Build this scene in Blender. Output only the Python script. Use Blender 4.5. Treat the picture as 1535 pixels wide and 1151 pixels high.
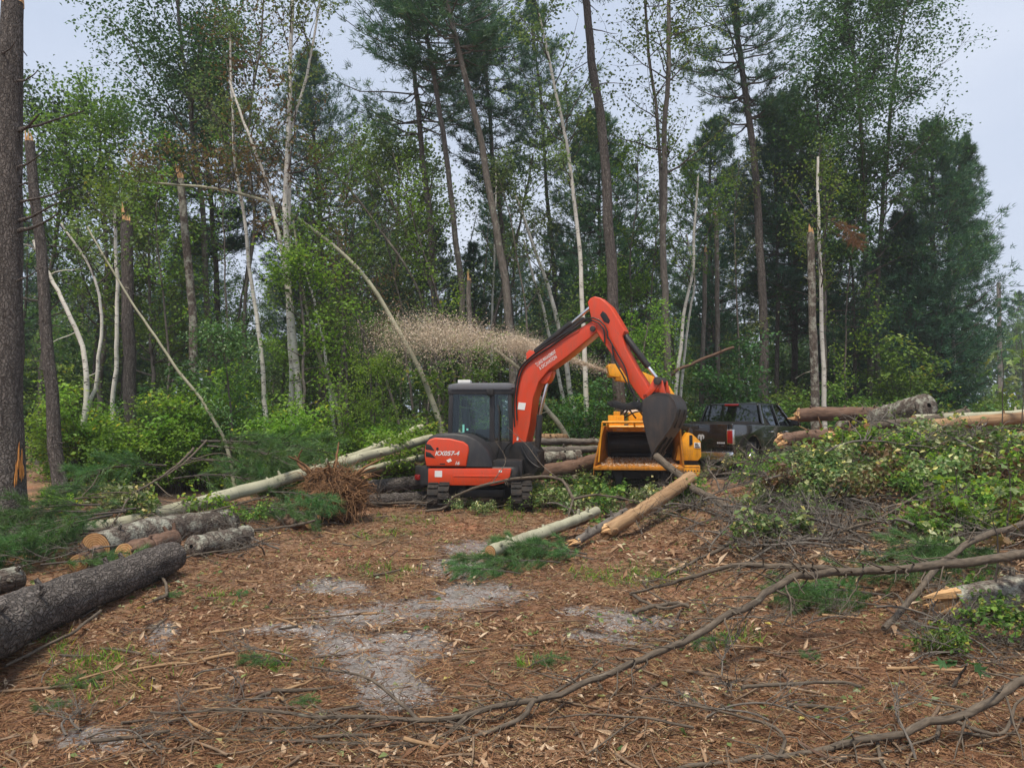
import bpy, bmesh, math, random
import numpy as np
from mathutils import Vector, Matrix

PI = math.pi
scene = bpy.context.scene
col = scene.collection
for o in list(bpy.data.objects):
    bpy.data.objects.remove(o)

# ------------------------------------------------------------------ camera
F, CX, CY, HZ, EYE = 1150.0, 767.5, 575.5, 636.0, 1.65
PITCH = math.atan((HZ - CY) / F)
cam = bpy.data.cameras.new('camera')
cam.sensor_fit = 'HORIZONTAL'
cam.sensor_width = 36.0
cam.lens = 36.0 * F / 1535.0
cam.clip_start = 0.05
cam.clip_end = 2000.0
cam_ob = bpy.data.objects.new('camera', cam)
cam_ob.location = (0, 0, EYE)
cam_ob.rotation_euler = (PI / 2 + PITCH, 0, 0)
col.objects.link(cam_ob)
scene.camera = cam_ob

# ------------------------------------------------------------------ sky, sun, exposure
SUN_EL, SUN_AZ = math.radians(68), math.radians(200)     # azimuth clockwise from +Y
world = bpy.data.worlds.new('World')
scene.world = world
world.use_nodes = True
wn, wl = world.node_tree.nodes, world.node_tree.links
wn.clear()
w_out = wn.new('ShaderNodeOutputWorld')
w_bg = wn.new('ShaderNodeBackground')
w_bg.inputs['Strength'].default_value = 0.050
w_sky = wn.new('ShaderNodeTexSky')
w_sky.sky_type = 'NISHITA'
w_sky.sun_disc = False
w_sky.sun_elevation = SUN_EL
w_sky.sun_rotation = SUN_AZ
w_sky.air_density = 1.0
w_sky.dust_density = 3.0
w_tc = wn.new('ShaderNodeTexCoord')
w_map = wn.new('ShaderNodeMapping')
w_map.inputs['Scale'].default_value = (1.0, 1.0, 2.6)
w_noise = wn.new('ShaderNodeTexNoise')
w_noise.inputs['Scale'].default_value = 1.3
w_noise.inputs['Detail'].default_value = 4.0
w_ramp = wn.new('ShaderNodeValToRGB')
w_ramp.color_ramp.elements[0].position = 0.3
w_ramp.color_ramp.elements[0].color = (3.4, 4.05, 5.25, 1)
w_ramp.color_ramp.elements[1].position = 0.72
w_ramp.color_ramp.elements[1].color = (5.2, 5.6, 6.45, 1)
w_mix = wn.new('ShaderNodeMixRGB')
w_mix.inputs['Fac'].default_value = 0.9
wl.new(w_tc.outputs['Generated'], w_map.inputs['Vector'])
wl.new(w_map.outputs['Vector'], w_noise.inputs['Vector'])
wl.new(w_noise.outputs['Fac'], w_ramp.inputs['Fac'])
wl.new(w_sky.outputs['Color'], w_mix.inputs['Color1'])
wl.new(w_ramp.outputs['Color'], w_mix.inputs['Color2'])
wl.new(w_mix.outputs['Color'], w_bg.inputs['Color'])
wl.new(w_bg.outputs['Background'], w_out.inputs['Surface'])

sun = bpy.data.lights.new('sun', 'SUN')
sun.energy = 1.5
sun.angle = math.radians(10)
sun.color = (1.0, 0.91, 0.77)
sun_ob = bpy.data.objects.new('sun', sun)
sun_dir = Vector((math.sin(SUN_AZ) * math.cos(SUN_EL), math.cos(SUN_AZ) * math.cos(SUN_EL), math.sin(SUN_EL)))
sun_ob.rotation_euler = sun_dir.to_track_quat('Z', 'Y').to_euler()
sun_ob.location = (0, 0, 40)
col.objects.link(sun_ob)

scene.view_settings.view_transform = 'Standard'
scene.view_settings.look = 'None'
scene.view_settings.exposure = 1.66
scene.view_settings.gamma = 1.0
scene.view_settings.use_curve_mapping = False
scene.render.engine = 'CYCLES'
cy = scene.cycles
cy.use_denoising = True
cy.max_bounces = 6
cy.diffuse_bounces = 3
cy.glossy_bounces = 3
cy.transmission_bounces = 4
cy.transparent_max_bounces = 6
cy.caustics_reflective = False
cy.caustics_refractive = False
cy.sample_clamp_indirect = 4.0

# ------------------------------------------------------------------ pixel -> place
_c, _s = math.cos(PITCH), math.sin(PITCH)
def ray(px, py):
    a, b = (px - CX) / F, -(py - CY) / F
    return np.array([a, _c - b * _s, _s + b * _c])     # world direction
def at(px, py, Y):
    d = ray(px, py)
    k = Y / d[1]
    return np.array([d[0] * k, Y, EYE + d[2] * k])

# ------------------------------------------------------------------ noise
def _hash(ix, iy, seed):
    h = (ix.astype(np.int64) * 374761393 + iy.astype(np.int64) * 668265263 + seed * 1442695041) & 0x7fffffff
    h = ((h ^ (h >> 13)) * 1274126177) & 0x7fffffff
    h = h ^ (h >> 16)
    return (h & 0xffff) / 65535.0
def vnoise(x, y, seed=0):
    x, y = np.asarray(x, float), np.asarray(y, float)
    ix, iy = np.floor(x), np.floor(y)
    fx, fy = x - ix, y - iy
    fx, fy = fx * fx * (3 - 2 * fx), fy * fy * (3 - 2 * fy)
    a, b = _hash(ix, iy, seed), _hash(ix + 1, iy, seed)
    c, d = _hash(ix, iy + 1, seed), _hash(ix + 1, iy + 1, seed)
    return (a * (1 - fx) + b * fx) * (1 - fy) + (c * (1 - fx) + d * fx) * fy
def fbm(x, y, seed=0, octv=4):
    s, amp, tot = 0.0, 1.0, 0.0
    for i in range(octv):
        s = s + amp * vnoise(np.asarray(x) * 2 ** i, np.asarray(y) * 2 ** i, seed + i * 17)
        tot += amp
        amp *= 0.5
    return s / tot
def sstep(a, b, x):
    t = np.clip((np.asarray(x, float) - a) / (b - a), 0, 1)
    return t * t * (3 - 2 * t)

# ------------------------------------------------------------------ terrain
MOUNDS = [(4.3, 12.6, 1.9, 1.7, .50), (7.4, 13.8, 2.3, 2.0, .95), (10.6, 14.8, 2.6, 2.2, 1.0), (8.4, 17.0, 2.0, 1.1, .7), (6.2, 10.2, 2.0, 1.6, .38),
          (4.6, 8.2, 1.3, 1.0, .16), (-5.6, 11.0, 1.8, 2.5, .25), (-3.6, 15.0, 1.6, 1.8, .2)]
def gz(x, y):
    x, y = np.asarray(x, float), np.asarray(y, float)
    z = 0.30 * sstep(15.5, 19.5, y) + 0.16 * (fbm(x * .35, y * .35, 3, 3) - .5)
    for mx, my, sx, sy, h in MOUNDS:
        z = z + h * np.exp(-((x - mx) / sx) ** 2 - ((y - my) / sy) ** 2)
    near = 1 - sstep(18, 30, np.hypot(x, y))
    z = z + near * (0.075 * (fbm(x * 1.6, y * 1.6, 11, 3) - .5) + 0.04 * (fbm(x * 5.5, y * 5.5, 23, 3) - .5))
    far = sstep(60, 160, np.hypot(x, y))
    return z + far * 0.0
_K = np.geomspace(2.2, 90, 1400)
def gpt(px, py, dz=0.0):
    """first place where the sight line meets the ground"""
    d = ray(px, py)
    d = d / d[1]
    P = d[None] * _K[:, None]
    h = EYE + P[:, 2] - gz(P[:, 0], P[:, 1]) - dz
    i = np.argmax(h < 0) if (h < 0).any() else len(_K) - 1
    p = P[i]
    return np.array([p[0], p[1], float(gz(p[0], p[1])) + dz])

# ------------------------------------------------------------------ materials
def new_mat(name):
    m = bpy.data.materials.new(name)
    m.use_nodes = True
    nt = m.node_tree
    nt.nodes.clear()
    out = nt.nodes.new('ShaderNodeOutputMaterial')
    return m, nt, out
def nd(nt, typ, **kw):
    n = nt.nodes.new(typ)
    for k, v in kw.items():
        if k.startswith('_'):
            setattr(n, k[1:], v)
        else:
            n.inputs[k.replace('__', ' ')].default_value = v
    return n
def c4(c):
    return (c[0], c[1], c[2], 1.0)
def ramp(nt, stops, interp='LINEAR'):
    r = nt.nodes.new('ShaderNodeValToRGB')
    r.color_ramp.interpolation = interp
    while len(r.color_ramp.elements) < len(stops):
        r.color_ramp.elements.new(0.5)
    for e, (p, c) in zip(r.color_ramp.elements, stops):
        e.position = p
        e.color = c4(c) if hasattr(c, '__len__') else (c, c, c, 1)
    return r
def mixc(nt, fac, a, b, mode='MIX'):
    m = nt.nodes.new('ShaderNodeMixRGB')
    m.blend_type = mode
    for s, v in zip(('Fac', 'Color1', 'Color2'), (fac, a, b)):
        if hasattr(v, 'is_linked') or hasattr(v, 'links'):
            nt.links.new(v, m.inputs[s])
        elif s == 'Fac':
            m.inputs[s].default_value = v
        else:
            m.inputs[s].default_value = c4(v)
    return m.outputs['Color']
def noise(nt, vec, scale, detail=4.0, rough=.55, dist=0.0):
    n = nd(nt, 'ShaderNodeTexNoise', Scale=scale, Detail=detail, Roughness=rough, Distortion=dist)
    nt.links.new(vec, n.inputs['Vector'])
    return n.outputs['Fac']
def mapping(nt, vec, scale):
    m = nd(nt, 'ShaderNodeMapping')
    m.inputs['Scale'].default_value = scale
    nt.links.new(vec, m.inputs['Vector'])
    return m.outputs['Vector']
def math_(nt, op, a, b=None):
    m = nt.nodes.new('ShaderNodeMath')
    m.operation = op
    for i, v in enumerate((a, b)):
        if v is None:
            continue
        if isinstance(v, (int, float)):
            m.inputs[i].default_value = v
        else:
            nt.links.new(v, m.inputs[i])
    return m.outputs[0]
def attr(nt, name, vector=False):
    a = nt.nodes.new('ShaderNodeAttribute')
    a.attribute_name = name
    return a.outputs['Vector'] if vector else a.outputs['Fac']
def bump(nt, height, strength, dist):
    b = nd(nt, 'ShaderNodeBump', Strength=strength, Distance=dist)
    nt.links.new(height, b.inputs['Height'])
    return b.outputs['Normal']
def principled(nt, out, color, rough=.6, spec=.3, metal=0.0, normal=None, coat=0.0):
    p = nt.nodes.new('ShaderNodeBsdfPrincipled')
    for s, v in (('Base Color', color), ('Roughness', rough), ('Metallic', metal), ('Specular IOR Level', spec), ('Coat Weight', coat)):
        if hasattr(v, 'links'):
            nt.links.new(v, p.inputs[s])
        elif s == 'Base Color':
            p.inputs[s].default_value = c4(v)
        else:
            p.inputs[s].default_value = v
    if normal is not None:
        nt.links.new(normal, p.inputs['Normal'])
    if out is not None:
        nt.links.new(p.outputs[0], out.inputs['Surface'])
    return p
def coord(nt, which='Object'):
    return nt.nodes.new('ShaderNodeTexCoord').outputs[which]

def leaf_mat(name, stops, trans=.35, rough=.5, spec=.25, objvar=.35):
    """leaf or needle: colour by a per-leaf number, a little shift per plant, light passing through"""
    m, nt, out = new_mat(name)
    r = ramp(nt, stops)
    nt.links.new(attr(nt, 'rnd'), r.inputs['Fac'])
    oi = nt.nodes.new('ShaderNodeObjectInfo')
    hs = nd(nt, 'ShaderNodeHueSaturation')
    nt.links.new(r.outputs['Color'], hs.inputs['Color'])
    nt.links.new(math_(nt, 'ADD', math_(nt, 'MULTIPLY', oi.outputs['Random'], objvar), 1 - objvar / 2), hs.inputs['Value'])
    nt.links.new(math_(nt, 'ADD', math_(nt, 'MULTIPLY', oi.outputs['Random'], .03), .485), hs.inputs['Hue'])
    p = principled(nt, None, hs.outputs['Color'], rough, spec)
    t = nt.nodes.new('ShaderNodeBsdfTranslucent')
    bright = mixc(nt, 1.0, hs.outputs['Color'], (1.25, 1.3, .8), 'MULTIPLY')
    nt.links.new(bright, t.inputs['Color'])
    mx = nd(nt, 'ShaderNodeMixShader', Fac=trans)
    nt.links.new(p.outputs[0], mx.inputs[1])
    nt.links.new(t.outputs[0], mx.inputs[2])
    nt.links.new(mx.outputs[0], out.inputs['Surface'])
    return m

def bark_mat(name, dark, light, lichen=None, sx=14, sz=4, bstr=.6, bdist=.02, lich_amt=.55, plates=0.0):
    """bark in the log's own coordinates (tc: across, across, along)"""
    m, nt, out = new_mat(name)
    tc = attr(nt, 'tc', True)
    v = mapping(nt, tc, (sx, sx, sz))
    n1 = noise(nt, v, 1.0, 6, .65, .4)
    base = ramp(nt, [(.3, dark), (.68, light)])
    nt.links.new(n1, base.inputs['Fac'])
    colr = base.outputs['Color']
    big = noise(nt, tc, 1.3, 3)
    colr = mixc(nt, math_(nt, 'MULTIPLY', big, .5), colr, tuple(.6 * d for d in dark))
    h = n1
    if plates > 0:
        vo = nd(nt, 'ShaderNodeTexVoronoi', Scale=1.0)
        vo.feature = 'DISTANCE_TO_EDGE'
        wob = nd(nt, 'ShaderNodeTexNoise', Scale=7.0, Detail=4.0)
        nt.links.new(tc, wob.inputs['Vector'])
        av = nt.nodes.new('ShaderNodeVectorMath'); av.operation = 'MULTIPLY_ADD'
        nt.links.new(wob.outputs['Color'], av.inputs[0])
        av.inputs[1].default_value = (.16, .16, .3)
        nt.links.new(tc, av.inputs[2])
        nt.links.new(mapping(nt, av.outputs[0], (plates, plates, plates * .4)), vo.inputs['Vector'])
        crack = ramp(nt, [(.0, 0.45), (.20, 1.0)])
        nt.links.new(vo.outputs['Distance'], crack.inputs['Fac'])
        colr = mixc(nt, crack.outputs['Color'], tuple(.4 * d for d in dark), colr)
        h = math_(nt, 'ADD', math_(nt, 'MULTIPLY', n1, .5), crack.outputs['Color'])
    if lichen is not None:
        ln = noise(nt, tc, 5.5, 6, .7)
        lr = ramp(nt, [(lich_amt - .03, 0.0), (lich_amt + .10, 1.0)])
        nt.links.new(ln, lr.inputs['Fac'])
        colr = mixc(nt, math_(nt, 'MULTIPLY', lr.outputs['Color'], .6), colr, lichen)
    principled(nt, out, colr, .85, .2, normal=bump(nt, h, bstr, bdist))
    return m

def birch_mat(name, white=(.66, .64, .58), tint=(.46, .44, .37), dark=(.05, .045, .04), amt=.60):
    m, nt, out = new_mat(name)
    tc = attr(nt, 'tc', True)
    n1 = noise(nt, mapping(nt, tc, (5, 5, 26)), 1.0, 4, .6)
    r1 = ramp(nt, [(amt, 0.0), (amt + .05, 1.0)])
    nt.links.new(n1, r1.inputs['Fac'])
    n2 = noise(nt, tc, 2.0, 4)
    base = ramp(nt, [(.35, tint), (.65, white)])
    nt.links.new(n2, base.inputs['Fac'])
    n3 = noise(nt, mapping(nt, tc, (9, 9, 6)), 1.0, 5, .7)
    r3 = ramp(nt, [(.62, 0.0), (.68, 1.0)])
    nt.links.new(n3, r3.inputs['Fac'])
    colr = mixc(nt, r1.outputs['Color'], base.outputs['Color'], dark)
    colr = mixc(nt, math_(nt, 'MULTIPLY', r3.outputs['Color'], .75), colr, dark)
    principled(nt, out, colr, .7, .25, normal=bump(nt, n1, .3, .01))
    return m

def plain(name, color, rough=.5, spec=.4, metal=0.0, dirt=(.09, .06, .04), dirt_amt=.35, scale=3.0, coat=0.0, bmp=.05):
    """painted or bare stuff with a little dust, streaks and uneven gloss"""
    m, nt, out = new_mat(name)
    oc = coord(nt)
    n1 = noise(nt, oc, scale, 6, .65)
    n2 = noise(nt, mapping(nt, oc, (14, 14, 2.5)), 1.0, 4, .6)
    f = math_(nt, 'MULTIPLY', n1, n2)
    r = ramp(nt, [(.2, 0.0), (.48, 1.0)])
    nt.links.new(f, r.inputs['Fac'])
    colr = mixc(nt, math_(nt, 'MULTIPLY', r.outputs['Color'], dirt_amt), color, dirt)
    n3 = noise(nt, mapping(nt, oc, (30, 30, 9)), 1.0, 6, .75)
    sp = ramp(nt, [(.60, 0.0), (.68, 1.0)])
    nt.links.new(n3, sp.inputs['Fac'])
    colr = mixc(nt, math_(nt, 'MULTIPLY', sp.outputs['Color'], min(1.0, dirt_amt * 1.3)), colr, tuple(.75 * d for d in dirt))
    rg = math_(nt, 'ADD', math_(nt, 'MULTIPLY', n1, .35), rough - .15)
    principled(nt, out, colr, rg, spec, metal, normal=bump(nt, noise(nt, oc, 60, 3), bmp, .004), coat=coat)
    return m

MAT = {}
MAT['bark_pine'] = bark_mat('bark_pine', (.060, .050, .045), (.26, .228, .205), (.30, .31, .26), 24, 6, 1.0, .03, .66, plates=30)
MAT['bark_grey'] = bark_mat('bark_grey', (.06, .052, .045), (.24, .21, .18), (.36, .38, .30), 22, 5, .6, .015, .60)
MAT['bark_lichen'] = bark_mat('bark_lichen', (.07, .055, .045), (.22, .18, .15), (.45, .46, .38), 16, 4, .8, .02, .50, plates=26)
MAT['bark_red'] = bark_mat('bark_red', (.07, .042, .03), (.25, .155, .11), (.30, .29, .23), 18, 4, .7, .02, .68)
MAT['bark_aspen'] = birch_mat('bark_aspen', (.40, .39, .28), (.25, .24, .17), (.06, .055, .045), .63)
MAT['bark_birch'] = birch_mat('bark_birch')
MAT['bark_twig'] = bark_mat('bark_twig', (.040, .033, .029), (.15, .128, .110), None, 60, 10, .4, .004)
MAT['bark_limb'] = bark_mat('bark_limb', (.045, .036, .029), (.20, .160, .120), (.30, .31, .25), 45, 9, .5, .006, .64)
MAT['wood_peeled'] = bark_mat('wood_peeled', (.20, .115, .06), (.48, .32, .18), None, 20, 2.0, .4, .01)
MAT['wood_torn'] = bark_mat('wood_torn', (.50, .27, .11), (.78, .52, .28), None, 60, 5, .9, .02)

def cut_mat():
    m, nt, out = new_mat('wood_cut')
    tc = attr(nt, 'tc', True)
    ln = nd(nt, 'ShaderNodeVectorMath', _operation='LENGTH')
    nt.links.new(tc, ln.inputs[0])
    w = math_(nt, 'SINE', math_(nt, 'MULTIPLY', math_(nt, 'ADD', ln.outputs['Value'], math_(nt, 'MULTIPLY', noise(nt, tc, 9, 3), .03)), 260.0))
    r = ramp(nt, [(.0, (.22, .11, .05)), (.45, (.38, .20, .085)), (1.0, (.58, .36, .18))])
    nt.links.new(math_(nt, 'ADD', math_(nt, 'MULTIPLY', w, .25), noise(nt, tc, 12, 4)), r.inputs['Fac'])
    principled(nt, out, r.outputs['Color'], .8, .2, normal=bump(nt, w, .2, .003))
    return m
MAT['wood_cut'] = cut_mat()
def wood_chip_mat(name, stops):
    m, nt, out = new_mat(name)
    r = ramp(nt, stops)
    nt.links.new(attr(nt, 'rnd'), r.inputs['Fac'])
    n = noise(nt, coord(nt), 40, 3)
    colr = mixc(nt, math_(nt, 'MULTIPLY', n, .5), r.outputs['Color'], (.10, .06, .04))
    principled(nt, out, colr, .8, .2)
    return m
MAT['litter'] = wood_chip_mat('litter', [(0, (.06, .033, .021)), (.28, (.19, .095, .05)), (.55, (.38, .24, .14)), (.82, (.58, .44, .30)), (1, (.74, .62, .47))])
MAT['needle_litter'] = wood_chip_mat('needle_litter', [(0, (.09, .042, .023)), (.5, (.235, .110, .052)), (.85, (.35, .20, .10)), (1, (.34, .29, .14))])
MAT['chips'] = wood_chip_mat('chips', [(0, (.55, .42, .29)), (.5, (.76, .62, .46)), (1, (.90, .80, .66))])
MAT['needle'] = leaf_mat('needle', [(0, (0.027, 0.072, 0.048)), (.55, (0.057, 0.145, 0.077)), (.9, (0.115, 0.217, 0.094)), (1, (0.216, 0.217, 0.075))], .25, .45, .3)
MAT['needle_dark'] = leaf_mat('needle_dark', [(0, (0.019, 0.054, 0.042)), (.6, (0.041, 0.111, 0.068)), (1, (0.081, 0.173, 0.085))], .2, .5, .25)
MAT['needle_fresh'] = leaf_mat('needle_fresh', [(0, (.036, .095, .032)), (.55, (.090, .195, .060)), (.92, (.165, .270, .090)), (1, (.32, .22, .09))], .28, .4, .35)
MAT['needle_dead'] = leaf_mat('needle_dead', [(0, (.10, .045, .022)), (1, (.30, .16, .08))], .25, .6, .2)
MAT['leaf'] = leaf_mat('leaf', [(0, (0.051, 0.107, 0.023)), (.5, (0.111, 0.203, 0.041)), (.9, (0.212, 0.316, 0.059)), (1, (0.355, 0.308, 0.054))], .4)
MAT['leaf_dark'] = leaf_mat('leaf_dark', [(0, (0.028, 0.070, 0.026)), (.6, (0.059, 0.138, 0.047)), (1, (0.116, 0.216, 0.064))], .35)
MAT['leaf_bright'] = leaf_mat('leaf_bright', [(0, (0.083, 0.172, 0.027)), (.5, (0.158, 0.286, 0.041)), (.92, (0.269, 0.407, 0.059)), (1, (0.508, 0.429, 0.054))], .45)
MAT['leaf_pale'] = leaf_mat('leaf_pale', [(0, (0.073, 0.127, 0.051)), (.6, (0.146, 0.210, 0.076)), (1, (0.259, 0.316, 0.112))], .4)
MAT['leaf_cut'] = leaf_mat('leaf_cut', [(0, (0.057, 0.116, 0.032)), (.4, (0.133, 0.206, 0.063)), (.72, (0.240, 0.290, 0.109)), (.92, (0.455, 0.484, 0.276)), (1, (0.632, 0.532, 0.149))], .35, .4, .35)
MAT['leaf_brown'] = leaf_mat('leaf_brown', [(0, (.09, .05, .025)), (.6, (.17, .10, .05)), (1, (.12, .13, .05))], .3)

# ------------------------------------------------------------------ mesh collector (numpy)
class G:
    def __init__(self):
        self.v, self.q, self.t, self.tc, self.rn = [], [], [], [], []
        self.mq, self.mt, self.sq, self.st = [], [], [], []
        self.n = 0
    def add(self, V, quads=None, tris=None, tc=None, rnd=None, mi=0, smooth=False):
        V = np.asarray(V, float).reshape(-1, 3)
        k = len(V)
        self.v.append(V)
        self.tc.append(V if tc is None else np.asarray(tc, float).reshape(-1, 3))
        self.rn.append(np.full(k, .5) if rnd is None else np.broadcast_to(np.asarray(rnd, float), (k,)))
        if quads is not None and len(quads):
            Q = np.asarray(quads, np.int64) + self.n
            self.q.append(Q); self.mq.append(np.full(len(Q), mi)); self.sq.append(np.full(len(Q), smooth))
        if tris is not None and len(tris):
            T = np.asarray(tris, np.int64) + self.n
            self.t.append(T); self.mt.append(np.full(len(T), mi)); self.st.append(np.full(len(T), smooth))
        self.n += k
        return self
    def tubes(self, P, R, sides=6, mi=0, rnd=.5, cap=False, smooth=True):
        """n tubes of k points: P (n,k,3), R (n,k)"""
        P = np.asarray(P, float)
        if P.ndim == 2:
            P = P[None]
        R = np.broadcast_to(np.asarray(R, float), P.shape[:2])
        n, k = P.shape[:2]
        T = np.gradient(P, axis=1) if k > 1 else P
        T = T / (np.linalg.norm(T, axis=2, keepdims=True) + 1e-9)
        mean = np.abs((P[:, -1] - P[:, 0]))
        vert = mean[:, 2] > .8 * np.linalg.norm(mean, axis=1)
        ref = np.where(vert[:, None], np.array([1., .13, 0]), np.array([.07, .05, 1.]))[:, None, :]
        U = np.cross(T, np.broadcast_to(ref, T.shape))
        U /= np.linalg.norm(U, axis=2, keepdims=True) + 1e-9
        W = np.cross(T, U)
        a = np.linspace(0, 2 * PI, sides, endpoint=False)
        ca, sa = np.cos(a), np.sin(a)
        V = P[:, :, None, :] + R[:, :, None, None] * (U[:, :, None, :] * ca[None, None, :, None] + W[:, :, None, :] * sa[None, None, :, None])
        L = np.concatenate([np.zeros((n, 1)), np.cumsum(np.linalg.norm(np.diff(P, axis=1), axis=2), axis=1)], 1)
        off = np.arange(n) * 7.31 % 50
        rr = R.mean(axis=1)[:, None, None]
        tc = np.stack([np.broadcast_to(rr * ca, (n, k, sides)) + off[:, None, None], np.broadcast_to(rr * sa, (n, k, sides)),
                       np.broadcast_to(L[:, :, None], (n, k, sides))], -1)
        i = np.arange(k - 1)[:, None] * sides
        j = np.arange(sides)[None]
        j2 = (j + 1) % sides
        q = np.stack([i + j, i + j2, i + sides + j2, i + sides + j], -1).reshape(-1, 4)
        Q = (q[None] + (np.arange(n) * k * sides)[:, None, None]).reshape(-1, 4)
        rn = np.repeat(np.broadcast_to(np.asarray(rnd, float), (n,)), k * sides)
        self.add(V.reshape(-1, 3), quads=Q, tc=tc.reshape(-1, 3), rnd=rn, mi=mi, smooth=smooth)
        if cap:
            for e in (0, k - 1):
                ring = V[:, e]
                ctr = ring.mean(axis=1, keepdims=True)
                VV = np.concatenate([ring, ctr], 1)
                b = np.arange(sides)
                t = np.stack([b, (b + 1) % sides, np.full(sides, sides)], -1)
                TT = (t[None] + (np.arange(n) * (sides + 1))[:, None, None]).reshape(-1, 3)
                tcc = (VV - ctr).reshape(-1, 3)
                self.add(VV.reshape(-1, 3), tris=TT, tc=tcc, mi=mi)
        return self
    def leaves(self, P, D, N, L, W, rnd, mi=0, fold=.18):
        """kite leaves: base P, direction D, normal N"""
        n = len(P)
        if n == 0:
            return self
        D = D / (np.linalg.norm(D, axis=1, keepdims=True) + 1e-9)
        S = np.cross(D, N); S /= np.linalg.norm(S, axis=1, keepdims=True) + 1e-9
        Nn = np.cross(S, D)
        L = np.broadcast_to(np.asarray(L, float), (n,))[:, None]
        W = np.broadcast_to(np.asarray(W, float), (n,))[:, None]
        a = P
        m = P + D * L * .45
        b = m + S * W * .5 + Nn * W * fold
        c = m - S * W * .5 + Nn * W * fold
        t = P + D * L - Nn * L * .12
        V = np.stack([a, b, t, c], 1).reshape(-1, 3)
        o = (np.arange(n) * 4)[:, None]
        T = np.concatenate([o + np.array([[0, 1, 2]]), o + np.array([[0, 2, 3]])], 0)
        return self.add(V, tris=T, rnd=np.repeat(np.broadcast_to(rnd, (n,)), 4), mi=mi)
    def needles(self, P, D, L, W, rnd, mi=0, seed=0):
        n = len(P)
        if n == 0:
            return self
        rg = np.random.default_rng(seed)
        D = D / (np.linalg.norm(D, axis=1, keepdims=True) + 1e-9)
        S = np.cross(D, rg.normal(size=(n, 3))); S /= np.linalg.norm(S, axis=1, keepdims=True) + 1e-9
        L = np.broadcast_to(np.asarray(L, float), (n,))[:, None]
        W = np.broadcast_to(np.asarray(W, float), (n,))[:, None]
        V = np.stack([P - S * W * .5, P + S * W * .5, P + D * L], 1).reshape(-1, 3)
        T = np.arange(3 * n).reshape(-1, 3)
        return self.add(V, tris=T, rnd=np.repeat(np.broadcast_to(rnd, (n,)), 3), mi=mi)
    def mesh(self, name, mats, origin=(0, 0, 0)):
        me = bpy.data.meshes.new(name)
        V = np.concatenate(self.v) - np.asarray(origin, float)
        nq = sum(len(x) for x in self.q)
        nt_ = sum(len(x) for x in self.t)
        Q = np.concatenate(self.q) if nq else np.zeros((0, 4), np.int64)
        T = np.concatenate(self.t) if nt_ else np.zeros((0, 3), np.int64)
        me.vertices.add(len(V))
        me.vertices.foreach_set('co', V.astype(np.float32).ravel())
        me.loops.add(4 * nq + 3 * nt_)
        me.polygons.add(nq + nt_)
        me.loops.foreach_set('vertex_index', np.concatenate([Q.ravel(), T.ravel()]).astype(np.int32))
        me.polygons.foreach_set('loop_start', np.concatenate([np.arange(nq) * 4, 4 * nq + np.arange(nt_) * 3]).astype(np.int32))
        me.polygons.foreach_set('material_index', np.concatenate([*self.mq, *self.mt]).astype(np.int32) if nq + nt_ else np.zeros(0, np.int32))
        me.polygons.foreach_set('use_smooth', np.concatenate([*self.sq, *self.st]).astype(bool))
        a = me.attributes.new('rnd', 'FLOAT', 'POINT')
        a.data.foreach_set('value', np.concatenate(self.rn).astype(np.float32))
        a = me.attributes.new('tc', 'FLOAT_VECTOR', 'POINT')
        a.data.foreach_set('vector', np.concatenate(self.tc).astype(np.float32).ravel())
        me.update(calc_edges=True)
        for m in (mats if isinstance(mats, (list, tuple)) else [mats]):
            me.materials.append(MAT[m] if isinstance(m, str) else m)
        return me

# ------------------------------------------------------------------ objects
def link(name, data, parent=None, loc=None):
    o = bpy.data.objects.new(name, data)
    col.objects.link(o)
    if parent is not None:
        o.parent = parent
    if loc is not None:
        o.location = loc
    return o
def tag(o, label=None, cat=None, group=None, kind=None):
    if label: o['label'] = label
    if cat: o['category'] = cat
    if group: o['group'] = group
    if kind: o['kind'] = kind
    return o
def thing(name, label, cat, loc=(0, 0, 0), group=None):
    o = link(name, None, None, tuple(float(c) for c in loc))
    o.empty_display_size = .2
    return tag(o, label, cat, group)
def copy_tree(o, parent=None):
    c = o.copy()
    col.objects.link(c)
    c.parent = parent
    for ch in list(o.children):
        copy_tree(ch, c)
    return c

def curve(pts, k=24, wob=0.0, seed=0):
    """smooth path through points, k samples"""
    P = np.asarray(pts, float)
    if len(P) == 2:
        P = np.stack([P[0], (P[0] + P[1]) / 2, P[1]])
    d = np.r_[0, np.cumsum(np.linalg.norm(np.diff(P, axis=0), axis=1))]
    ext = np.vstack([2 * P[0] - P[1], P, 2 * P[-1] - P[-2]])
    out = []
    for s in np.linspace(0, d[-1], k):
        i = min(max(np.searchsorted(d, s, 'right') - 1, 0), len(P) - 2)
        t = (s - d[i]) / max(d[i + 1] - d[i], 1e-9)
        p0, p1, p2, p3 = ext[i], ext[i + 1], ext[i + 2], ext[i + 3]
        out.append(.5 * ((2 * p1) + (p2 - p0) * t + (2 * p0 - 5 * p1 + 4 * p2 - p3) * t * t + (3 * p1 - p0 - 3 * p2 + p3) * t ** 3))
    out = np.array(out)
    if wob:
        rg = np.random.default_rng(seed)
        w = rg.normal(size=(k, 3)) * wob
        w = (w + np.roll(w, 1, 0) + np.roll(w, -1, 0)) / 2
        w[0] = 0
        out = out + w
    return out
def unit(v):
    v = np.asarray(v, float)
    return v / (np.linalg.norm(v, axis=-1, keepdims=True) + 1e-9)
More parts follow.
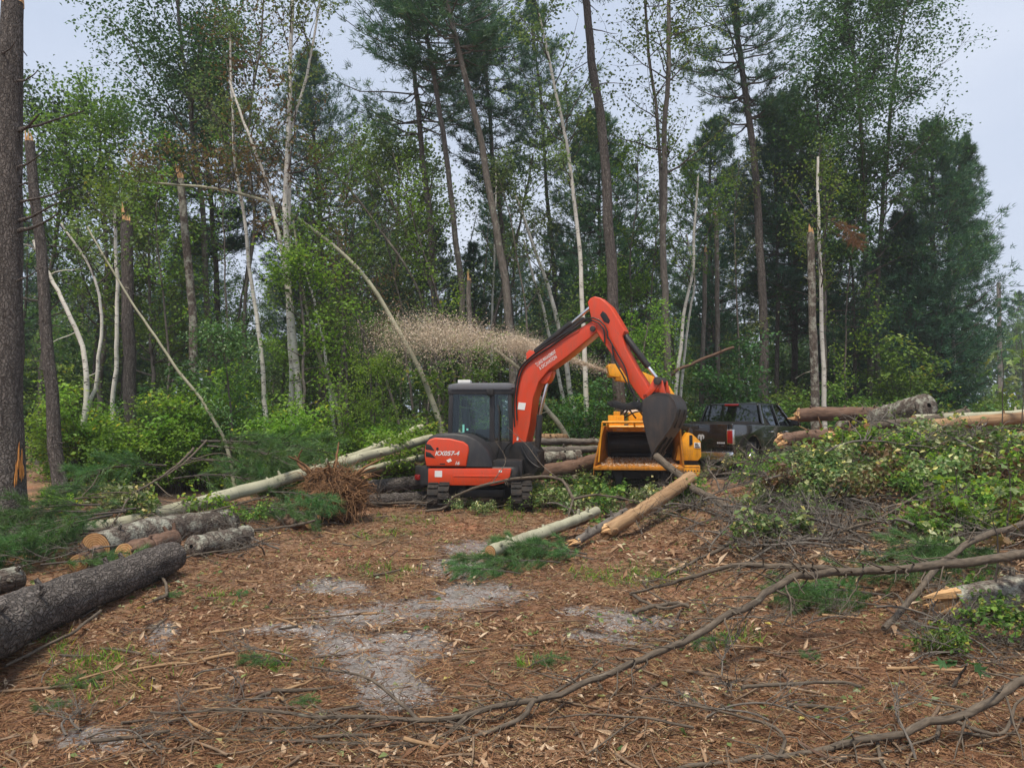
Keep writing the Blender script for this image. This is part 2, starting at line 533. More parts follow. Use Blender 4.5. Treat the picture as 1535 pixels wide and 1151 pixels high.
# ================================================================== GROUND
def blobs(lst):
    out = []
    for px, py, rx, ry in lst:
        c = gpt(px, py)
        a, b = gpt(px, py - ry), gpt(px, py + ry)
        out.append((c[0], c[1], rx / F * c[1], max(.12, (a[1] - b[1]) / 2), (a[0] - b[0]) / max(a[1] - b[1], .01)))
    return out
MUD = blobs([(705, 822, 45, 14), (690, 850, 60, 16), (715, 885, 75, 16), (640, 905, 90, 10), (560, 925, 110, 16), (440, 940, 80, 10),
             (520, 965, 60, 20), (610, 965, 80, 22), (560, 1000, 70, 22), (600, 1030, 60, 20), (960, 930, 70, 12), (880, 915, 50, 8),
             (240, 955, 22, 26), (140, 1115, 60, 22), (500, 880, 60, 10), (900, 955, 60, 8)])
GREEN = blobs([(560, 855, 60, 20), (620, 780, 90, 12), (960, 860, 90, 25), (1000, 760, 60, 20), (430, 1000, 60, 22), (150, 1000, 120, 40),
               (800, 1000, 60, 20), (1100, 960, 60, 20), (560, 800, 80, 14), (340, 900, 40, 14), (760, 770, 80, 12), (60, 960, 90, 30), (880, 860, 50, 14)])
def field(lst, x, y):
    s = np.zeros_like(x)
    for cx_, cy_, rx, ry, sk in lst:
        dx = (x - cx_ - sk * (y - cy_)) / rx
        dy = (y - cy_) / ry
        s = np.maximum(s, np.exp(-(dx * dx + dy * dy) * .9))
    return s
def mud_f(x, y):
    x, y = np.asarray(x, float), np.asarray(y, float)
    return np.clip(field(MUD, x, y) * 1.0 + .55 * (fbm(x * 2.2, y * 2.2, 41, 4) - .5) - .06, 0, 1)
def green_f(x, y):
    x, y = np.asarray(x, float), np.asarray(y, float)
    g = field(GREEN, x, y) * .6 + .9 * (fbm(x * .8, y * .8, 77, 4) - .46)
    return np.clip(g + .55 * sstep(17, 24, y), 0, 1)

def axis(fine0, fine1, step, grow, lo, hi):
    a = [fine0]
    while a[-1] < fine1:
        a.append(a[-1] + step)
    s = step
    while a[-1] < hi:
        s *= grow
        a.append(a[-1] + s)
    b, s = [fine0], step
    while b[-1] > lo:
        s *= grow
        b.append(b[-1] - s)
    return np.array(sorted(set(b + a)))
gxs = axis(-3.4, 3.4, .055, 1.036, -700, 700)
gys = axis(3.0, 8.0, .05, 1.034, -60, 900)
GX, GY = np.meshgrid(gxs, gys)
mud_v = mud_f(GX, GY)
GZ = gz(GX, GY) - (.05 - .12 * (fbm(GX * 4.5, GY * 4.5, 63, 3) - .42)) * sstep(.15, .5, mud_v) * (1 - sstep(20, 25, GY))
# far land sinks a little so the sheet meets the haze behind the trees
nx_, ny_ = len(gxs), len(gys)
ii, jj = np.meshgrid(np.arange(ny_ - 1), np.arange(nx_ - 1), indexing='ij')
b_ = ii * nx_ + jj
quads = np.stack([b_, b_ + 1, b_ + nx_ + 1, b_ + nx_], -1).reshape(-1, 4)

def ground_mat():
    m, nt, out = new_mat('forest_floor')
    oc = coord(nt)
    mud, grn = attr(nt, 'mud'), attr(nt, 'green')
    big = noise(nt, oc, .9, 5, .6)
    pat = noise(nt, oc, .55, 5, .65)
    mid = noise(nt, oc, 5.0, 6, .65)
    fine = noise(nt, oc, 38, 6, .7)
    fib = noise(nt, mapping(nt, oc, (16, 60, 30)), 1.0, 4, .6, 1.5)
    fib2 = noise(nt, mapping(nt, oc, (60, 16, 30)), 1.0, 4, .6, 1.5)
    r = ramp(nt, [(.28, (.042, .026, .018)), (.42, (.145, .082, .048)), (.54, (.275, .158, .088)), (.68, (.40, .275, .170)), (.84, (.58, .45, .32))])
    f = math_(nt, 'ADD', math_(nt, 'MULTIPLY', mid, .35), math_(nt, 'ADD', math_(nt, 'MULTIPLY', fine, .35), math_(nt, 'MULTIPLY', math_(nt, 'ADD', fib, fib2), .17)))
    nt.links.new(f, r.inputs['Fac'])
    bigr = ramp(nt, [(.44, 0.0), (.66, 1.0)])
    nt.links.new(big, bigr.inputs['Fac'])
    colr = mixc(nt, math_(nt, 'MULTIPLY', bigr.outputs['Color'], .62), r.outputs['Color'], (.070, .040, .027))
    rust = ramp(nt, [(.50, 0.0), (.66, 1.0)])
    nt.links.new(pat, rust.inputs['Fac'])
    colr = mixc(nt, math_(nt, 'MULTIPLY', rust.outputs['Color'], .55), colr, mixc(nt, 1.0, colr, (1.25, .72, .50), 'MULTIPLY'))
    gcol = ramp(nt, [(.3, (.040, .046, .016)), (.6, (.105, .100, .034)), (.8, (.20, .155, .06))])
    nt.links.new(f, gcol.inputs['Fac'])
    gm = ramp(nt, [(.30, 0.0), (.62, 1.0)])
    nt.links.new(math_(nt, 'ADD', math_(nt, 'MULTIPLY', grn, .62), math_(nt, 'SUBTRACT', math_(nt, 'MULTIPLY', fine, .5), .12)), gm.inputs['Fac'])
    colr = mixc(nt, math_(nt, 'MULTIPLY', gm.outputs['Color'], .8), colr, gcol.outputs['Color'])
    mm = ramp(nt, [(.36, 0.0), (.64, 1.0)])
    strk = noise(nt, mapping(nt, oc, (3.2, 9.0, 5.0)), 1.0, 6, .7, .6)
    speck = noise(nt, oc, 24, 5, .7)
    mw = math_(nt, 'ADD', math_(nt, 'MULTIPLY', math_(nt, 'SUBTRACT', strk, .5), 1.5), math_(nt, 'MULTIPLY', math_(nt, 'SUBTRACT', speck, .5), .9))
    nt.links.new(math_(nt, 'ADD', math_(nt, 'MULTIPLY', mud, 1.55), mw), mm.inputs['Fac'])
    damp = ramp(nt, [(.03, 1.0), (.28, .46)])
    nt.links.new(math_(nt, 'ADD', mud, math_(nt, 'MULTIPLY', mw, .3)), damp.inputs['Fac'])
    colr = mixc(nt, 1.0, colr, damp.outputs['Color'], 'MULTIPLY')
    mcol = ramp(nt, [(.32, (.10, .086, .077)), (.68, (.34, .31, .295))])
    nt.links.new(fine, mcol.inputs['Fac'])
    colr = mixc(nt, mm.outputs['Color'], colr, mcol.outputs['Color'])
    wet = ramp(nt, [(.38, .16), (.60, .42)])
    nt.links.new(mid, wet.inputs['Fac'])
    rough = mixc(nt, mm.outputs['Color'], (.85, .85, .85), wet.outputs['Color'])
    hgt = math_(nt, 'ADD', math_(nt, 'MULTIPLY', mid, .5), math_(nt, 'ADD', math_(nt, 'MULTIPLY', fine, .5), math_(nt, 'MULTIPLY', fib, .25)))
    bs = math_(nt, 'SUBTRACT', 1.0, math_(nt, 'MULTIPLY', mm.outputs['Color'], .60))
    b = nd(nt, 'ShaderNodeBump', Distance=.045)
    nt.links.new(hgt, b.inputs['Height'])
    nt.links.new(bs, b.inputs['Strength'])
    pr = principled(nt, out, colr, rough, .5, normal=b.outputs['Normal'])
    wetm = ramp(nt, [(.40, 0.0), (.52, 1.0)])
    nt.links.new(strk, wetm.inputs['Fac'])
    nt.links.new(math_(nt, 'MULTIPLY', mm.outputs['Color'], math_(nt, 'ADD', math_(nt, 'MULTIPLY', wetm.outputs['Color'], .6), .4)), pr.inputs['Coat Weight'])
    nt.links.new(bump(nt, noise(nt, mapping(nt, oc, (7, 13, 9)), 1.0, 5, .6), 1.0, .06), pr.inputs['Coat Normal'])
    pr.inputs['Coat Roughness'].default_value = .08
    pr.inputs['Coat IOR'].default_value = 1.33
    return m
MAT['ground'] = ground_mat()
g = G()
g.add(np.stack([GX, GY, GZ], -1).reshape(-1, 3), quads=quads, smooth=True)
gm_ = g.mesh('ground', 'ground')
for nme, dat in (('mud', mud_v), ('green', green_f(GX, GY))):
    a = gm_.attributes.new(nme, 'FLOAT', 'POINT')
    a.data.foreach_set('value', dat.astype(np.float32).ravel())
tag(link('ground', gm_), kind='structure')

# ------------------------------------------------------------------ litter on the ground
def scatter_ground(n, ymin, ymax, rg, power=1.0, wide=.80, keep=None):
    """points on the clearing, thinning with distance"""
    u = rg.random(n * 2)
    y = ymin * (ymax / ymin) ** (u ** power)
    x = (rg.random(n * 2) * 2 - 1) * wide * y
    if keep is not None:
        k = rg.random(n * 2) < keep(x, y)
        x, y = x[k], y[k]
    return x[:n], y[:n]
rg = np.random.default_rng(5)
dry = lambda x, y: 1 - .75 * sstep(.3, .6, mud_f(x, y))
# wood chips and bark flakes
x, y = scatter_ground(46000, 2.6, 24, rg, .8, keep=lambda x, y: np.clip(dry(x, y) * (.12 + 1.3 * sstep(.42, .66, fbm(x * 1.1, y * 1.1, 91, 3)) + .5 * np.exp(-((x + 2.6) / 1.4) ** 2 - ((y - 7.6) / 2.2) ** 2)), 0, 1))
n = len(x)
yaw = rg.random(n) * 2 * PI
pit = rg.normal(size=n) * .3
D = np.stack([np.cos(yaw) * np.cos(pit), np.sin(yaw) * np.cos(pit), np.sin(pit)], 1)
N = unit(np.stack([rg.normal(size=n) * .5, rg.normal(size=n) * .5, np.ones(n)], 1))
L = rg.lognormal(-3.3, .62, n)
L = np.minimum(L, .13)
W = np.minimum(L * (.16 + .30 * rg.random(n)), .028)
P = np.stack([x, y, gz(x, y) + .012 + .3 * L * np.abs(np.sin(pit))], 1) - D * L[:, None] * .5
gch = G().leaves(P, D, N, L, W, rg.beta(2.0, 2.2, n), fold=.1)
tag(link('wood_chip_litter', gch.mesh('wood_chip_litter', 'litter')), 'scattered bark flakes and wood chips over the forest floor', 'wood chips', kind='stuff')
# needles
x, y = scatter_ground(170000, 2.6, 16, rg, .85, keep=dry)
n = len(x)
yaw = rg.random(n) * 2 * PI
pit = np.abs(rg.normal(size=n)) * .22
D = np.stack([np.cos(yaw) * np.cos(pit), np.sin(yaw) * np.cos(pit), np.sin(pit)], 1)
P = np.stack([x, y, gz(x, y) + .006], 1)
gne = G().needles(P, D, .06 + .07 * rg.random(n), .0035 + .0006 * y, rg.random(n))
tag(link('fallen_needles', gne.mesh('fallen_needles', 'needle_litter')), 'rusty pine needles carpeting the clearing floor', 'needles', kind='stuff')
# fine twigs
x, y = scatter_ground(1500, 2.7, 22, rg, .8, keep=lambda x, y: dry(x, y) * sstep(.38, .6, fbm(x * .9, y * .9, 55, 3)))
n = len(x)
k = 5
yaw = rg.random(n) * 2 * PI
L = rg.lognormal(-1.7, .55, n)
tt = np.linspace(-.5, .5, k)
bend = rg.normal(size=n) * .25
X = x[:, None] + L[:, None] * (np.cos(yaw)[:, None] * tt - np.sin(yaw)[:, None] * bend[:, None] * (tt ** 2))
Y = y[:, None] + L[:, None] * (np.sin(yaw)[:, None] * tt + np.cos(yaw)[:, None] * bend[:, None] * (tt ** 2))
Z = gz(X, Y)
Z = np.maximum(Z.mean(axis=1, keepdims=True), Z) + .008 + rg.random((n, 1)) * .02
R = (.003 + .006 * rg.random(n) ** 2 + .012 * L * rg.random(n))[:, None] * np.linspace(1, .55, k)
gtw = G().tubes(np.stack([X, Y, Z], -1), R, 5)
MAT['twig_litter'] = bark_mat('twig_litter', (.07, .045, .03), (.34, .24, .16), None, 40, 8, .4, .004)
tag(link('twig_litter', gtw.mesh('twig_litter', 'twig_litter')), 'fine broken twigs strewn over the ground', 'twigs', kind='stuff')
# low green sprigs and grass
x, y = scatter_ground(9000, 3.0, 26, rg, .9, keep=lambda x, y: np.clip((green_f(x, y) - .35) * 2.2, 0, 1) * dry(x, y))
n = len(x)
m_ = 5
X, Y = np.repeat(x, m_) + rg.normal(size=n * m_) * .03, np.repeat(y, m_) + rg.normal(size=n * m_) * .03
D = np.stack([rg.normal(size=n * m_) * .7, rg.normal(size=n * m_) * .7, np.ones(n * m_)], 1)
ggr = G().needles(np.stack([X, Y, gz(X, Y) - .005], 1), D, .05 + .08 * rg.random(n * m_), .006 + .0008 * Y, rg.random(n * m_))
tag(link('grass', ggr.mesh('grass', 'leaf_bright')), 'short yellow green grass and moss tufts on the clearing floor', 'grass', kind='stuff')

n = 9000
x = rg.normal(size=n) * 1.35 + 4.9
y = rg.normal(size=n) * 1.15 + 9.6
L = .05 + .16 * rg.random(n) ** 2
yaw = rg.random(n) * 2 * PI
pit = rg.normal(size=n) * .3
D = np.stack([np.cos(yaw) * np.cos(pit), np.sin(yaw) * np.cos(pit), np.sin(pit)], 1)
P = np.stack([x, y, gz(x, y) + .02 + .07 * rg.random(n)], 1)
gfr = G().leaves(P, D, unit(rg.normal(size=(n, 3)) * .5 + [0, 0, 1]), L, L * (.14 + .2 * rg.random(n)), .25 + .6 * rg.random(n), fold=.3)
tag(link('bark_fragments', gfr.mesh('bark_fragments', 'litter')), 'shredded brown bark and splinters covering the front of the brush pile', 'bark', kind='stuff')

# green scraps torn from the cut branches
n = 7000
u = rg.random(n)
x = np.where(u < .55, rg.normal(size=n) * 1.9 + 3.2, np.where(u < .75, rg.normal(size=n) * 1.2 - 4.2, (rg.random(n) * 2 - 1) * 4))
y = np.where(u < .55, 4 + 9 * rg.random(n), np.where(u < .75, 7 + 5 * rg.random(n), 3.5 + 9 * rg.random(n)))
k = rg.random(n) < .25 + .75 * sstep(.40, .62, fbm(x * .9 + 9, y * .9, 19, 3))
x, y = x[k], y[k]
n = len(x)
az = rg.random(n) * 2 * PI
L = .02 + .06 * rg.random(n) ** 2
gsc = G().leaves(np.stack([x, y, gz(x, y) + .012], 1), np.stack([np.cos(az), np.sin(az), rg.normal(size=n) * .25], 1), unit(rg.normal(size=(n, 3)) * .4 + [0, 0, 1]), L, L * .65, rg.random(n), fold=.2)
tag(link('leaf_scraps', gsc.mesh('leaf_scraps', 'leaf_cut')), 'torn green leaf scraps scattered over the mulch', 'leaves', kind='stuff')
# ================================================================== TREES AND PLANTS (generators)
def rot_about(d, rg, spread):
    """directions turned away from d by about `spread` radians"""
    d = unit(d)
    r = rg.normal(size=d.shape)
    r = r - (r * d).sum(-1, keepdims=True) * d
    return unit(d * np.cos(spread) + unit(r) * np.sin(spread))

def along(path, t):
    k = len(path) - 1
    s = np.clip(t, 0, 1) * k
    i = np.minimum(s.astype(int), k - 1)
    f = (s - i)[:, None]
    return path[i] * (1 - f) + path[i + 1] * f

def broadleaf(path, r0, rg, t0=.45, n1=26, n2=9, n3=16, reach=2.6, leaf=.11, up=.55, sigma=.16, taper=1.0, droop=0.0, top=1.0, wmin=.006):
    """wood geometry and leaf geometry of a broad-leaved crown on a trunk path"""
    H = np.linalg.norm(path[-1] - path[0])
    wood, fol = G(), G()
    t = t0 + (1 - t0) * rg.random(n1) ** .85
    st = along(path, t)
    az = rg.random(n1) * 2 * PI
    el = up + rg.normal(size=n1) * .22 + .35 * (t - .6)
    d = np.stack([np.cos(az) * np.cos(el), np.sin(az) * np.cos(el), np.sin(el)], 1)
    prof = np.sin(PI * np.clip((t - t0) / (1 - t0 + 1e-6) * .75 + .2, 0, 1)) ** .8
    L = reach * (.45 + .75 * rg.random(n1)) * (.35 + .75 * prof) * top
    k = 6
    s = np.linspace(0, 1, k)
    P = st[:, None] + d[:, None] * (L[:, None] * s)[..., None]
    P[..., 2] += (L[:, None] * (.18 - droop) * s ** 2)
    P += np.cumsum(rg.normal(size=P.shape) * .045, axis=1) * (s[None, :, None] > 0) * L[:, None, None] * .5
    R = (np.maximum(r0 * (1 - t) * .5, .012) + .006)[:, None] * (1 - .85 * s)
    wood.tubes(P, R, 5, mi=1)
    # second order
    m = n1 * n2
    bi = np.repeat(np.arange(n1), n2)
    u = .28 + .72 * rg.random(m)
    iu = np.minimum((u * (k - 1)).astype(int), k - 2)
    fu = (u * (k - 1) - iu)[:, None]
    st2 = P[bi, iu] * (1 - fu) + P[bi, iu + 1] * fu
    d2 = rot_about(unit(P[bi, iu + 1] - P[bi, iu]), rg, .75 + .3 * rg.random((m, 1)))
    d2[:, 2] += .15 - droop
    L2 = L[bi] * (.22 + .25 * rg.random(m))
    s2 = np.linspace(0, 1, 4)
    P2 = st2[:, None] + unit(d2)[:, None] * (L2[:, None] * s2)[..., None]
    P2 += np.cumsum(rg.normal(size=P2.shape) * .04, axis=1) * (s2[None, :, None] > 0)
    P2[..., 2] -= droop * L2[:, None] * s2 ** 2
    wood.tubes(P2, np.maximum(R[bi, iu] * .45, wmin)[:, None] * (1 - .7 * s2), 4, mi=1)
    # leaves
    q = m * n3
    li = np.repeat(np.arange(m), n3)
    u = .15 + .95 * rg.random(q)
    uu = np.clip(u * 3, 0, 2.999)
    iu = uu.astype(int)
    fu = (uu - iu)[:, None]
    base = P2[li, iu] * (1 - fu) + P2[li, iu + 1] * fu + rg.normal(size=(q, 3)) * sigma
    az = rg.random(q) * 2 * PI
    D = np.stack([np.cos(az), np.sin(az), -.35 + .45 * rg.normal(size=q)], 1)
    N = unit(np.stack([rg.normal(size=q) * .55, rg.normal(size=q) * .55, np.ones(q)], 1))
    ll = leaf * (.65 + .6 * rg.random(q))
    clump = np.repeat(rg.random(m), n3)
    fol.leaves(base, D, N, ll, ll * .72, np.clip(.5 * rg.random(q) + .55 * clump - .05, 0, 1))
    return wood, fol

def pine(path, r0, rg, t0=.5, whorls=26, per=5, reach=2.3, tufts=11, nd_=9, nl=.17, nw=.016, shape=1.0, up=.15, bare=.3, dead=14, plume=.33, topup=.5):
    """white pine: whorled limbs, flat plumes of needle tufts, dead stubs below"""
    wood, fol = G(), G()
    nb = whorls * per
    t = np.repeat(t0 + (1 - t0) * (np.arange(whorls) + .5) / whorls, per) + rg.normal(size=nb) * .006
    t = np.clip(t, 0, .995)
    st = along(path, t)
    az = rg.random(nb) * 2 * PI
    v = (t - t0) / (1 - t0)
    prof = (np.minimum(1, (1 - v) * 1.5 + .12) ** shape) * np.minimum(1, .55 + v * 2.2)
    L = reach * prof * (.55 + .7 * rg.random(nb))
    el = up + topup * v ** 2 + rg.normal(size=nb) * .12
    d = np.stack([np.cos(az) * np.cos(el), np.sin(az) * np.cos(el), np.sin(el)], 1)
    k = 5
    s = np.linspace(0, 1, k)
    P = st[:, None] + d[:, None] * (L[:, None] * s)[..., None]
    P[..., 2] += L[:, None] * (.16 * s ** 2.2 - .10 * np.sin(PI * s))
    P += np.cumsum(rg.normal(size=P.shape) * .02, axis=1) * L[:, None, None]
    P[:, 0] = st
    R = (r0 * .22 * (1 - .7 * v) + .008)[:, None] * (1 - .8 * s)
    wood.tubes(P, R, 4)
    q = nb * tufts
    bi = np.repeat(np.arange(nb), tufts)
    u = bare + (1 - bare) * rg.random(q) ** .8
    uu = np.clip(u * (k - 1), 0, k - 1.001)
    iu = uu.astype(int)
    fu = (uu - iu)[:, None]
    base = P[bi, iu] * (1 - fu) + P[bi, iu + 1] * fu
    side = np.stack([-np.sin(az), np.cos(az), np.zeros(nb)], 1)[bi]
    off = rg.normal(size=q) * plume * L[bi] * (1.15 - u)
    base = base + side * off[:, None] + d[bi] * (np.abs(off) * .35)[:, None]
    base[:, 2] += rg.normal(size=q) * .07 + .04
    tdir = unit(d[bi] + side * (np.sign(off) * np.minimum(1, np.abs(off) * 2))[:, None] + np.array([0, 0, .45]))
    w = q * nd_
    ti = np.repeat(np.arange(q), nd_)
    D = unit(tdir[ti] + rg.normal(size=(w, 3)) * .62)
    start = base[ti] + D * .015 + rg.normal(size=(w, 3)) * .035
    fol.needles(start, D, nl * (.7 + .5 * rg.random(w)), nw, np.clip(np.repeat(rg.random(q), nd_) * .75 + .3 * rg.random(w) - .05, 0, 1), seed=int(rg.integers(1e6)))
    if dead:
        stubs(wood, path, r0, rg, dead, .12, t0 + .05, 1.1)
    return wood, fol

def stubs(wood, path, r0, rg, n, ta, tb, reach):
    """bare dead limbs on the lower trunk"""
    t = ta + (tb - ta) * rg.random(n)
    st = along(path, t)
    az = rg.random(n) * 2 * PI
    el = rg.normal(size=n) * .25 + .1
    d = np.stack([np.cos(az) * np.cos(el), np.sin(az) * np.cos(el), np.sin(el)], 1)
    L = reach * (.15 + .85 * rg.random(n) ** 2)
    s = np.linspace(0, 1, 5)
    P = st[:, None] + d[:, None] * (L[:, None] * s)[..., None]
    P[..., 2] -= .15 * L[:, None] * s ** 2
    P += np.cumsum(rg.normal(size=P.shape) * .02, axis=1) * (s[None, :, None] > 0)
    wood.tubes(P, (.012 + r0 * .07 * rg.random(n))[:, None] * (1 - .75 * s), 5)

def trunk_tube(geo, path, r0, r1, sides=12, flare=.35, rg=None):
    k = len(path)
    s = np.linspace(0, 1, k)
    R = r0 + (r1 - r0) * s + r0 * flare * np.exp(-s * len(path) * .45)
    if rg is not None:
        R = R * (1 + rg.normal(size=k) * .02)
    geo.tubes(path[None], R[None], sides)
    return R

def px_path(pts, Y, k=26, seed=0, wob=.0, lean=0.0):
    """trunk path from photo points bottom -> top at distance Y, rooted in the ground"""
    P = [at(px, py, Y + lean * i / max(1, len(pts) - 1)) for i, (px, py) in enumerate(pts)]
    p0 = P[0].copy()
    zg = float(gz(p0[0], p0[1]))
    if p0[2] > zg + .05:
        q = P[1] - P[0]
        k_ = (zg - p0[2]) / max(q[2], .3)
        k_ = max(k_, -.35)
        b = p0 + q * k_
        b[2] = float(gz(b[0], b[1]))
        P = [b] + P
    P[0][2] = float(gz(P[0][0], P[0][1])) - .08
    return curve(P, k, wob, seed)

def tree_thing(name, label, path, r0, r1, bark, wood=None, fol=None, leafm=None, cat='tree', group=None, torn=None, sides=12, rg=None, extra=None):
    base = path[0] + np.array([0, 0, .08])
    root = thing(name, label, cat, base, group)
    g = wood if wood is not None else G()
    trunk_tube(g, path, r0, r1, sides, rg=rg)
    link('trunk', g.mesh('trunk', [bark, 'bark_twig'], base), root)
    if torn is not None:
        torn_top(root, path, r1, base, torn, rg)
    if fol is not None and fol.n:
        link('crown', fol.mesh('crown', leafm, base), root)
    return root

def torn_top(root, path, r, base, h, rg):
    """splintered break at the end of a snapped trunk"""
    rg = rg or np.random.default_rng(1)
    tip = path[-1]
    ax = unit(path[-1] - path[-3])
    u = unit(np.cross(ax, [.2, 1, .1])); w = np.cross(ax, u)
    g = G()
    n = 18
    a = np.arange(n) * 2 * PI / n + rg.random(n) * .4
    rr = r * (.15 + .68 * rg.random(n))
    st = tip - ax * .06 + (u * np.cos(a)[:, None] + w * np.sin(a)[:, None]) * rr[:, None]
    hh = h * (.12 + .6 * rg.random(n) ** 2 + .5 * np.clip(np.cos(a - 1.0), 0, 1) ** 2)
    s = np.linspace(0, 1, 4)
    P = st[:, None] + (ax + rg.normal(size=(n, 3)) * .06)[:, None] * (hh[:, None] * s)[..., None]
    g.tubes(P, (r * .24) * np.array([1, .85, .55, .06])[None] * np.ones((n, 1)), 5, smooth=False)
    link('torn_wood', g.mesh('torn_wood', 'wood_torn', base), root)

def shrub_geo(rg, h=2.2, r=.9, stems=7, leaf=.11, nleaf=1500, sigma=.14, arch=.3):
    wood, fol = G(), G()
    az = rg.random(stems) * 2 * PI
    lean = r * (.3 + .8 * rg.random(stems)) / h
    s = np.linspace(0, 1, 7)
    hh = h * (.6 + .45 * rg.random(stems))
    P = np.stack([np.cos(az)[:, None] * (lean * hh)[:, None] * s ** 1.3 + rg.normal(size=(stems, 1)) * .12,
                  np.sin(az)[:, None] * (lean * hh)[:, None] * s ** 1.3 + rg.normal(size=(stems, 1)) * .12,
                  hh[:, None] * (s - arch * .25 * s ** 3)], -1)
    P[:, 1:] += np.cumsum(rg.normal(size=(stems, 6, 3)) * .04, axis=1)
    wood.tubes(P, np.linspace(.016, .004, 7)[None] * np.ones((stems, 1)), 5)
    nb = stems * 9
    bi = np.repeat(np.arange(stems), 9)
    u = .22 + .78 * rg.random(nb)
    uu = np.clip(u * 6, 0, 5.99); iu = uu.astype(int); fu = (uu - iu)[:, None]
    st = P[bi, iu] * (1 - fu) + P[bi, iu + 1] * fu
    a2 = rg.random(nb) * 2 * PI
    d2 = np.stack([np.cos(a2), np.sin(a2), .25 + .3 * rg.normal(size=nb)], 1)
    L2 = r * (.35 + .5 * rg.random(nb)) * (1.15 - .55 * u)
    s4 = np.linspace(0, 1, 4)
    P2 = st[:, None] + d2[:, None] * (L2[:, None] * s4)[..., None]
    P2[..., 2] -= .2 * L2[:, None] * s4 ** 2
    wood.tubes(P2, .006 * np.array([1, .8, .6, .3])[None] * np.ones((nb, 1)), 4)
    li = rg.integers(0, nb, nleaf)
    u = .1 + .95 * rg.random(nleaf)
    uu = np.clip(u * 3, 0, 2.99); iu = uu.astype(int); fu = (uu - iu)[:, None]
    base = P2[li, iu] * (1 - fu) + P2[li, iu + 1] * fu + rg.normal(size=(nleaf, 3)) * sigma * np.array([1, 1, .55])
    base[:, 2] = np.maximum(base[:, 2], .05)
    az = rg.random(nleaf) * 2 * PI
    D = np.stack([np.cos(az), np.sin(az), -.3 + .3 * rg.normal(size=nleaf)], 1)
    N = unit(np.stack([rg.normal(size=nleaf) * .4, rg.normal(size=nleaf) * .4, np.ones(nleaf)], 1))
    ll = leaf * (.6 + .7 * rg.random(nleaf))
    cl = rg.random(nb)[li]
    fol.leaves(base, D, N, ll, ll * .7, np.clip(.55 * rg.random(nleaf) + .5 * cl, 0, 1))
    return wood, fol

def bough_geo(rg, L=1.2, W=.5, twigs=26, nd_=26, nl=.11, nw=.004, lift=.15, droop=.2):
    """cut pine bough lying along +x, tip at x = L"""
    wood, fol = G(), G()
    s = np.linspace(0, 1, 8)
    P = np.stack([L * s, .06 * np.sin(3 * s) * L, lift * np.sin(PI * s * .8) * L * .5 + .03], -1)
    wood.tubes(P[None], np.linspace(.014, .003, 8)[None], 5)
    t = .12 + .88 * rg.random(twigs)
    st = along(P, t)
    sg = np.where(rg.random(twigs) < .5, -1, 1)
    ang = .5 + .5 * rg.random(twigs)
    d = np.stack([np.cos(ang), np.sin(ang) * sg, .25 * rg.normal(size=twigs) + .12], 1)
    ll = W * (.4 + .7 * rg.random(twigs)) * (1.15 - .5 * t)
    s5 = np.linspace(0, 1, 5)
    P2 = st[:, None] + d[:, None] * (ll[:, None] * s5)[..., None]
    P2[..., 2] -= droop * ll[:, None] * s5 ** 2
    wood.tubes(P2, .005 * np.linspace(1, .4, 5)[None] * np.ones((twigs, 1)), 4)
    q = twigs * nd_ * 3
    ti = rg.integers(0, twigs, q)
    u = .25 + .75 * rg.random(q) ** .7
    uu = np.clip(u * 4, 0, 3.99); iu = uu.astype(int); fu = (uu - iu)[:, None]
    base = P2[ti, iu] * (1 - fu) + P2[ti, iu + 1] * fu
    D = unit(unit(d)[ti] + rg.normal(size=(q, 3)) * .5 + np.array([0, 0, -.12]))
    fol.needles(base, D, nl * (.7 + .5 * rg.random(q)), nw, np.clip(.6 * rg.random(q) + .4 * rg.random(twigs)[ti], 0, 1), seed=int(rg.integers(1e6)))
    return wood, fol
# ================================================================== FOREST
RG = lambda s: np.random.default_rng(s)
def pxr(px, Y):
    return px * Y / F / 2 * .80

# ---- snapped pine trunk at the left of the clearing
rg = RG(1)
Y = 10.3
path = px_path([(8, 822), (8, 600), (12, 300), (18, 4)], Y, 30, 1, .006)
w = G()
r0 = pxr(68, Y)
for (px, py, qx, qy, rr) in [(36, 190, 128, 165, .022), (40, 192, 60, 172, .03), (38, 300, 110, 280, .02), (36, 328, 95, 300, .025), (34, 345, 88, 322, .03), (34, 250, 70, 225, .018), (34, 120, 58, 108, .02), (5, 80, 28, 60, .018), (30, 420, 62, 402, .016)]:
    a, b = at(px - 12, py + 4, Y), at(qx, qy, Y - .5)
    P = curve([a, (a + b) / 2 + np.array([0, 0, -.03]), b], 7, .012, px)
    w.tubes(P[None], (rr * np.linspace(1, .3, 7))[None], 6)
stubs(w, path, r0, rg, 16, .3, .95, .5)
root = tree_thing('snapped_pine_trunk', 'massive dark pine trunk snapped off high, raw orange wound near its foot', path, r0, pxr(38, Y), 'bark_pine', w, torn=.35, sides=20, rg=rg)
wound = G()
cz = float(gz(path[0][0], path[0][1])) + .55
for k in range(18):
    an = math.radians(-20) + rg.normal() * .11
    z0 = cz + .18 * rg.random() + .25 * rg.random()
    z1 = z0 + (.10 + .30 * rg.random()) * max(.3, 1 - abs(an + .42) * 2)
    zs = np.linspace(z0, z1, 5)
    cs = along(path, np.interp(zs, path[:, 2], np.linspace(0, 1, len(path))))
    rr_ = r0 * 1.07 + .012 * rg.random()
    Pw = np.stack([cs[:, 0] + rr_ * np.cos(an + .1 * (zs - z0)), cs[:, 1] + rr_ * np.sin(an + .1 * (zs - z0)), zs], -1)
    wound.tubes(Pw[None], (.011 * np.array([.2, 1, .9, .7, .1]))[None], 5, smooth=False)
MAT['wood_wound'] = bark_mat('wood_wound', (.38, .12, .03), (.80, .42, .12), None, 30, 5, .8, .02)
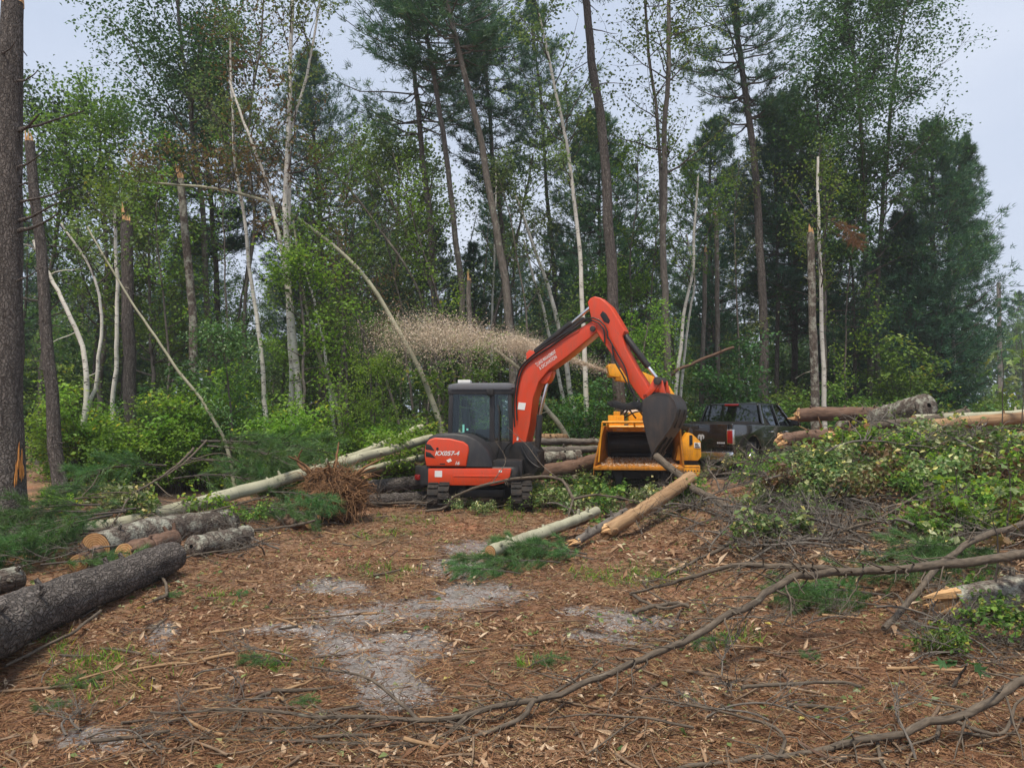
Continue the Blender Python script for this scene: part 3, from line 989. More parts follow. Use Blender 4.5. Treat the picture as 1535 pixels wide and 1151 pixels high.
tag(link('wound', wound.mesh('wound', 'wood_wound', path[0] + np.array([0, 0, .08])), root), 'raw orange patch of stripped bark')

# ---- other snapped trunks (snags)
SNAGS = [
    ('leaning snapped pine trunk with splintered top beside the massive trunk', [(90, 728), (78, 600), (62, 400), (45, 214)], 15.0, 27, 17, 'bark_pine', .45, 22, .8),
    ('stout snapped trunk with forked splinter top in leafy undergrowth', [(196, 610), (192, 480), (190, 332)], 18.0, 27, 21, 'bark_pine', .55, 10, .5),
    ('tall lichen grey trunk snapped clean with pale cream break', [(292, 600), (288, 460), (277, 340), (270, 268)], 20.0, 20, 14, 'bark_lichen', .45, 12, .6),
    ('thin broken stub of a trunk behind the excavator cab', [(706, 600), (705, 500), (703, 420)], 20.5, 12, 9, 'bark_grey', .3, 6, .4),
    ('slim limbless grey pole of a dead tree near the chipper', [(1076, 600), (1075, 450), (1073, 322)], 25.5, 11, 8, 'bark_grey', .25, 8, .3),
    ('snapped trunk with patches of missing bark rising beside the pickup', [(1222, 604), (1219, 480), (1215, 348)], 20.5, 18, 13, 'bark_lichen', .3, 12, .7),
    ('short leaning broken pole in shade behind the chipper', [(1052, 590), (1055, 480), (1057, 378)], 25, 10, 8, 'bark_grey', .3, 5, .4),
]
for i, (lab, pts, Y, w0, w1, bk, th, ns, rc) in enumerate(SNAGS):
    rg = RG(20 + i)
    path = px_path(pts, Y, 22, i, .012)
    w = G()
    stubs(w, path, pxr(w0, Y), rg, ns, .12, .98, rc)
    tree_thing('snapped_tree', lab, path, pxr(w0, Y) * .9, pxr(w1, Y), bk, w, torn=th, rg=rg, group='trees snapped off above the clearing')

# ---- birches
BIRCH = [
    ('white birch stem leaning left out of leafy undergrowth', [(116, 668), (131, 590), (112, 490), (72, 410), (50, 360)], 17, 13, 6, 0, None),
    ('slender white birch curving up beside the leaning one', [(124, 660), (145, 560), (152, 480), (140, 410), (92, 335)], 17.2, 9, 4, 5, 'leaf_pale'),
    ('straight white birch standing behind the stout snapped trunk', [(168, 640), (176, 500), (175, 380), (172, 310)], 18.8, 10, 6, 9, 'leaf'),
    ('thin pale birch with sparse crown left of the twin birch', [(398, 640), (388, 500), (368, 340), (350, 200), (345, 60)], 20, 10, 4, 12, 'leaf_pale'),
    ('tall twin white birch, straight stem reaching to the sky', [(452, 660), (443, 540), (432, 420), (428, 300), (432, 170), (438, 40), (442, -60)], 19, 15, 6, 14, 'leaf_pale'),
    ('twin white birch, forked stem swaying left', [(440, 660), (437, 540), (430, 410), (400, 280), (365, 180), (345, 120)], 19.1, 14, 4, 10, 'leaf_brown'),
    ('upper white birch limb fork spreading right above the twin birch', [(446, 660), (436, 520), (433, 300), (437, 190), (462, 110), (482, -20)], 19.3, 10, 4, 10, 'leaf_pale'),
    ('very tall white birch with airy top rising behind the boom', [(880, 640), (876, 500), (868, 350), (852, 230), (830, 120), (808, 20)], 20, 11, 5, 22, 'leaf_pale'),
    ('crooked pale birch with small leafy top behind the chipper', [(1012, 600), (1022, 500), (1036, 410), (1042, 330), (1047, 262)], 23.2, 9, 4, 12, 'leaf'),
    ('second crooked birch stem close behind the chipper', [(1020, 600), (1030, 500), (1040, 420), (1030, 350)], 23.6, 7, 3, 5, 'leaf'),
    ('white birch standing tall behind the patchy snapped trunk', [(1236, 600), (1231, 480), (1227, 330), (1226, 235)], 22, 10, 5, 16, 'leaf'),
    ('pale leaning birch crossing the trunks behind the excavator', [(862, 620), (835, 480), (800, 370), (770, 290)], 24, 12, 5, 6, 'leaf_pale'),
    ('thin pale stem leaning beside the crossing birch', [(850, 620), (815, 470), (785, 360)], 25, 9, 4, 4, 'leaf_pale'),
    ('slim birch pole between dark pines right of the boom', [(735, 600), (738, 450), (742, 330), (744, 240)], 26, 6, 3, 8, 'leaf_pale'),
    ('small birch trunk glimpsed under the hazy dense pine', [(1430, 600), (1429, 520), (1428, 440), (1424, 380)], 29, 8, 4, 4, 'leaf'),
    ('white birch stem in dark undergrowth near the clearing edge', [(500, 640), (488, 540), (470, 450), (452, 380)], 20.5, 8, 4, 6, 'leaf'),
]
for i, (lab, pts, Y, w0, w1, n1, lm) in enumerate(BIRCH):
    rg = RG(60 + i)
    path = px_path(pts, Y, 28, i, .02)
    r0 = pxr(w0, Y)
    if n1:
        wd, fo = broadleaf(path, r0, rg, t0=.55, n1=n1, n2=7, n3=14, reach=1.7, leaf=.095, up=.75, sigma=.13)
    else:
        wd, fo = G(), None
        stubs(wd, path, r0, rg, 7, .2, .95, .9)
    tree_thing('birch_tree', lab, path, r0 * .95, pxr(w1, Y) * .95, 'bark_birch', wd, fo, lm, group='birches along the forest edge', rg=rg)

# ---- bent and leaning trunks
LEAN = [
    ('long pale trunk bowed in an arch over the undergrowth toward the left', [(662, 640), (640, 580), (600, 500), (545, 415), (470, 345), (400, 303), (310, 282), (200, 272)], 19.5, 11, 4, 'bark_aspen', 14, 'leaf_brown', 'leaning_tree'),
    ('thin white dead pole leaning from left down into the shrubs', [(332, 648), (260, 545), (190, 440), (130, 340)], 16.5, 7, 3, 'bark_aspen', 0, None, 'leaning_pole'),
    ('slender leaning trunk in the green thicket behind the log pile', [(505, 610), (470, 510), (455, 440), (440, 330)], 19, 8, 4, 'bark_aspen', 6, 'leaf', 'leaning_tree'),
    ('bare thin trunk leaning left among branches behind the cab', [(640, 470), (560, 330), (490, 250), (455, 235)], 23, 8, 3, 'bark_grey', 9, 'leaf', 'leaning_tree'),
    ('second bare trunk leaning left parallel behind the cab', [(655, 470), (610, 350), (575, 280), (560, 250)], 23.6, 8, 3, 'bark_grey', 8, 'leaf', 'leaning_tree'),
    ('pale broken trunk leaning against the ground right of the cab', [(850, 655), (815, 605), (785, 560), (740, 520)], 19.0, 11, 6, 'bark_aspen', 0, None, 'leaning_pole'),
    ('dead brown trunk leaning low beneath the trees behind the chipper', [(1000, 575), (1040, 545), (1078, 528), (1100, 520)], 22.5, 9, 5, 'bark_red', 0, None, 'leaning_pole'),
    ('slim dead stem leaning over the brush behind the arch trunk', [(600, 640), (575, 560), (530, 470), (480, 400)], 22, 6, 3, 'bark_grey', 5, 'leaf_brown', 'leaning_tree'),
]
for i, (lab, pts, Y, w0, w1, bk, n1, lm, nm) in enumerate(LEAN):
    rg = RG(100 + i)
    path = px_path(pts, Y, 30, i, .012)
    r0 = pxr(w0, Y)
    if n1:
        wd, fo = broadleaf(path, r0, rg, t0=.5, n1=n1 + 6, n2=7, n3=10, reach=1.5, leaf=.09, up=.5, sigma=.15)
    else:
        wd, fo = G(), None
        stubs(wd, path, r0, rg, 6, .15, .95, .5)
    tree_thing(nm, lab, path, r0, pxr(w1, Y), bk, wd, fo, lm, rg=rg)

# ---- tall pines whose crowns stand at the top of the picture
PINES = [
    ('tall pine with wide ragged crown behind the twin birch', [(660, 620), (652, 450), (640, 300), (622, 120), (600, -40), (590, -140)], 27, 15, 6, .58, 3.6, 20, 'needle'),
    ('pale barked pine leaning left with high thin crown', [(700, 620), (694, 480), (672, 260), (645, 80), (612, -60), (600, -150)], 23, 14, 6, .66, 2.2, 15, 'needle'),
    ('straight grey pine rising behind the cab, leaning left at top', [(772, 620), (764, 480), (742, 330), (714, 180), (672, 10), (640, -130)], 22, 18, 8, .72, 2.0, 14, 'needle'),
    ('dark slim pine close to the leaning grey pine', [(776, 620), (762, 420), (738, 220), (722, 20), (715, -60)], 28, 12, 5, .52, 1.9, 20, 'needle_dark'),
    ('thick straight pine trunk behind the arm with bare dead limbs', [(928, 640), (920, 470), (906, 250), (888, 80), (872, -60), (860, -170)], 20, 25, 12, .84, 2.0, 12, 'needle'),
    ('tall pine with flaking bark and dark crown right of the chipper', [(1146, 610), (1144, 450), (1134, 270), (1116, 130), (1102, 20), (1090, -100)], 26.5, 19, 8, .63, 2.6, 17, 'needle'),
    ('slim pine in shade beside the flaking tall pine', [(1166, 610), (1165, 420), (1162, 270), (1158, 160)], 29, 9, 4, .45, 2.1, 20, 'needle_dark'),
    ('bushy dark pine behind the twin birch on the forest rim', [(486, 610), (484, 450), (478, 300), (468, 180), (462, 90)], 33, 16, 4, .35, 3.6, 30, 'needle_dark'),
    ('bluish pine crown behind the thick straight pine', [(902, 610), (900, 430), (898, 300), (896, 175)], 30, 14, 3, .38, 2.7, 26, 'needle'),
    ('rounded bluish pine behind the crooked birches', [(1060, 610), (1062, 450), (1064, 330), (1066, 190)], 34, 14, 3, .35, 3.0, 26, 'needle'),
    ('full pine with feathery crown right of the flaking tall pine', [(1190, 610), (1192, 440), (1190, 290), (1180, 150)], 33, 14, 3, .33, 3.2, 28, 'needle_dark'),
    ('broad feathery pine at the right rim of the forest', [(1402, 612), (1400, 500), (1398, 380), (1396, 280), (1396, 190)], 30, 16, 4, .14, 2.8, 30, 'needle'),
    ('hazy bushy pine leaning out to the open sky', [(1412, 612), (1416, 500), (1424, 380), (1434, 290), (1440, 215)], 32, 14, 4, .16, 2.3, 28, 'needle'),
    ('dense young pine left of the broad feathery pine', [(1368, 612), (1366, 500), (1362, 420), (1356, 330)], 29, 11, 3, .12, 2.8, 24, 'needle_dark'),
    ('pine top poking into the sky between bare trunks', [(838, 610), (832, 450), (820, 280), (808, 130), (795, 10)], 31, 12, 3, .62, 2.2, 16, 'needle'),
    ('dark pine behind the massive left trunk', [(330, 620), (326, 470), (318, 330), (306, 190), (300, 100)], 30, 14, 5, .5, 2.6, 20, 'needle_dark'),
]
for i, (lab, pts, Y, w0, w1, t0, reach, wh, lm) in enumerate(PINES):
    rg = RG(140 + i)
    path = px_path(pts, Y, 34, i, .025)
    r0 = pxr(w0, Y)
    wd, fo = pine(path, r0, rg, t0=t0, whorls=wh, per=(5 if i in (0, 1, 2, 3, 5, 14) else 7), reach=reach, tufts=26, nd_=11, nl=.22, nw=.026, dead=26, plume=.36, bare=.22)
    bk = 'bark_grey' if i in (1, 2) else 'bark_pine'
    tree_thing('pine_tree', lab, path, r0, pxr(w1, Y), bk, wd, fo, lm, rg=rg)

# ---- tall broad-leaved trees
DECID = [
    ('big dark oak crown high behind the lichen grey snag', [(318, 620), (312, 470), (300, 300), (285, 160), (270, 40), (262, -90)], 25, 14, 5, .50, 50, 12, 36, 3.1, .12, 'leaf_dark'),
    ('lighter green tree with loose crown left of the oak', [(150, 620), (156, 480), (160, 380), (152, 270), (146, 175)], 25, 12, 4, .34, 44, 10, 26, 2.7, .12, 'leaf'),
    ('airy green tree reaching over the left edge trunks', [(60, 640), (70, 450), (90, 320), (100, 205)], 26, 12, 4, .42, 40, 9, 26, 2.7, .13, 'leaf_dark'),
    ('tall aspen with see through crown behind the arm', [(1000, 610), (998, 450), (997, 300), (1000, 150), (1003, 0), (1004, -120)], 22, 16, 6, .50, 36, 8, 15, 2.6, .10, 'leaf'),
    ('second aspen stem beside the see through aspen', [(1002, 610), (996, 430), (988, 250), (978, 110), (964, -30), (955, -130)], 22.6, 10, 4, .52, 24, 8, 14, 2.2, .10, 'leaf'),
    ('tall loose crowned tree above the right forest rim', [(1308, 620), (1302, 450), (1296, 300), (1290, 180), (1276, 60), (1262, -50)], 28, 12, 4, .34, 60, 11, 32, 2.9, .12, 'leaf_dark'),
    ('tree with sparse spreading limbs against the right sky', [(1318, 620), (1316, 450), (1322, 300), (1335, 170), (1348, 70), (1362, -20)], 28.5, 11, 4, .36, 40, 10, 24, 2.8, .12, 'leaf_dark'),
    ('small tree with light leaves left of the loose crowned tree', [(1236, 620), (1238, 450), (1236, 300), (1228, 190), (1222, 110)], 27, 9, 3, .36, 44, 10, 24, 2.6, .13, 'leaf_dark'),
    ('slim tree leaning under the pine behind the cab', [(745, 610), (760, 470), (780, 330), (800, 230)], 29, 9, 3, .45, 24, 8, 16, 2.2, .12, 'leaf_pale'),
    ('hazy pale tree behind the bare leaning trunks', [(590, 610), (592, 470), (596, 350), (600, 240)], 32, 12, 4, .30, 50, 10, 28, 3.4, .15, 'leaf_pale'),
    ('wispy tree with rusty lower leaves beside the oak', [(372, 620), (366, 480), (380, 330), (372, 200), (392, 60), (398, -20)], 24, 8, 3, .48, 26, 7, 12, 2.0, .10, 'leaf_brown'),
    ('green broad tree behind the stout snapped trunk', [(232, 620), (226, 500), (222, 380), (216, 300)], 24, 10, 3, .3, 34, 8, 20, 2.4, .12, 'leaf'),
]
for i, (lab, pts, Y, w0, w1, t0, n1, n2, n3, reach, lf, lm) in enumerate(DECID):
    rg = RG(180 + i)
    path = px_path(pts, Y, 32, i, .03)
    r0 = pxr(w0, Y)
    wd, fo = broadleaf(path, r0, rg, t0=t0, n1=n1, n2=n2, n3=n3, reach=reach, leaf=lf, up=.55, sigma=.2)
    tree_thing('broadleaf_tree', lab, path, r0, pxr(w1, Y), 'bark_grey', wd, fo, lm, rg=rg)

# ---- forest behind: shared prototypes, one object per tree
def proto_tree(kind, seed):
    rg = RG(seed)
    H = {'pine': 17, 'leaf': 14, 'young': 6.5}[kind] * (.9 + .2 * rg.random())
    path = curve([(0, 0, -.1), (rg.normal() * .2, rg.normal() * .2, H * .4), (rg.normal() * .4, rg.normal() * .4, H)], 22, .03, seed)
    if kind == 'pine':
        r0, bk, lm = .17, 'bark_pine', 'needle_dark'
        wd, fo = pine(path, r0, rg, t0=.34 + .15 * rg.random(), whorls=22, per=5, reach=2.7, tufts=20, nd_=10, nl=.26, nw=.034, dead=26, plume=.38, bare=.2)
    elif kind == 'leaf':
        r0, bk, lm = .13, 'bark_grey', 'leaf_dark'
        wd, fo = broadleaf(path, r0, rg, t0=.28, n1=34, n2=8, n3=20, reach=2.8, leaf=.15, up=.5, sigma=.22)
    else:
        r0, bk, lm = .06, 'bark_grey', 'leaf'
        wd, fo = broadleaf(path, r0, rg, t0=.14, n1=30, n2=7, n3=18, reach=1.6, leaf=.12, up=.45, sigma=.18)
    trunk_tube(wd, path, r0, .03, 8)
    return wd.mesh('trunk', [bk, 'bark_twig']), fo.mesh('crown', lm)
PROTO = {k: [proto_tree(k, 300 + 10 * j + i) for i in range(3)] for j, k in enumerate(('pine', 'leaf', 'young'))}
FOREST_LABEL = {'pine': 'dark pine deep in the shaded forest', 'leaf': 'broad leaved tree deep in the shaded forest', 'young': 'slender young tree filling the shaded forest understory'}
FOREST_NAME = {'pine': 'forest_pine', 'leaf': 'forest_tree', 'young': 'young_tree'}
def plant(kind, x, y, s, rz, label, group, var, crown_mat=None, nm=None):
    me_t, me_c = PROTO[kind][var % 3]
    r = thing(nm or FOREST_NAME[kind], label, 'tree', (x, y, float(gz(x, y))), group)
    r.rotation_euler = (0, 0, rz)
    r.scale = (s, s, s)
    link('trunk', me_t, r)
    c = link('crown', me_c, r)
    if crown_mat:
        c.material_slots[0].link = 'OBJECT'
        c.material_slots[0].material = MAT[crown_mat]
    return r
rg = RG(400)
rim = lambda y: .53 * y - 1.6      # right edge of the wood opens to the road
pts = []
def far_enough(x, y, d):
    return all((x - a) ** 2 + (y - b) ** 2 > d * d for a, b in pts)
tries = 0
while len(pts) < 175 and tries < 6000:
    tries += 1
    y = 27 + 48 * rg.random() ** 1.2
    x = (rg.random() * 1.62 - .98) * y * .80
    if x > rim(y) or not far_enough(x, y, 1.9):
        continue
    pts.append((x, y))
    u = rg.random()
    kind = 'pine' if u < .36 else ('leaf' if u < .64 else 'young')
    s = (.62 + .38 * rg.random()) * (1.0 if kind != 'young' else 1.0) * (.55 + .45 * float(sstep(24, 50, y)) if kind != 'young' else 1)
    if kind != 'young':
        s = min(s, (.353 * y * (.72 + .33 * rg.random()) + 1.65) / (17.5 if kind == 'pine' else 15.5))
    cm = None
    if kind == 'leaf':
        cm = [None, None, 'leaf', 'leaf_pale'][int(rg.integers(4))]
    var = int(rg.integers(3))
    word = ['straight', 'slightly bent', 'swaying'][var] + (' ' + {None: 'dark', 'leaf': 'mid green', 'leaf_pale': 'pale green'}[cm] if kind == 'leaf' else '')
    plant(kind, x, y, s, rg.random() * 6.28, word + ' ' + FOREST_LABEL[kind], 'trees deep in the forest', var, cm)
# bare straight trunks standing in the shade
gstem = {}
for j in range(3):
    rgj = RG(700 + j)
    pth = curve([(0, 0, -.1), (rgj.normal() * .15, rgj.normal() * .15, 5), (rgj.normal() * .35, rgj.normal() * .35, 11)], 16, .03, j)
    g = G(); stubs(g, pth, .1, rgj, 22, .1, .95, 1.3); trunk_tube(g, pth, .10, .012, 8)
    gstem[j] = g.mesh('trunk', ['bark_pine', 'bark_grey', 'bark_pine'][j])
for i in range(46):
    y = 23 + 26 * rg.random()
    x = (rg.random() * 1.6 - .93) * y * .74
    if x > rim(y) - 1.5:
        x = -x * .5
    r = thing('dead_pine', 'bare straight dead pine with dead stubs standing in forest shade', 'tree', (x, y, float(gz(x, y))), 'bare trunks in the forest shade')
    r.rotation_euler = (rg.normal() * .035, rg.normal() * .035, rg.random() * 6.28)
    s = .7 + .5 * rg.random()
    r.scale = (s, s, min(.8 + .5 * rg.random(), (.27 * y + 1.65) / 11))
    link('trunk', gstem[i % 3], r)
# far trees beyond the road at the right
for i in range(26):
    y = 70 + 45 * rg.random()
    x = y * (.66 + .28 * rg.random())
    plant(['leaf', 'pine', 'leaf'][i % 3], x, y, .75 + .3 * rg.random(), rg.random() * 6.28, 'hazy green tree standing beyond the road', 'far trees beyond the road', i, 'leaf' if i % 3 != 1 else None, 'roadside_tree')

# far wood closing the view
rgf = RG(900)
n = 52000
yy = 84 + 26 * rgf.random(n)
xx = (rgf.random(n) * 2.1 - 1.15) * 100
hh = (9 + 7 * fbm(xx * .12, yy * .12, 5, 3)) * rgf.random(n) ** .7
az = rgf.random(n) * 2 * PI
gfar = G().leaves(np.stack([xx, yy, hh], 1), np.stack([np.cos(az), np.sin(az), rgf.normal(size=n) * .5], 1), unit(rgf.normal(size=(n, 3)) + np.array([0, -.3, .8])), .7, .6, rgf.random(n))
tag(link('far_wood', gfar.mesh('far_wood', 'leaf_dark')), 'distant mass of dark woodland seen between the trunks', 'woodland', kind='stuff')

# ---- shrubs and saplings of the understory
SHR = []
for j in range(5):
    rgj = RG(500 + j)
    h, r, nl = [(2.6, 1.1, 2300), (2.0, 1.0, 2000), (1.5, .9, 1600), (3.6, 1.2, 2800), (1.2, .8, 1300)][j]
    wd, fo = shrub_geo(rgj, h, r, 8, .115, nl, .15)
    SHR.append((wd.mesh('stems', 'bark_twig'), fo.mesh('foliage', 'leaf_bright')))
def shrub(x, y, j, s, leafm, label, group, nm='leafy_shrub', cat='shrub'):
    r = thing(nm, label, cat, (x, y, float(gz(x, y)) - .02), group)
    r.rotation_euler = (0, 0, rg.random() * 6.28)
    r.scale = (s, s, s)
    link('stems', SHR[j][0], r)
    f = link('foliage', SHR[j][1], r)
    if leafm != 'leaf_bright':
        f.material_slots[0].link = 'OBJECT'
        f.material_slots[0].material = MAT[leafm]
    return r
SIZE_WORD = ['bushy', 'rounded', 'low', 'tall', 'small']
TONE = {'leaf_bright': 'yellow green', 'leaf': 'mid green', 'leaf_dark': 'dark green', 'leaf_pale': 'pale green', None: 'dark', 'leaf_cut': 'mottled green', 'leaf_brown': 'brownish'}
def shrub_band(n, x0, x1, y0, y1, leafs, label, group, smin=.7, smax=1.2, js=(0, 1, 2, 3, 4)):
    for i in range(n):
        y = y0 + (y1 - y0) * rg.random()
        u = x0 + (x1 - x0) * rg.random()
        x = (u - CX) / F * y
        j, lm = js[int(rg.integers(len(js)))], leafs[int(rg.integers(len(leafs)))]
        shrub(x, y, j, smin + (smax - smin) * rg.random(), lm, SIZE_WORD[j] + ' ' + TONE[lm] + ' ' + label, group)
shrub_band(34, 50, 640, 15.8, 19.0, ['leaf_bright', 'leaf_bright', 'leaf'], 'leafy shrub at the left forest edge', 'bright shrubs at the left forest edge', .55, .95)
shrub_band(40, -120, 650, 18.5, 26, ['leaf', 'leaf_bright', 'leaf_dark'], 'thicket shrub among the left trunks', 'shrubs among the left trunks', .6, 1.05)
shrub_band(22, 640, 1000, 19, 25, ['leaf', 'leaf_dark', 'leaf_bright'], 'shrub growing behind the excavator and chipper', 'shrubs behind the machines', .5, 1.1)
shrub_band(40, 1010, 1500, 23.5, 29, ['leaf', 'leaf_dark', 'leaf'], 'shrub behind the pickup and the right brush', 'shrubs behind the pickup', .7, 1.35)
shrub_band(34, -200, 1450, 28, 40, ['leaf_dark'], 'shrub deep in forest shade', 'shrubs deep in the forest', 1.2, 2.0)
shrub_band(16, 1440, 1620, 20, 27, ['leaf', 'leaf_bright'], 'roadside shrub at the open right edge', 'shrubs at the right edge', .45, .8)
shrub_band(20, 1530, 1900, 48, 70, ['leaf', 'leaf_pale'], 'hazy bush along the far road side', 'bushes along the road', .8, 1.3)

# saplings in brighter leaf colours that stand out at the edge
for i, (px, py, Y, h, lm, lab) in enumerate([(445, 415, 18.2, 1.0, 'leaf_bright', 'yellow green sapling beside the twin birch'),
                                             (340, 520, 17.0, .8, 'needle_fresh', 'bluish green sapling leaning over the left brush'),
                                             (965, 480, 20.8, .85, 'leaf_bright', 'bright sapling beside the excavator arm'),
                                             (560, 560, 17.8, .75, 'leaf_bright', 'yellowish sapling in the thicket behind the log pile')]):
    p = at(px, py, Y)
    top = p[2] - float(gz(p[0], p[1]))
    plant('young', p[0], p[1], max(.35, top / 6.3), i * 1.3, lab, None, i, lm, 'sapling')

THIN_LABEL = ['thin pale stemmed young tree leaning left behind the arch trunk', 'thin young tree tilting left above the chip spray', 'thin young tree slanting left behind the broken stub', 'upright wispy young tree behind the bowed trunk', 'wispy young tree standing between cab and pale barked pine', 'slim green young tree by the lichen grey snag', 'slim young tree just left of the pale thin birch', 'slim young tree leaning toward the leaning grey pine', 'wispy young tree right of the thick straight pine', 'slender young tree tucked beside the aspen pair', 'slim young tree behind the slim limbless pole', 'slender young tree right of the patchy snapped trunk']
THIN = [[(560, 620), (540, 480), (505, 350), (470, 240)], [(620, 620), (600, 460), (570, 330), (530, 220)], [(690, 620), (660, 460), (620, 330), (590, 230)], [(520, 620), (515, 450), (520, 330), (530, 200)],
        [(640, 620), (650, 480), (640, 350), (650, 250)], [(255, 620), (250, 470), (235, 330), (240, 200)], [(350, 620), (340, 470), (335, 330), (340, 210)], [(800, 620), (790, 470), (770, 350), (745, 250)],
        [(950, 610), (945, 450), (950, 330), (960, 200)], [(970, 610), (975, 470), (985, 350), (1000, 260)], [(1110, 610), (1105, 470), (1100, 350), (1108, 240)], [(1270, 610), (1268, 480), (1275, 380), (1290, 280)]]
for i, pts_ in enumerate(THIN):
    rgi = RG(950 + i)
    Yt = 21.5 + 3.5 * rgi.random()
    if pts_[0][0] > 1000:
        Yt = 26.5
    path = px_path(pts_, Yt, 24, i, .03)
    wd, fo = broadleaf(path, .04, rgi, t0=.3, n1=16, n2=6, n3=12, reach=1.15, leaf=.10, up=.5, sigma=.16)
    tree_thing('slender_tree', THIN_LABEL[i], path, .045, .012, 'bark_grey', wd, fo, ['leaf', 'leaf_pale', 'leaf_bright'][i % 3], group='slender trees between the big trunks', rg=rgi)

# ---- road, utility pole and wires on the right
def road_mat():
    m, nt, out = new_mat('asphalt')
    oc = coord(nt)
    r = ramp(nt, [(.3, (.12, .12, .125)), (.7, (.20, .20, .205))])
    nt.links.new(noise(nt, oc, 3, 6, .7), r.inputs['Fac'])
    principled(nt, out, r.outputs['Color'], .75, .3, normal=bump(nt, noise(nt, oc, 80, 3), .3, .01))
    return m
MAT['asphalt'] = road_mat()
g = G()
ctr = curve([(24, 18, 0), (29, 38, 0), (36, 58, 0), (50, 78, 0), (80, 100, 0)], 40)
tan = unit(np.gradient(ctr, axis=0)); nrm = np.stack([-tan[:, 1], tan[:, 0], 0 * tan[:, 0]], 1)
Lf, Rt = ctr + nrm * 3.0, ctr - nrm * 3.0
Vr = np.stack([Lf, Rt], 1)
Vr[..., 2] = np.maximum(gz(Vr[..., 0], Vr[..., 1]).max(axis=1, keepdims=True), .30) + .06
a = np.arange(39) * 2
g.add(Vr.reshape(-1, 3), quads=np.stack([a, a + 1, a + 3, a + 2], -1), smooth=True)
tag(link('road', g.mesh('road', 'asphalt')), kind='structure')

MAT['pole_wood'] = bark_mat('pole_wood', (.16, .14, .125), (.30, .275, .25), None, 14, 1.0, .3, .01)
MAT['wire'] = plain('wire', (.03, .03, .032), .6, .2)
pb = at(1497, 556, 44)
pb[2] = float(gz(pb[0], pb[1]))
pt = at(1497, 424, 44)
root = thing('utility_pole', 'grey wooden utility pole standing by the road', 'utility pole', pb)
g = G(); g.tubes(np.linspace(pb - [0, 0, .3], pt, 8)[None], np.linspace(.15, .11, 8)[None], 12, cap=True)
link('pole', g.mesh('pole', 'pole_wood', pb), root)
g = G()
for dz in (.35, 1.0):
    p = pt - np.array([0, 0, dz])
    g.tubes(np.stack([p - [.0, .18, 0], p + [.0, .18, 0]])[None], .05, 8, cap=True)
link('insulator', g.mesh('insulator', 'wire', pb), root)
for j, (z0, lab, ends) in enumerate([(.15, 'topmost thin black wire running from the utility pole', (1640, 372)), (.55, 'middle black wire running from the utility pole', (1640, 392)),
                                     (.9, 'lower thick black cable running from the utility pole', (1640, 405)), (1.3, 'lowest black cable running from the utility pole', (1640, 428))]):
    a = pt - np.array([0, 0, z0])
    b = at(*ends, 30)
    s = np.linspace(0, 1, 16)
    P = a + (b - a) * s[:, None]
    P[:, 2] -= .6 * np.sin(PI * s)
    c = a + np.array([-22, 22, -1.5 - .3 * j])
    P2 = a + (c - a) * s[:, None]
    P2[:, 2] -= 1.2 * np.sin(PI * s)
    g = G(); g.tubes(np.vstack([P2[::-1], P[1:]])[None], .016 + .01 * (j == 2), 5)
    tag(link('power_line', g.mesh('power_line', 'wire')), lab, 'wire')
# ================================================================== MACHINES (mesh helpers)
def bm_box(bm, x0, x1, y0, y1, z0, z1, M=None):
    vs = [bm.verts.new((x, y, z)) for z in (z0, z1) for y in (y0, y1) for x in (x0, x1)]
    for f in ((0, 2, 3, 1), (4, 5, 7, 6), (0, 1, 5, 4), (2, 6, 7, 3), (0, 4, 6, 2), (1, 3, 7, 5)):
        bm.faces.new([vs[i] for i in f])
    if M is not None:
        bmesh.ops.transform(bm, matrix=M, verts=vs)
    return vs
def bm_prism(bm, poly, y0, y1):
    """side outline (x, z) drawn out from y0 to y1"""
    a = [bm.verts.new((x, y0, z)) for x, z in poly]
    b = [bm.verts.new((x, y1, z)) for x, z in poly]
    n = len(poly)
    bm.faces.new(a)
    bm.faces.new(b[::-1])
    for i in range(n):
        bm.faces.new((a[i], b[i], b[(i + 1) % n], a[(i + 1) % n]))
    return a + b
def bm_loft(bm, rings, cap=True):
    R = [[bm.verts.new(p) for p in r] for r in rings]
    n = len(R[0])
    for a, b in zip(R[:-1], R[1:]):
        for i in range(n):
            bm.faces.new((a[i], a[(i + 1) % n], b[(i + 1) % n], b[i]))
    if cap:
        bm.faces.new(R[0][::-1])
        bm.faces.new(R[-1])
    return R
def bm_cyl(bm, p0, p1, r, seg=20, r2=None):
    p0, p1 = Vector(p0), Vector(p1)
    d = (p1 - p0).normalized()
    u = d.orthogonal().normalized()
    w = d.cross(u)
    rings = []
    for p, rr in ((p0, r), (p1, r if r2 is None else r2)):
        rings.append([p + (u * math.cos(2 * PI * i / seg) + w * math.sin(2 * PI * i / seg)) * rr for i in range(seg)])
    return bm_loft(bm, rings)
def finish(bm, bevel=0.0, seg=2, angle=32, smooth=True):
    bmesh.ops.recalc_face_normals(bm, faces=bm.faces)
    if bevel > 0:
        ed = [e for e in bm.edges if len(e.link_faces) == 2 and e.calc_face_angle(0) > math.radians(angle)]
        if ed:
            bmesh.ops.bevel(bm, geom=ed, offset=bevel, offset_type='OFFSET', segments=seg, profile=.6, affect='EDGES', clamp_overlap=True)
    if smooth:
        for f in bm.faces:
            f.smooth = True
        for e in bm.edges:
            if len(e.link_faces) == 2 and e.calc_face_angle(0) > math.radians(40):
                e.smooth = False
def part(name, bm, mat, parent, M=None, bevel=0.0, seg=2, angle=32, label=None):
    finish(bm, bevel, seg, angle)
    if M is not None:
        bmesh.ops.transform(bm, matrix=M, verts=bm.verts)
    me = bpy.data.meshes.new(name)
    bm.to_mesh(me)
    bm.free()
    me.materials.append(MAT[mat])
    o = link(name, me, parent)
    if label:
        o['label'] = label
    return o
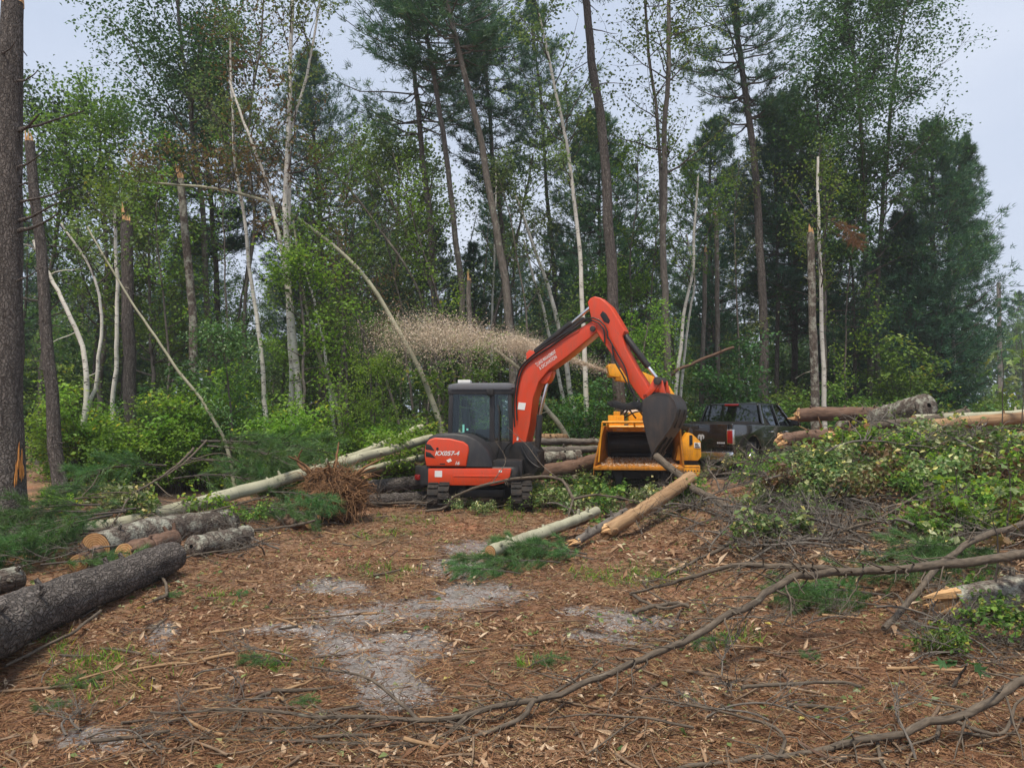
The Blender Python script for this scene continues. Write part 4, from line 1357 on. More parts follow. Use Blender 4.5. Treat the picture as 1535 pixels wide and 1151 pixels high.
def text_part(name, body, size, M, mat, parent, shear=0.0, width=None, bold=.0):
    cu = bpy.data.curves.new(name, 'FONT')
    cu.body = body
    cu.size = size
    cu.shear = shear
    cu.offset = bold
    cu.align_x = 'LEFT'
    tmp = bpy.data.objects.new(name, cu)
    col.objects.link(tmp)
    dg = bpy.context.evaluated_depsgraph_get()
    me = bpy.data.meshes.new_from_object(tmp.evaluated_get(dg))
    bpy.data.objects.remove(tmp)
    me.name = name
    if width:
        xs = [v.co.x for v in me.vertices]
        k = width / (max(xs) - min(xs))
        me.transform(Matrix.Diagonal((k, 1, 1, 1)))
    me.transform(M)
    me.materials.clear()
    me.materials.append(MAT[mat])
    return link(name, me, parent)
def NB():
    return bmesh.new()

MAT['orange'] = plain('orange_paint', (.62, .050, .008), .38, .5, dirt=(.20, .10, .06), dirt_amt=.38, scale=2.6, coat=.25)
MAT['dark_grey'] = plain('dark_grey_plastic', (.022, .022, .025), .45, .4, dirt=(.10, .085, .075), dirt_amt=.35, scale=4)
MAT['black'] = plain('black_steel', (.012, .012, .013), .45, .4, dirt=(.10, .07, .05), dirt_amt=.35, scale=5)
MAT['rubber'] = plain('muddy_rubber', (.022, .021, .020), .8, .2, dirt=(.075, .055, .042), dirt_amt=.8, scale=7, bmp=.4)
MAT['steel'] = plain('worn_bucket_steel', (.026, .022, .021), .42, .5, dirt=(.10, .065, .045), dirt_amt=.6, scale=4, bmp=.25)
MAT['chrome'] = plain('polished_rod', (.75, .75, .76), .22, .5, metal=1.0, dirt_amt=.05)
MAT['silver'] = plain('silver_badge', (.42, .42, .43), .35, .5, dirt_amt=.1)
MAT['white_paint'] = plain('white_sticker', (.72, .72, .70), .5, .3, dirt_amt=.2)
MAT['roof_grey'] = plain('cab_roof_grey', (.11, .115, .13), .45, .4, dirt_amt=.3)
MAT['teal'] = plain('teal_sticker', (.22, .62, .52), .5, .3, dirt_amt=.05)
MAT['yellow'] = plain('yellow_paint', (.80, .34, .012), .42, .45, dirt=(.16, .08, .035), dirt_amt=.65, scale=3.5)
MAT['yellow_dirty'] = plain('dirty_yellow_hopper', (.52, .20, .015), .65, .3, dirt=(.10, .05, .025), dirt_amt=.95, scale=5)
MAT['red_lens'] = plain('red_lens', (.26, .008, .008), .2, .5, dirt_amt=.1, coat=.5)
MAT['car_black'] = plain('black_car_paint', (.006, .006, .007), .16, .5, dirt=(.02, .019, .018), dirt_amt=.15, scale=2, coat=.8, bmp=.0)
def glass_mat(name, tint, alpha):
    m, nt, out = new_mat(name)
    gl = nd(nt, 'ShaderNodeBsdfGlossy', Roughness=.03)
    gl.inputs['Color'].default_value = (.9, .95, 1, 1)
    tr = nt.nodes.new('ShaderNodeBsdfTransparent')
    tr.inputs['Color'].default_value = c4(tint)
    fr = nd(nt, 'ShaderNodeFresnel', IOR=1.5)
    mx = nt.nodes.new('ShaderNodeMixShader')
    nt.links.new(math_(nt, 'ADD', fr.outputs[0], alpha), mx.inputs[0])
    nt.links.new(tr.outputs[0], mx.inputs[1])
    nt.links.new(gl.outputs[0], mx.inputs[2])
    nt.links.new(mx.outputs[0], out.inputs['Surface'])
    return m
MAT['glass'] = glass_mat('cab_glass', (.84, .90, .87), .0)
MAT['glass_dark'] = glass_mat('tinted_glass', (.05, .055, .06), .05)

# ================================================================== EXCAVATOR
EO = np.array([-.60, 15.55, 0.0])
EO[2] = float(gz(EO[0], EO[1])) + .01
exc = thing('excavator', 'orange compact excavator with dark cab feeding the yellow chipper', 'excavator', EO)
Eo = Vector(EO)
# -- undercarriage, tracks point away from the camera
for sx in (-.78, .78):
    bm = NB()
    Lh, r = .98, .27
    ring = []
    for i in range(13):
        a = -PI / 2 + PI * i / 12
        ring.append((Lh + math.cos(a) * r, r + math.sin(a) * r))
    for i in range(13):
        a = PI / 2 + PI * i / 12
        ring.append((-Lh + math.cos(a) * r, r + math.sin(a) * r))
    inner = [(p * (1 - .045 / max(.3, math.hypot(p, q - r))), r + (q - r) * .84) for p, q in ring]
    for (x0, x1) in ((-.2, .2),):
        A = [[bm.verts.new((sx + x, p, q)) for p, q in rr] for x in (x0, x1) for rr in (ring, inner)]
        n = len(ring)
        for i in range(n):
            j = (i + 1) % n
            bm.faces.new((A[0][i], A[0][j], A[2][j], A[2][i]))
            bm.faces.new((A[1][i], A[3][i], A[3][j], A[1][j]))
            bm.faces.new((A[0][i], A[1][i], A[1][j], A[0][j]))
            bm.faces.new((A[2][i], A[2][j], A[3][j], A[3][i]))
    tr = part('track', bm, 'rubber', exc)
    bm = NB()
    per = []
    for i in range(len(ring)):
        p, q = Vector(ring[i]), Vector(ring[(i + 1) % len(ring)])
        m = max(1, int((q - p).length / .1))
        for k in range(m):
            per.append((p.lerp(q, (k + .5) / m), (q - p).normalized()))
    for i, (c, d) in enumerate(per):
        for half in (0, 1):
            if (i + half) % 2:
                continue
            a = math.atan2(d.y, d.x)
            M = Matrix.Translation((sx + (-.1 if half else .1), c.x, c.y)) @ Matrix.Rotation(a, 4, 'X')
            bm_box(bm, -.095, .095, -.035, .035, -.032, .022, M)
    part('tread_lugs', bm, 'rubber', tr, bevel=.008, seg=1)
    bm = NB()
    bm_box(bm, sx - .13, sx + .13, -.9, .9, .16, .40)
    part('track_frame', bm, 'black', exc, bevel=.03)
    for yy, rr in ((-.98, .21), (.98, .21), (-.5, .10), (-.16, .10), (.18, .10), (.52, .10)):
        bm = NB()
        zc = .27 if rr > .15 else .15
        bm_cyl(bm, (sx - .17, yy, zc), (sx + .17, yy, zc), rr, 18)
        part('track_wheel', bm, 'black', exc, bevel=.015)
bm = NB()
bm_box(bm, -.7, .7, -.45, .45, .22, .46)
bm_box(bm, -.45, .45, -.75, .75, .26, .42)
part('undercarriage_frame', bm, 'black', exc, bevel=.04)
bm = NB()
bm_prism(bm, [(1.55, .05), (1.62, .05), (1.60, .25), (1.66, .45), (1.58, .45), (1.52, .25)], -.97, .97)
blade = part('dozer_blade', bm, 'orange', exc, Matrix.Rotation(PI / 2, 4, 'Z'), bevel=.01)
bm = NB()
for s in (-.45, .45):
    bm_box(bm, s - .05, s + .05, .7, 1.55, .2, .32)
part('blade_arm', bm, 'black', blade, bevel=.01)
bm = NB()
bm_cyl(bm, (0, 0, .40), (0, 0, .54), .46, 32)
part('turntable', bm, 'black', exc)

# -- upper body, nose toward +X and a touch to the camera
HM = Matrix.Rotation(math.radians(-4), 4, 'Z')
def plan(x0, x1, y0, y1, z, rr_back, rr_front=.12, n=7):
    pts = []
    for (cx_, cy_, a0, r) in ((x1 - rr_front, y1 - rr_front, 0, rr_front), (x0 + rr_back, y1 - rr_back, PI / 2, rr_back), (x0 + rr_back, y0 + rr_back, PI, rr_back), (x1 - rr_front, y0 + rr_front, 1.5 * PI, rr_front)):
        for i in range(n):
            a = a0 + PI / 2 * i / (n - 1)
            pts.append(Vector((cx_ + r * math.cos(a), cy_ + r * math.sin(a), z)))
    return pts
bm = NB()
bm_loft(bm, [plan(-1.13, .78, -.90, .90, .54, .5), plan(-1.18, .80, -.92, .92, .60, .5), plan(-1.18, .80, -.92, .92, .80, .5), plan(-1.14, .78, -.89, .89, .85, .5)])
cw = part('house_base', bm, 'black', exc, HM, label='black rounded counterweight and deck')
bm = NB()          # rear corner bumper with lamp recess
bm_loft(bm, [[Vector((x, y, z)) for x, y in ((-.90, -.97), (-1.08, -.90), (-1.23, -.70), (-1.27, -.40), (-1.18, -.38), (-1.12, -.62), (-1.00, -.80), (-.90, -.86))] for z in (.50, .56, .74, .86)])
bump_ = part('rear_bumper', bm, 'dark_grey', exc, HM, bevel=.025)
bm = NB()
bm_box(bm, -.07, .07, -.03, .03, .60, .70, Matrix.Translation((-1.16, -.83, 0)) @ Matrix.Rotation(math.radians(-52), 4, 'Z'))
part('tail_lamp', bm, 'red_lens', bump_, HM, bevel=.01)
bm = NB()
bm_prism(bm, [(-.93, .51), (-.80, .505), (.30, .51), (.52, .56), (.63, .68), (.66, .83), (-.93, .83)], -.975, -.86)
sk = part('side_skirt', bm, 'orange', exc, HM, bevel=.022)
bm = NB()
bm_prism(bm, [(-.45, .675), (.35, .665), (.46, .69), (.35, .705), (-.45, .70)], -.983, -.96)
part('skirt_groove', bm, 'orange', sk, HM, bevel=.006)
bm = NB()
bm_prism(bm, [(-.80, .665), (-.66, .665), (-.66, .785), (-.80, .785)], -.979, -.97)
part('sticker', bm, 'white_paint', sk, HM)
bm = NB()
bm_prism(bm, [(.42, .76), (.48, .76), (.48, .80), (.42, .80)], -.979, -.97)
part('sticker', bm, 'white_paint', sk, HM)
# engine hood
def hood_ring(y, k, drop=0.0):
    pr = [(-.97, .86), (-1.03, 1.05), (-1.01, 1.28), (-.93, 1.42), (-.78, 1.49), (-.45, 1.50), (-.20, 1.47), (.02, 1.37), (.18, 1.20), (.27, 1.02), (.30, .86)]
    cx_ = -.36
    return [Vector((cx_ + (x - cx_) * k, y, .86 + (z - .86) * (k - drop))) for x, z in pr]
bm = NB()
bm_loft(bm, [hood_ring(-.955, .93, .02), hood_ring(-.93, .975), hood_ring(-.86, 1.0), hood_ring(.85, 1.0), hood_ring(.93, .97), hood_ring(.955, .9)])
hood = part('engine_hood', bm, 'dark_grey', exc, HM, angle=70)
bm = NB()
bm_prism(bm, [(-.965, .865), (-1.0, 1.06), (-.985, 1.26), (-.92, 1.37), (-.80, 1.41), (-.52, 1.395), (-.26, 1.335), (-.165, 1.27), (-.145, 1.18), (-.20, .865)], -.985, -.90)
panel = part('hood_side_panel', bm, 'orange', exc, HM, bevel=.03, seg=3)
for k, (z0, z1) in enumerate(((1.16, 1.28), (1.02, 1.13))):
    bm = NB()
    bm_prism(bm, [(-.975, z0 + .03), (-.975, z1 + .02), (-.88, z1 - .01), (-.80 + .02 * k, z0), ], -.990, -.95)
    part('vent', bm, 'black', panel, HM, bevel=.006)
bm = NB()
bm_cyl(bm, (-.75, -.990, 1.20), (-.75, -.97, 1.20), .025, 14)
part('lock', bm, 'black', panel, HM)
TX = Matrix.Rotation(PI / 2, 4, 'X')
text_part('lettering', 'KX057-4', .115, HM @ Matrix.Translation((-.80, -.9885, 1.075)) @ TX, 'white_paint', panel, .25, .47, .003)
text_part('lettering', '16', .09, HM @ Matrix.Translation((-.42, -.9885, .90)) @ TX, 'white_paint', panel, .25, None, .002)
bm = NB()
bm_box(bm, -.70, -.60, -.9895, -.98, .905, .925)
part('latch', bm, 'black', panel, HM)
bm = NB()
bm_prism(bm, [(-.58, .98), (-.50, 1.02), (-.47, .97), (-.54, .94)], -.9885, -.98)
part('sticker', bm, 'white_paint', panel, HM)
# cab
X0, X1, Y0, Y1, Z0, Z1 = -.69, .62, -.06, .92, .86, 2.47
bm = NB()
bm_box(bm, X0, X1, Y0, Y1, Z0, 1.32)
cabl = part('cab_lower', bm, 'black', exc, HM, bevel=.03)
PIL = [(X0 + .03, Y0), (X0 + .03, Y1), (X1 - .02, Y0), (X1 - .02, Y1), (.20, Y0), (.20, Y1)]
for (x, y) in PIL:
    bm = NB()
    sx = .045 if x != .20 else .05
    yy = y + (.045 if y == Y0 else -.045)
    tilt = .03 if x < 0 else (-.05 if x > .3 else .0)
    a = [Vector((x + dx, yy + dy, 1.30)) for dx, dy in ((-sx, -.045), (sx, -.045), (sx, .045), (-sx, .045))]
    b = [v + Vector((tilt, 0, 1.10)) for v in a]
    bm_loft(bm, [a, b])
    part('cab_pillar', bm, 'dark_grey', exc, HM, bevel=.012)
bm = NB()
bm_loft(bm, [plan(X0 - .02, X1 + .06, Y0 - .03, Y1 + .03, 2.36, .14, .14), plan(X0 - .03, X1 + .08, Y0 - .04, Y1 + .04, 2.40, .14, .14), plan(X0 - .01, X1 + .05, Y0 - .02, Y1 + .02, 2.47, .14, .14), plan(X0 + .12, X1 - .08, Y0 + .1, Y1 - .1, 2.505, .14, .14)])
roof = part('cab_roof', bm, 'roof_grey', exc, HM)
bm = NB()
bm_box(bm, -.52, -.26, .10, .36, 2.495, 2.57)
part('roof_vent_box', bm, 'white_paint', roof, HM, bevel=.015)
for ya, yb in ((Y0 - .012, Y0 + .02), (Y1 - .02, Y1 + .012)):
    bm = NB()
    bm_box(bm, X0 - .005, X1 + .03, ya, yb, 2.27, 2.37)
    part('roof_rail', bm, 'dark_grey', roof, HM, bevel=.008)
bm = NB()
bm_box(bm, .10, .24, Y0 - .10, Y0 - .02, 2.24, 2.37)
lamp = part('work_lamp', bm, 'black', roof, HM, bevel=.015)
for (x0, x1, y0, y1) in ((X0 + .07, .16, Y0 + .03, Y0 + .036), (.24, X1 - .06, Y0 + .03, Y0 + .036), (X0 + .07, .16, Y1 - .036, Y1 - .03), (.24, X1 - .06, Y1 - .036, Y1 - .03), (X0 + .02, X0 + .026, Y0 + .08, Y1 - .08), (X1 - .04, X1 - .034, Y0 + .08, Y1 - .08)):
    bm = NB()
    bm_box(bm, x0, x1, y0, y1, 1.32, 2.33)
    pane = part('cab_window', bm, 'glass', exc, HM)
    if y0 == Y0 + .03 and x0 < 0:
        bm = NB()
        for (a, b, c, d) in ((-.40, -.36, 1.50, 1.66), (-.46, -.40, 1.44, 1.50), (-.40, -.29, 1.40, 1.47), (-.32, -.28, 1.54, 1.58)):
            bm_box(bm, a, b, Y0 + .020, Y0 + .026, c, d)
        part('teal_stickers', bm, 'teal', pane, HM, label='teal sticker patches on the glass')
bm = NB()     # seat, console
bm_box(bm, -.38, .05, .22, .68, 1.30, 1.44)
bm_prism(bm, [(-.40, 1.42), (-.28, 1.42), (-.36, 2.0), (-.48, 2.0)], .24, .66)
bm_prism(bm, [(-.47, 2.02), (-.37, 2.02), (-.38, 2.18), (-.48, 2.18)], .33, .57)
part('operator_seat', bm, 'black', exc, HM, bevel=.03)
bm = NB()
for s in (.12, .78):
    bm_box(bm, -.15, .22, s - .06, s + .06, 1.36, 1.56)
    bm_cyl(bm, (.18, s, 1.54), (.20, s, 1.82), .02, 8)
part('control_lever', bm, 'black', exc, HM, bevel=.01)
bm = NB()
pts_ = [(.30, Y0 - .05, 1.0), (.36, Y0 - .09, 1.2), (.36, Y0 - .09, 1.9), (.32, Y0 - .04, 2.05)]
for a, b in zip(pts_[:-1], pts_[1:]):
    bm_cyl(bm, a, b, .016, 8)
part('grab_rail', bm, 'black', exc, HM)
bm = NB()     # nose deck and swing post
bm_box(bm, .28, .86, -.80, .0, .58, .98)
bm_box(bm, .40, .92, .0, .85, .58, .92)
part('front_deck', bm, 'black', exc, HM, bevel=.04)
# -- boom group in its own upright plane, swung toward the camera
TB = math.radians(-28)
hb = np.array([math.cos(TB), math.sin(TB), 0])
nb_ = np.array([-math.sin(TB), math.cos(TB), 0])        # away from the camera
B0 = np.array([.236, 15.22, 0])
def bp(px, py, off=0.0):
    """photo point on the near face of the boom -> (s, z) in the boom plane"""
    d = ray(px, py)
    o = np.array([0, 0, EYE])
    q = B0 + nb_ * off
    k = np.dot(q - o, nb_) / np.dot(d, nb_)
    p = o + d * k
    return float(np.dot(p - B0, hb)), float(p[2] - EO[2])
BM = Matrix(((hb[0], nb_[0], 0, B0[0] - EO[0]), (hb[1], nb_[1], 0, B0[1] - EO[1]), (0, 0, 1, 0), (0, 0, 0, 1)))
def bprism(name, pxs, t0, t1, mat, parent, bevel=.012, label=None, seg=2):
    bm = NB()
    bm_prism(bm, [bp(*p) for p in pxs], t0, t1)
    return part(name, bm, mat, parent, BM, bevel=bevel, label=label, seg=seg)
def bcyl(name, p, q, r, t, mat, parent, seg=18, r2=None):
    a, b = bp(*p), bp(*q)
    bm = NB()
    bm_cyl(bm, (a[0], t, a[1]), (b[0], t, b[1]), r, seg, r2)
    return part(name, bm, mat, parent, BM, bevel=.006)
boom = bprism('boom', [(768, 668), (769, 626), (771, 595), (775, 570), (781, 550), (792, 538), (823, 519), (868, 492), (886, 482), (894, 487), (893, 498), (885, 506), (851, 534), (822, 555), (808, 572), (799, 597), (794, 636), (788, 665), (783, 678), (775, 678)], 0, .30, 'orange', exc, .022, 'orange bent boom with white lettering', 3)
bprism('boom_edge_plate', [(779, 565), (784, 553), (793, 543), (824, 523), (868, 497), (868, 493.5), (823, 518), (792, 537), (781, 549), (776, 563)], -.012, .312, 'orange', boom, .004)
arm = bprism('arm', [(880, 453), (884, 447), (890, 444), (899, 446), (914, 459), (927, 480), (936, 496), (932, 504), (937, 521), (955, 555), (972, 581), (976, 592), (969, 600), (961, 599), (948, 581), (924, 542), (900, 508), (887, 486), (884, 470)], .02, .28, 'orange', exc, .018, 'orange dipper arm', 3)
bprism('cylinder_opening', [(899, 472), (903, 466), (908, 470), (914, 480), (912, 485), (905, 482)], .012, .29, 'black', arm, .004)
bcyl('pin', (889, 492), (889.01, 492.5), .06, .15, 'black', arm)
bm = NB()
a = bp(889, 493)
bm_cyl(bm, (a[0], -.04, a[1]), (a[0], .34, a[1]), .055, 16)
a = bp(968, 594)
bm_cyl(bm, (a[0], -.03, a[1]), (a[0], .33, a[1]), .045, 16)
part('pivot_pin', bm, 'steel', arm, BM, bevel=.006)
cyl1 = bcyl('arm_cylinder', (798, 527), (853, 483), .068, .15, 'black', boom)
bcyl('cylinder_rod', (853, 483), (883, 457), .034, .15, 'chrome', cyl1)
cyl2 = bcyl('bucket_cylinder', (933, 502), (968, 549), .062, .15, 'black', arm)
bcyl('cylinder_rod', (968, 549), (984, 570), .032, .15, 'chrome', cyl2)
cyl3 = bcyl('boom_cylinder', (800, 690), (804, 622), .062, .15, 'black', boom)
bcyl('cylinder_rod', (804, 622), (815, 574), .034, .15, 'chrome', cyl3)
bprism('boom_lug', [(787, 541), (786, 529), (791, 524), (798, 527), (801, 533)], .07, .23, 'orange', boom, .008)
bprism('boom_lug', [(806, 572), (817, 560), (826, 556), (823, 566), (818, 574), (812, 576)], .05, .25, 'orange', boom, .008)
bprism('cylinder_guard', [(812, 519), (870, 474), (872, 477), (815, 523)], .10, .20, 'black', cyl1, .004)
link1 = bprism('bucket_link', [(981, 566), (990, 567), (992, 574), (976, 592), (965, 600), (962, 596), (972, 584)], -.03, .01, 'orange', arm, .006)
bprism('link_plate', [(984, 568), (993, 570), (999, 594), (993, 597), (986, 578)], -.02, .03, 'orange', link1, .006)
bprism('link_plate', [(984, 568), (993, 570), (999, 594), (993, 597), (986, 578)], .27, .32, 'orange', link1, .006)
bprism('link_plate', [(981, 566), (990, 567), (992, 574), (976, 592), (965, 600), (962, 596), (972, 584)], .29, .33, 'orange', link1, .006)
bm = NB()
a = bp(986.5, 571)
bm_cyl(bm, (a[0], -.06, a[1]), (a[0], .36, a[1]), .075, 16)
part('link_pin', bm, 'steel', link1, BM, bevel=.01)
bprism('quick_hitch', [(960, 598), (972, 588), (996, 588), (1003, 598), (985, 608), (966, 608)], .0, .30, 'black', arm, .012)
# bucket: two side plates, curved back sheet, lip and teeth
BW0, BW1 = -.20, .52
prof = [(996, 589), (1008, 592), (1016, 602), (1019, 614), (1017, 627), (1010, 641), (1000, 655), (990, 668), (982, 682)]
side = [(968, 600), (980, 592)] + prof + [(978, 668), (973, 650), (968, 628)]
bucket = bprism('bucket', side, BW0, BW0 + .03, 'steel', exc, .006, 'dark worn steel digging bucket')
bprism('side_plate', side, BW1 - .03, BW1, 'steel', bucket, .006)
bm = NB()
pp = [np.array(bp(*p)) for p in [(980, 592)] + prof]
cen = np.array(bp(985, 635))
Rg = []
for p in pp:
    q = p + (cen - p) / np.linalg.norm(cen - p) * .035
    Rg.append([Vector((p[0], BW0 - .004, p[1])), Vector((p[0], BW1 + .004, p[1])), Vector((q[0], BW1 + .004, q[1])), Vector((q[0], BW0 - .004, q[1]))])
bm_loft(bm, Rg)
part('back_sheet', bm, 'steel', bucket, BM, angle=60)
bm = NB()
for i0, i1 in ((3, 5), (6, 8)):
    for p in (prof[i0],):
        a = np.array(bp(*p)); o_ = a + (a - cen) / np.linalg.norm(a - cen) * .012
        b = np.array(bp(*prof[i1])); o2 = b + (b - cen) / np.linalg.norm(b - cen) * .012
        for y in (.0, .32):
            bm_cyl(bm, (o_[0], y, o_[1]), (o2[0], y, o2[1]), .02, 6)
part('wear_strip', bm, 'steel', bucket, BM)
tip = np.array(bp(982, 682)); prv = np.array(bp(990, 668))
dr = (tip - prv) / np.linalg.norm(tip - prv)
pr_ = np.array([-dr[1], dr[0]])
for k in range(5):
    y = BW0 + .05 + k * (BW1 - BW0 - .1) / 4
    bm = NB()
    a, b = tip - dr * .06, tip + dr * .10
    r0_ = [Vector((*(a + pr_ * s)[:1], y + t, (a + pr_ * s)[1])) for s, t in ((-.03, -.035), (.03, -.035), (.03, .035), (-.03, .035))]
    r1_ = [Vector((*(b + pr_ * s)[:1], y + t, (b + pr_ * s)[1])) for s, t in ((-.006, -.02), (.006, -.02), (.006, .02), (-.006, .02))]
    bm_loft(bm, [r0_, r1_])
    part('tooth', bm, 'steel', bucket, BM)
# thumb opposite the bucket
thumb = bprism('thumb', [(966, 604), (950, 601), (935, 605), (918, 600), (908, 603), (914, 610), (934, 615), (950, 613), (962, 618), (970, 612)], .05, .10, 'black', exc, .008, 'black hydraulic thumb')
bprism('thumb_plate', [(966, 604), (950, 601), (935, 605), (918, 600), (908, 603), (914, 610), (934, 615), (950, 613), (962, 618), (970, 612)], .20, .25, 'black', thumb, .008)
bm = NB()
for p in ((915, 605), (935, 610), (956, 609)):
    a = bp(*p)
    bm_cyl(bm, (a[0], .04, a[1]), (a[0], .26, a[1]), .03, 10)
part('thumb_pin', bm, 'black', thumb, BM)
# swing post, hoses, stickers, lettering
bprism('swing_post', [(764, 700), (764, 672), (772, 662), (795, 662), (806, 676), (806, 706), (798, 716), (772, 716)], -.02, .32, 'black', exc, .02)
for k, (pxs, off) in enumerate([([(772, 640), (771, 600), (777, 560), (790, 541), (825, 514), (860, 493), (880, 481), (896, 483), (906, 495), (907, 515)], -.02),
                                ([(776, 630), (775, 595), (782, 558), (796, 540), (830, 517), (864, 492), (884, 477), (902, 482), (911, 496), (912, 508)], -.03),
                                ([(912, 505), (926, 530), (938, 552), (944, 575), (952, 592), (960, 602)], -.03), ([(918, 515), (922, 540), (934, 562), (948, 590)], -.02),
                                ([(782, 668), (795, 690), (812, 700), (806, 680)], -.05), ([(770, 660), (758, 676), (764, 700), (784, 712)], -.06)]):
    P = np.array([[*bp(*p)] for p in pxs])
    P3 = curve(np.stack([P[:, 0], np.full(len(P), off), P[:, 1]], 1), 26)
    g = G().tubes(P3[None], .016, 6)
    me = g.mesh('hose', 'black')
    me.transform(BM)
    link('hose', me, boom if k in (0, 1, 4, 5) else arm)
bprism('sticker', [(777.5, 603), (788.5, 604), (786.5, 614.5), (776, 613.5)], -.006, .01, 'white_paint', boom, 0)
bprism('sticker', [(775, 655), (777.5, 655), (777, 660), (774.5, 660)], -.006, .01, 'white_paint', boom, 0)
def boom_text(body, p, q, size, width):
    a, b = np.array(bp(*p)), np.array(bp(*q))
    ang = math.atan2(b[1] - a[1], b[0] - a[0])
    M = BM @ Matrix.Translation((a[0], -.0065, a[1])) @ Matrix.Rotation(-ang, 4, 'Y') @ TX
    text_part('lettering', body, size, M, 'white_paint', boom, 0, width, .001)
w_ = float(np.linalg.norm(np.array(bp(804, 546)) - np.array(bp(834, 526))))
boom_text('TJ LAND MANAGEMENT', (804.5, 549.5), (834, 529), .10, w_)
boom_text('& EXCAVATION', (810, 554.5), (836, 536), .10, w_ * .86)

# ================================================================== WOOD CHIPPER
CH_Y = 16.25
ch_c = at(962, 700, CH_Y)
CO = np.array([ch_c[0], CH_Y, float(gz(ch_c[0], CH_Y))])
chip = thing('wood_chipper', 'yellow towed wood chipper with open infeed hopper below the bucket', 'wood chipper', CO)
CM = Matrix.Rotation(math.radians(-7), 4, 'Z')
zt = EYE - CO[2]
def cz(py, Y=CH_Y):
    return EYE - (py - HZ) * Y / F - CO[2]
def cpart(name, bm, mat, parent=chip, bevel=.012, label=None):
    return part(name, bm, mat, parent, CM, bevel=bevel, label=label)
zl, zh = cz(699), cz(642)
bm = NB()      # infeed table sloping up to the rollers
V = [bm.verts.new(p) for p in ((-1.02, -.12, zl), (.86, -.12, zl), (.70, .95, zl + .16), (-.70, .95, zl + .16), (-1.02, -.12, zl - .07), (.86, -.12, zl - .07), (.70, .95, zl + .05), (-.70, .95, zl + .05))]
for f in ((0, 1, 2, 3), (7, 6, 5, 4), (0, 4, 5, 1), (1, 5, 6, 2), (2, 6, 7, 3), (3, 7, 4, 0)):
    bm.faces.new([V[i] for i in f])
table = cpart('infeed_table', bm, 'yellow_dirty', label='dusty folding infeed table')
for s, nm in ((-1, 'hopper_side'), (1, 'hopper_side')):
    bm = NB()
    lo0, lo1 = (s * (.98 if s < 0 else .84), -.08, zl + .005), (s * .70, .95, zl + .12)
    hi0, hi1 = (s * .78, -.02, zh + .05), (s * .70, .95, zh + .05)
    rings = []
    for p, q in ((lo0, lo1), (hi0, hi1)):
        rings.append([Vector(p), Vector(q), Vector((q[0] + s * .04, q[1], q[2])), Vector((p[0] + s * .04, p[1], p[2]))])
    bm_loft(bm, rings)
    cpart(nm, bm, 'yellow_dirty')
bm = NB()      # sloping top plate and brow
bm_prism(bm, [(-.10, zh + .02), (-.08, zh + .06), (.95, zh - .05), (.95, zh - .09)], -.70, .78)
bmesh.ops.transform(bm, matrix=Matrix(((0, 1, 0, 0), (1, 0, 0, 0), (0, 0, 1, 0), (0, 0, 0, 1))), verts=bm.verts)
top = cpart('hopper_top', bm, 'yellow')
bm = NB()
bm_box(bm, -.60, .80, -.14, -.08, zh - .05, zh + .07, Matrix.Rotation(-.25, 4, 'X') @ Matrix.Translation((0, 0, 0)))
cpart('hopper_brow', bm, 'yellow')
bm = NB()
bm_cyl(bm, (-.82, -.16, zh + .13), (.86, -.16, zh + .13), .025, 10)
for x in (-.70, -.15, .35, .80):
    bm_cyl(bm, (x, -.16, zh + .13), (x, .05, zh + .02), .02, 8)
bm_cyl(bm, (-.82, -.16, zh + .13), (-.90, -.16, zl + .1), .018, 8)
cpart('control_bar', bm, 'yellow', bevel=0)
bm = NB()      # feed wheel box (dark mouth) and roller
bm_box(bm, -.72, .74, .96, 1.5, zl + .02, zh + .10)
fw = cpart('feed_housing', bm, 'black')
bm = NB()
bm_cyl(bm, (-.66, .90, zl + .46), (.68, .90, zl + .46), .24, 20)
for k in range(9):
    a = 2 * PI * k / 9
    bm_box(bm, -.64, .66, -.02, .02, .22, .27, Matrix.Translation((0, .90, zl + .46)) @ Matrix.Rotation(a, 4, 'X'))
cpart('feed_roller', bm, 'black', bevel=0)
bm = NB()      # top works
bm_box(bm, -.70, -.36, .1, .5, zh + .04, zh + .28)
bm_box(bm, -.58, -.44, .12, .4, zh + .28, zh + .36)
cpart('hydraulic_valve_box', bm, 'yellow')
bm = NB()
bm_box(bm, -.25, .70, .5, 1.5, zh + .05, zh + .34)
bm_prism(bm, [(-.05, zh + .02), (.10, zh + .02), (.06, zh + .25), (-.01, zh + .25)], .2, .34)
bm_prism(bm, [(.28, zh + .02), (.42, zh + .02), (.38, zh + .32), (.31, zh + .32)], .2, .34)
cpart('lift_frame', bm, 'yellow')
bm = NB()
bm_box(bm, -.34, .62, 1.0, 1.5, zh + .35, zh + .52)
cpart('engine_cover', bm, 'white_paint')
bm = NB()      # drum housing
ring = lambda x: [Vector((x, 2.05 + .62 * math.cos(a), zl + .35 + .62 * math.sin(a))) for a in np.linspace(0, 2 * PI, 24, endpoint=False)]
bm_loft(bm, [ring(-.62), ring(.66)])
drum = cpart('drum_housing', bm, 'yellow', bevel=.02)
bm = NB()      # engine enclosure and deck
bm_box(bm, -.75, .80, 2.7, 4.3, zl - .10, zl + .95)
eng = cpart('engine_enclosure', bm, 'yellow', bevel=.05)
bm = NB()
for k in range(6):
    bm_box(bm, -.765, -.74, 2.95, 3.9, zl + .2 + k * .09, zl + .25 + k * .09)
cpart('louvre', bm, 'black', eng, bevel=0)
bm = NB()
bm_box(bm, -.62, .64, .4, 5.6, zl - .28, zl - .12)
bm_box(bm, -.06, .06, 5.5, 6.6, zl - .28, zl - .16)
cpart('frame', bm, 'black', bevel=.01)
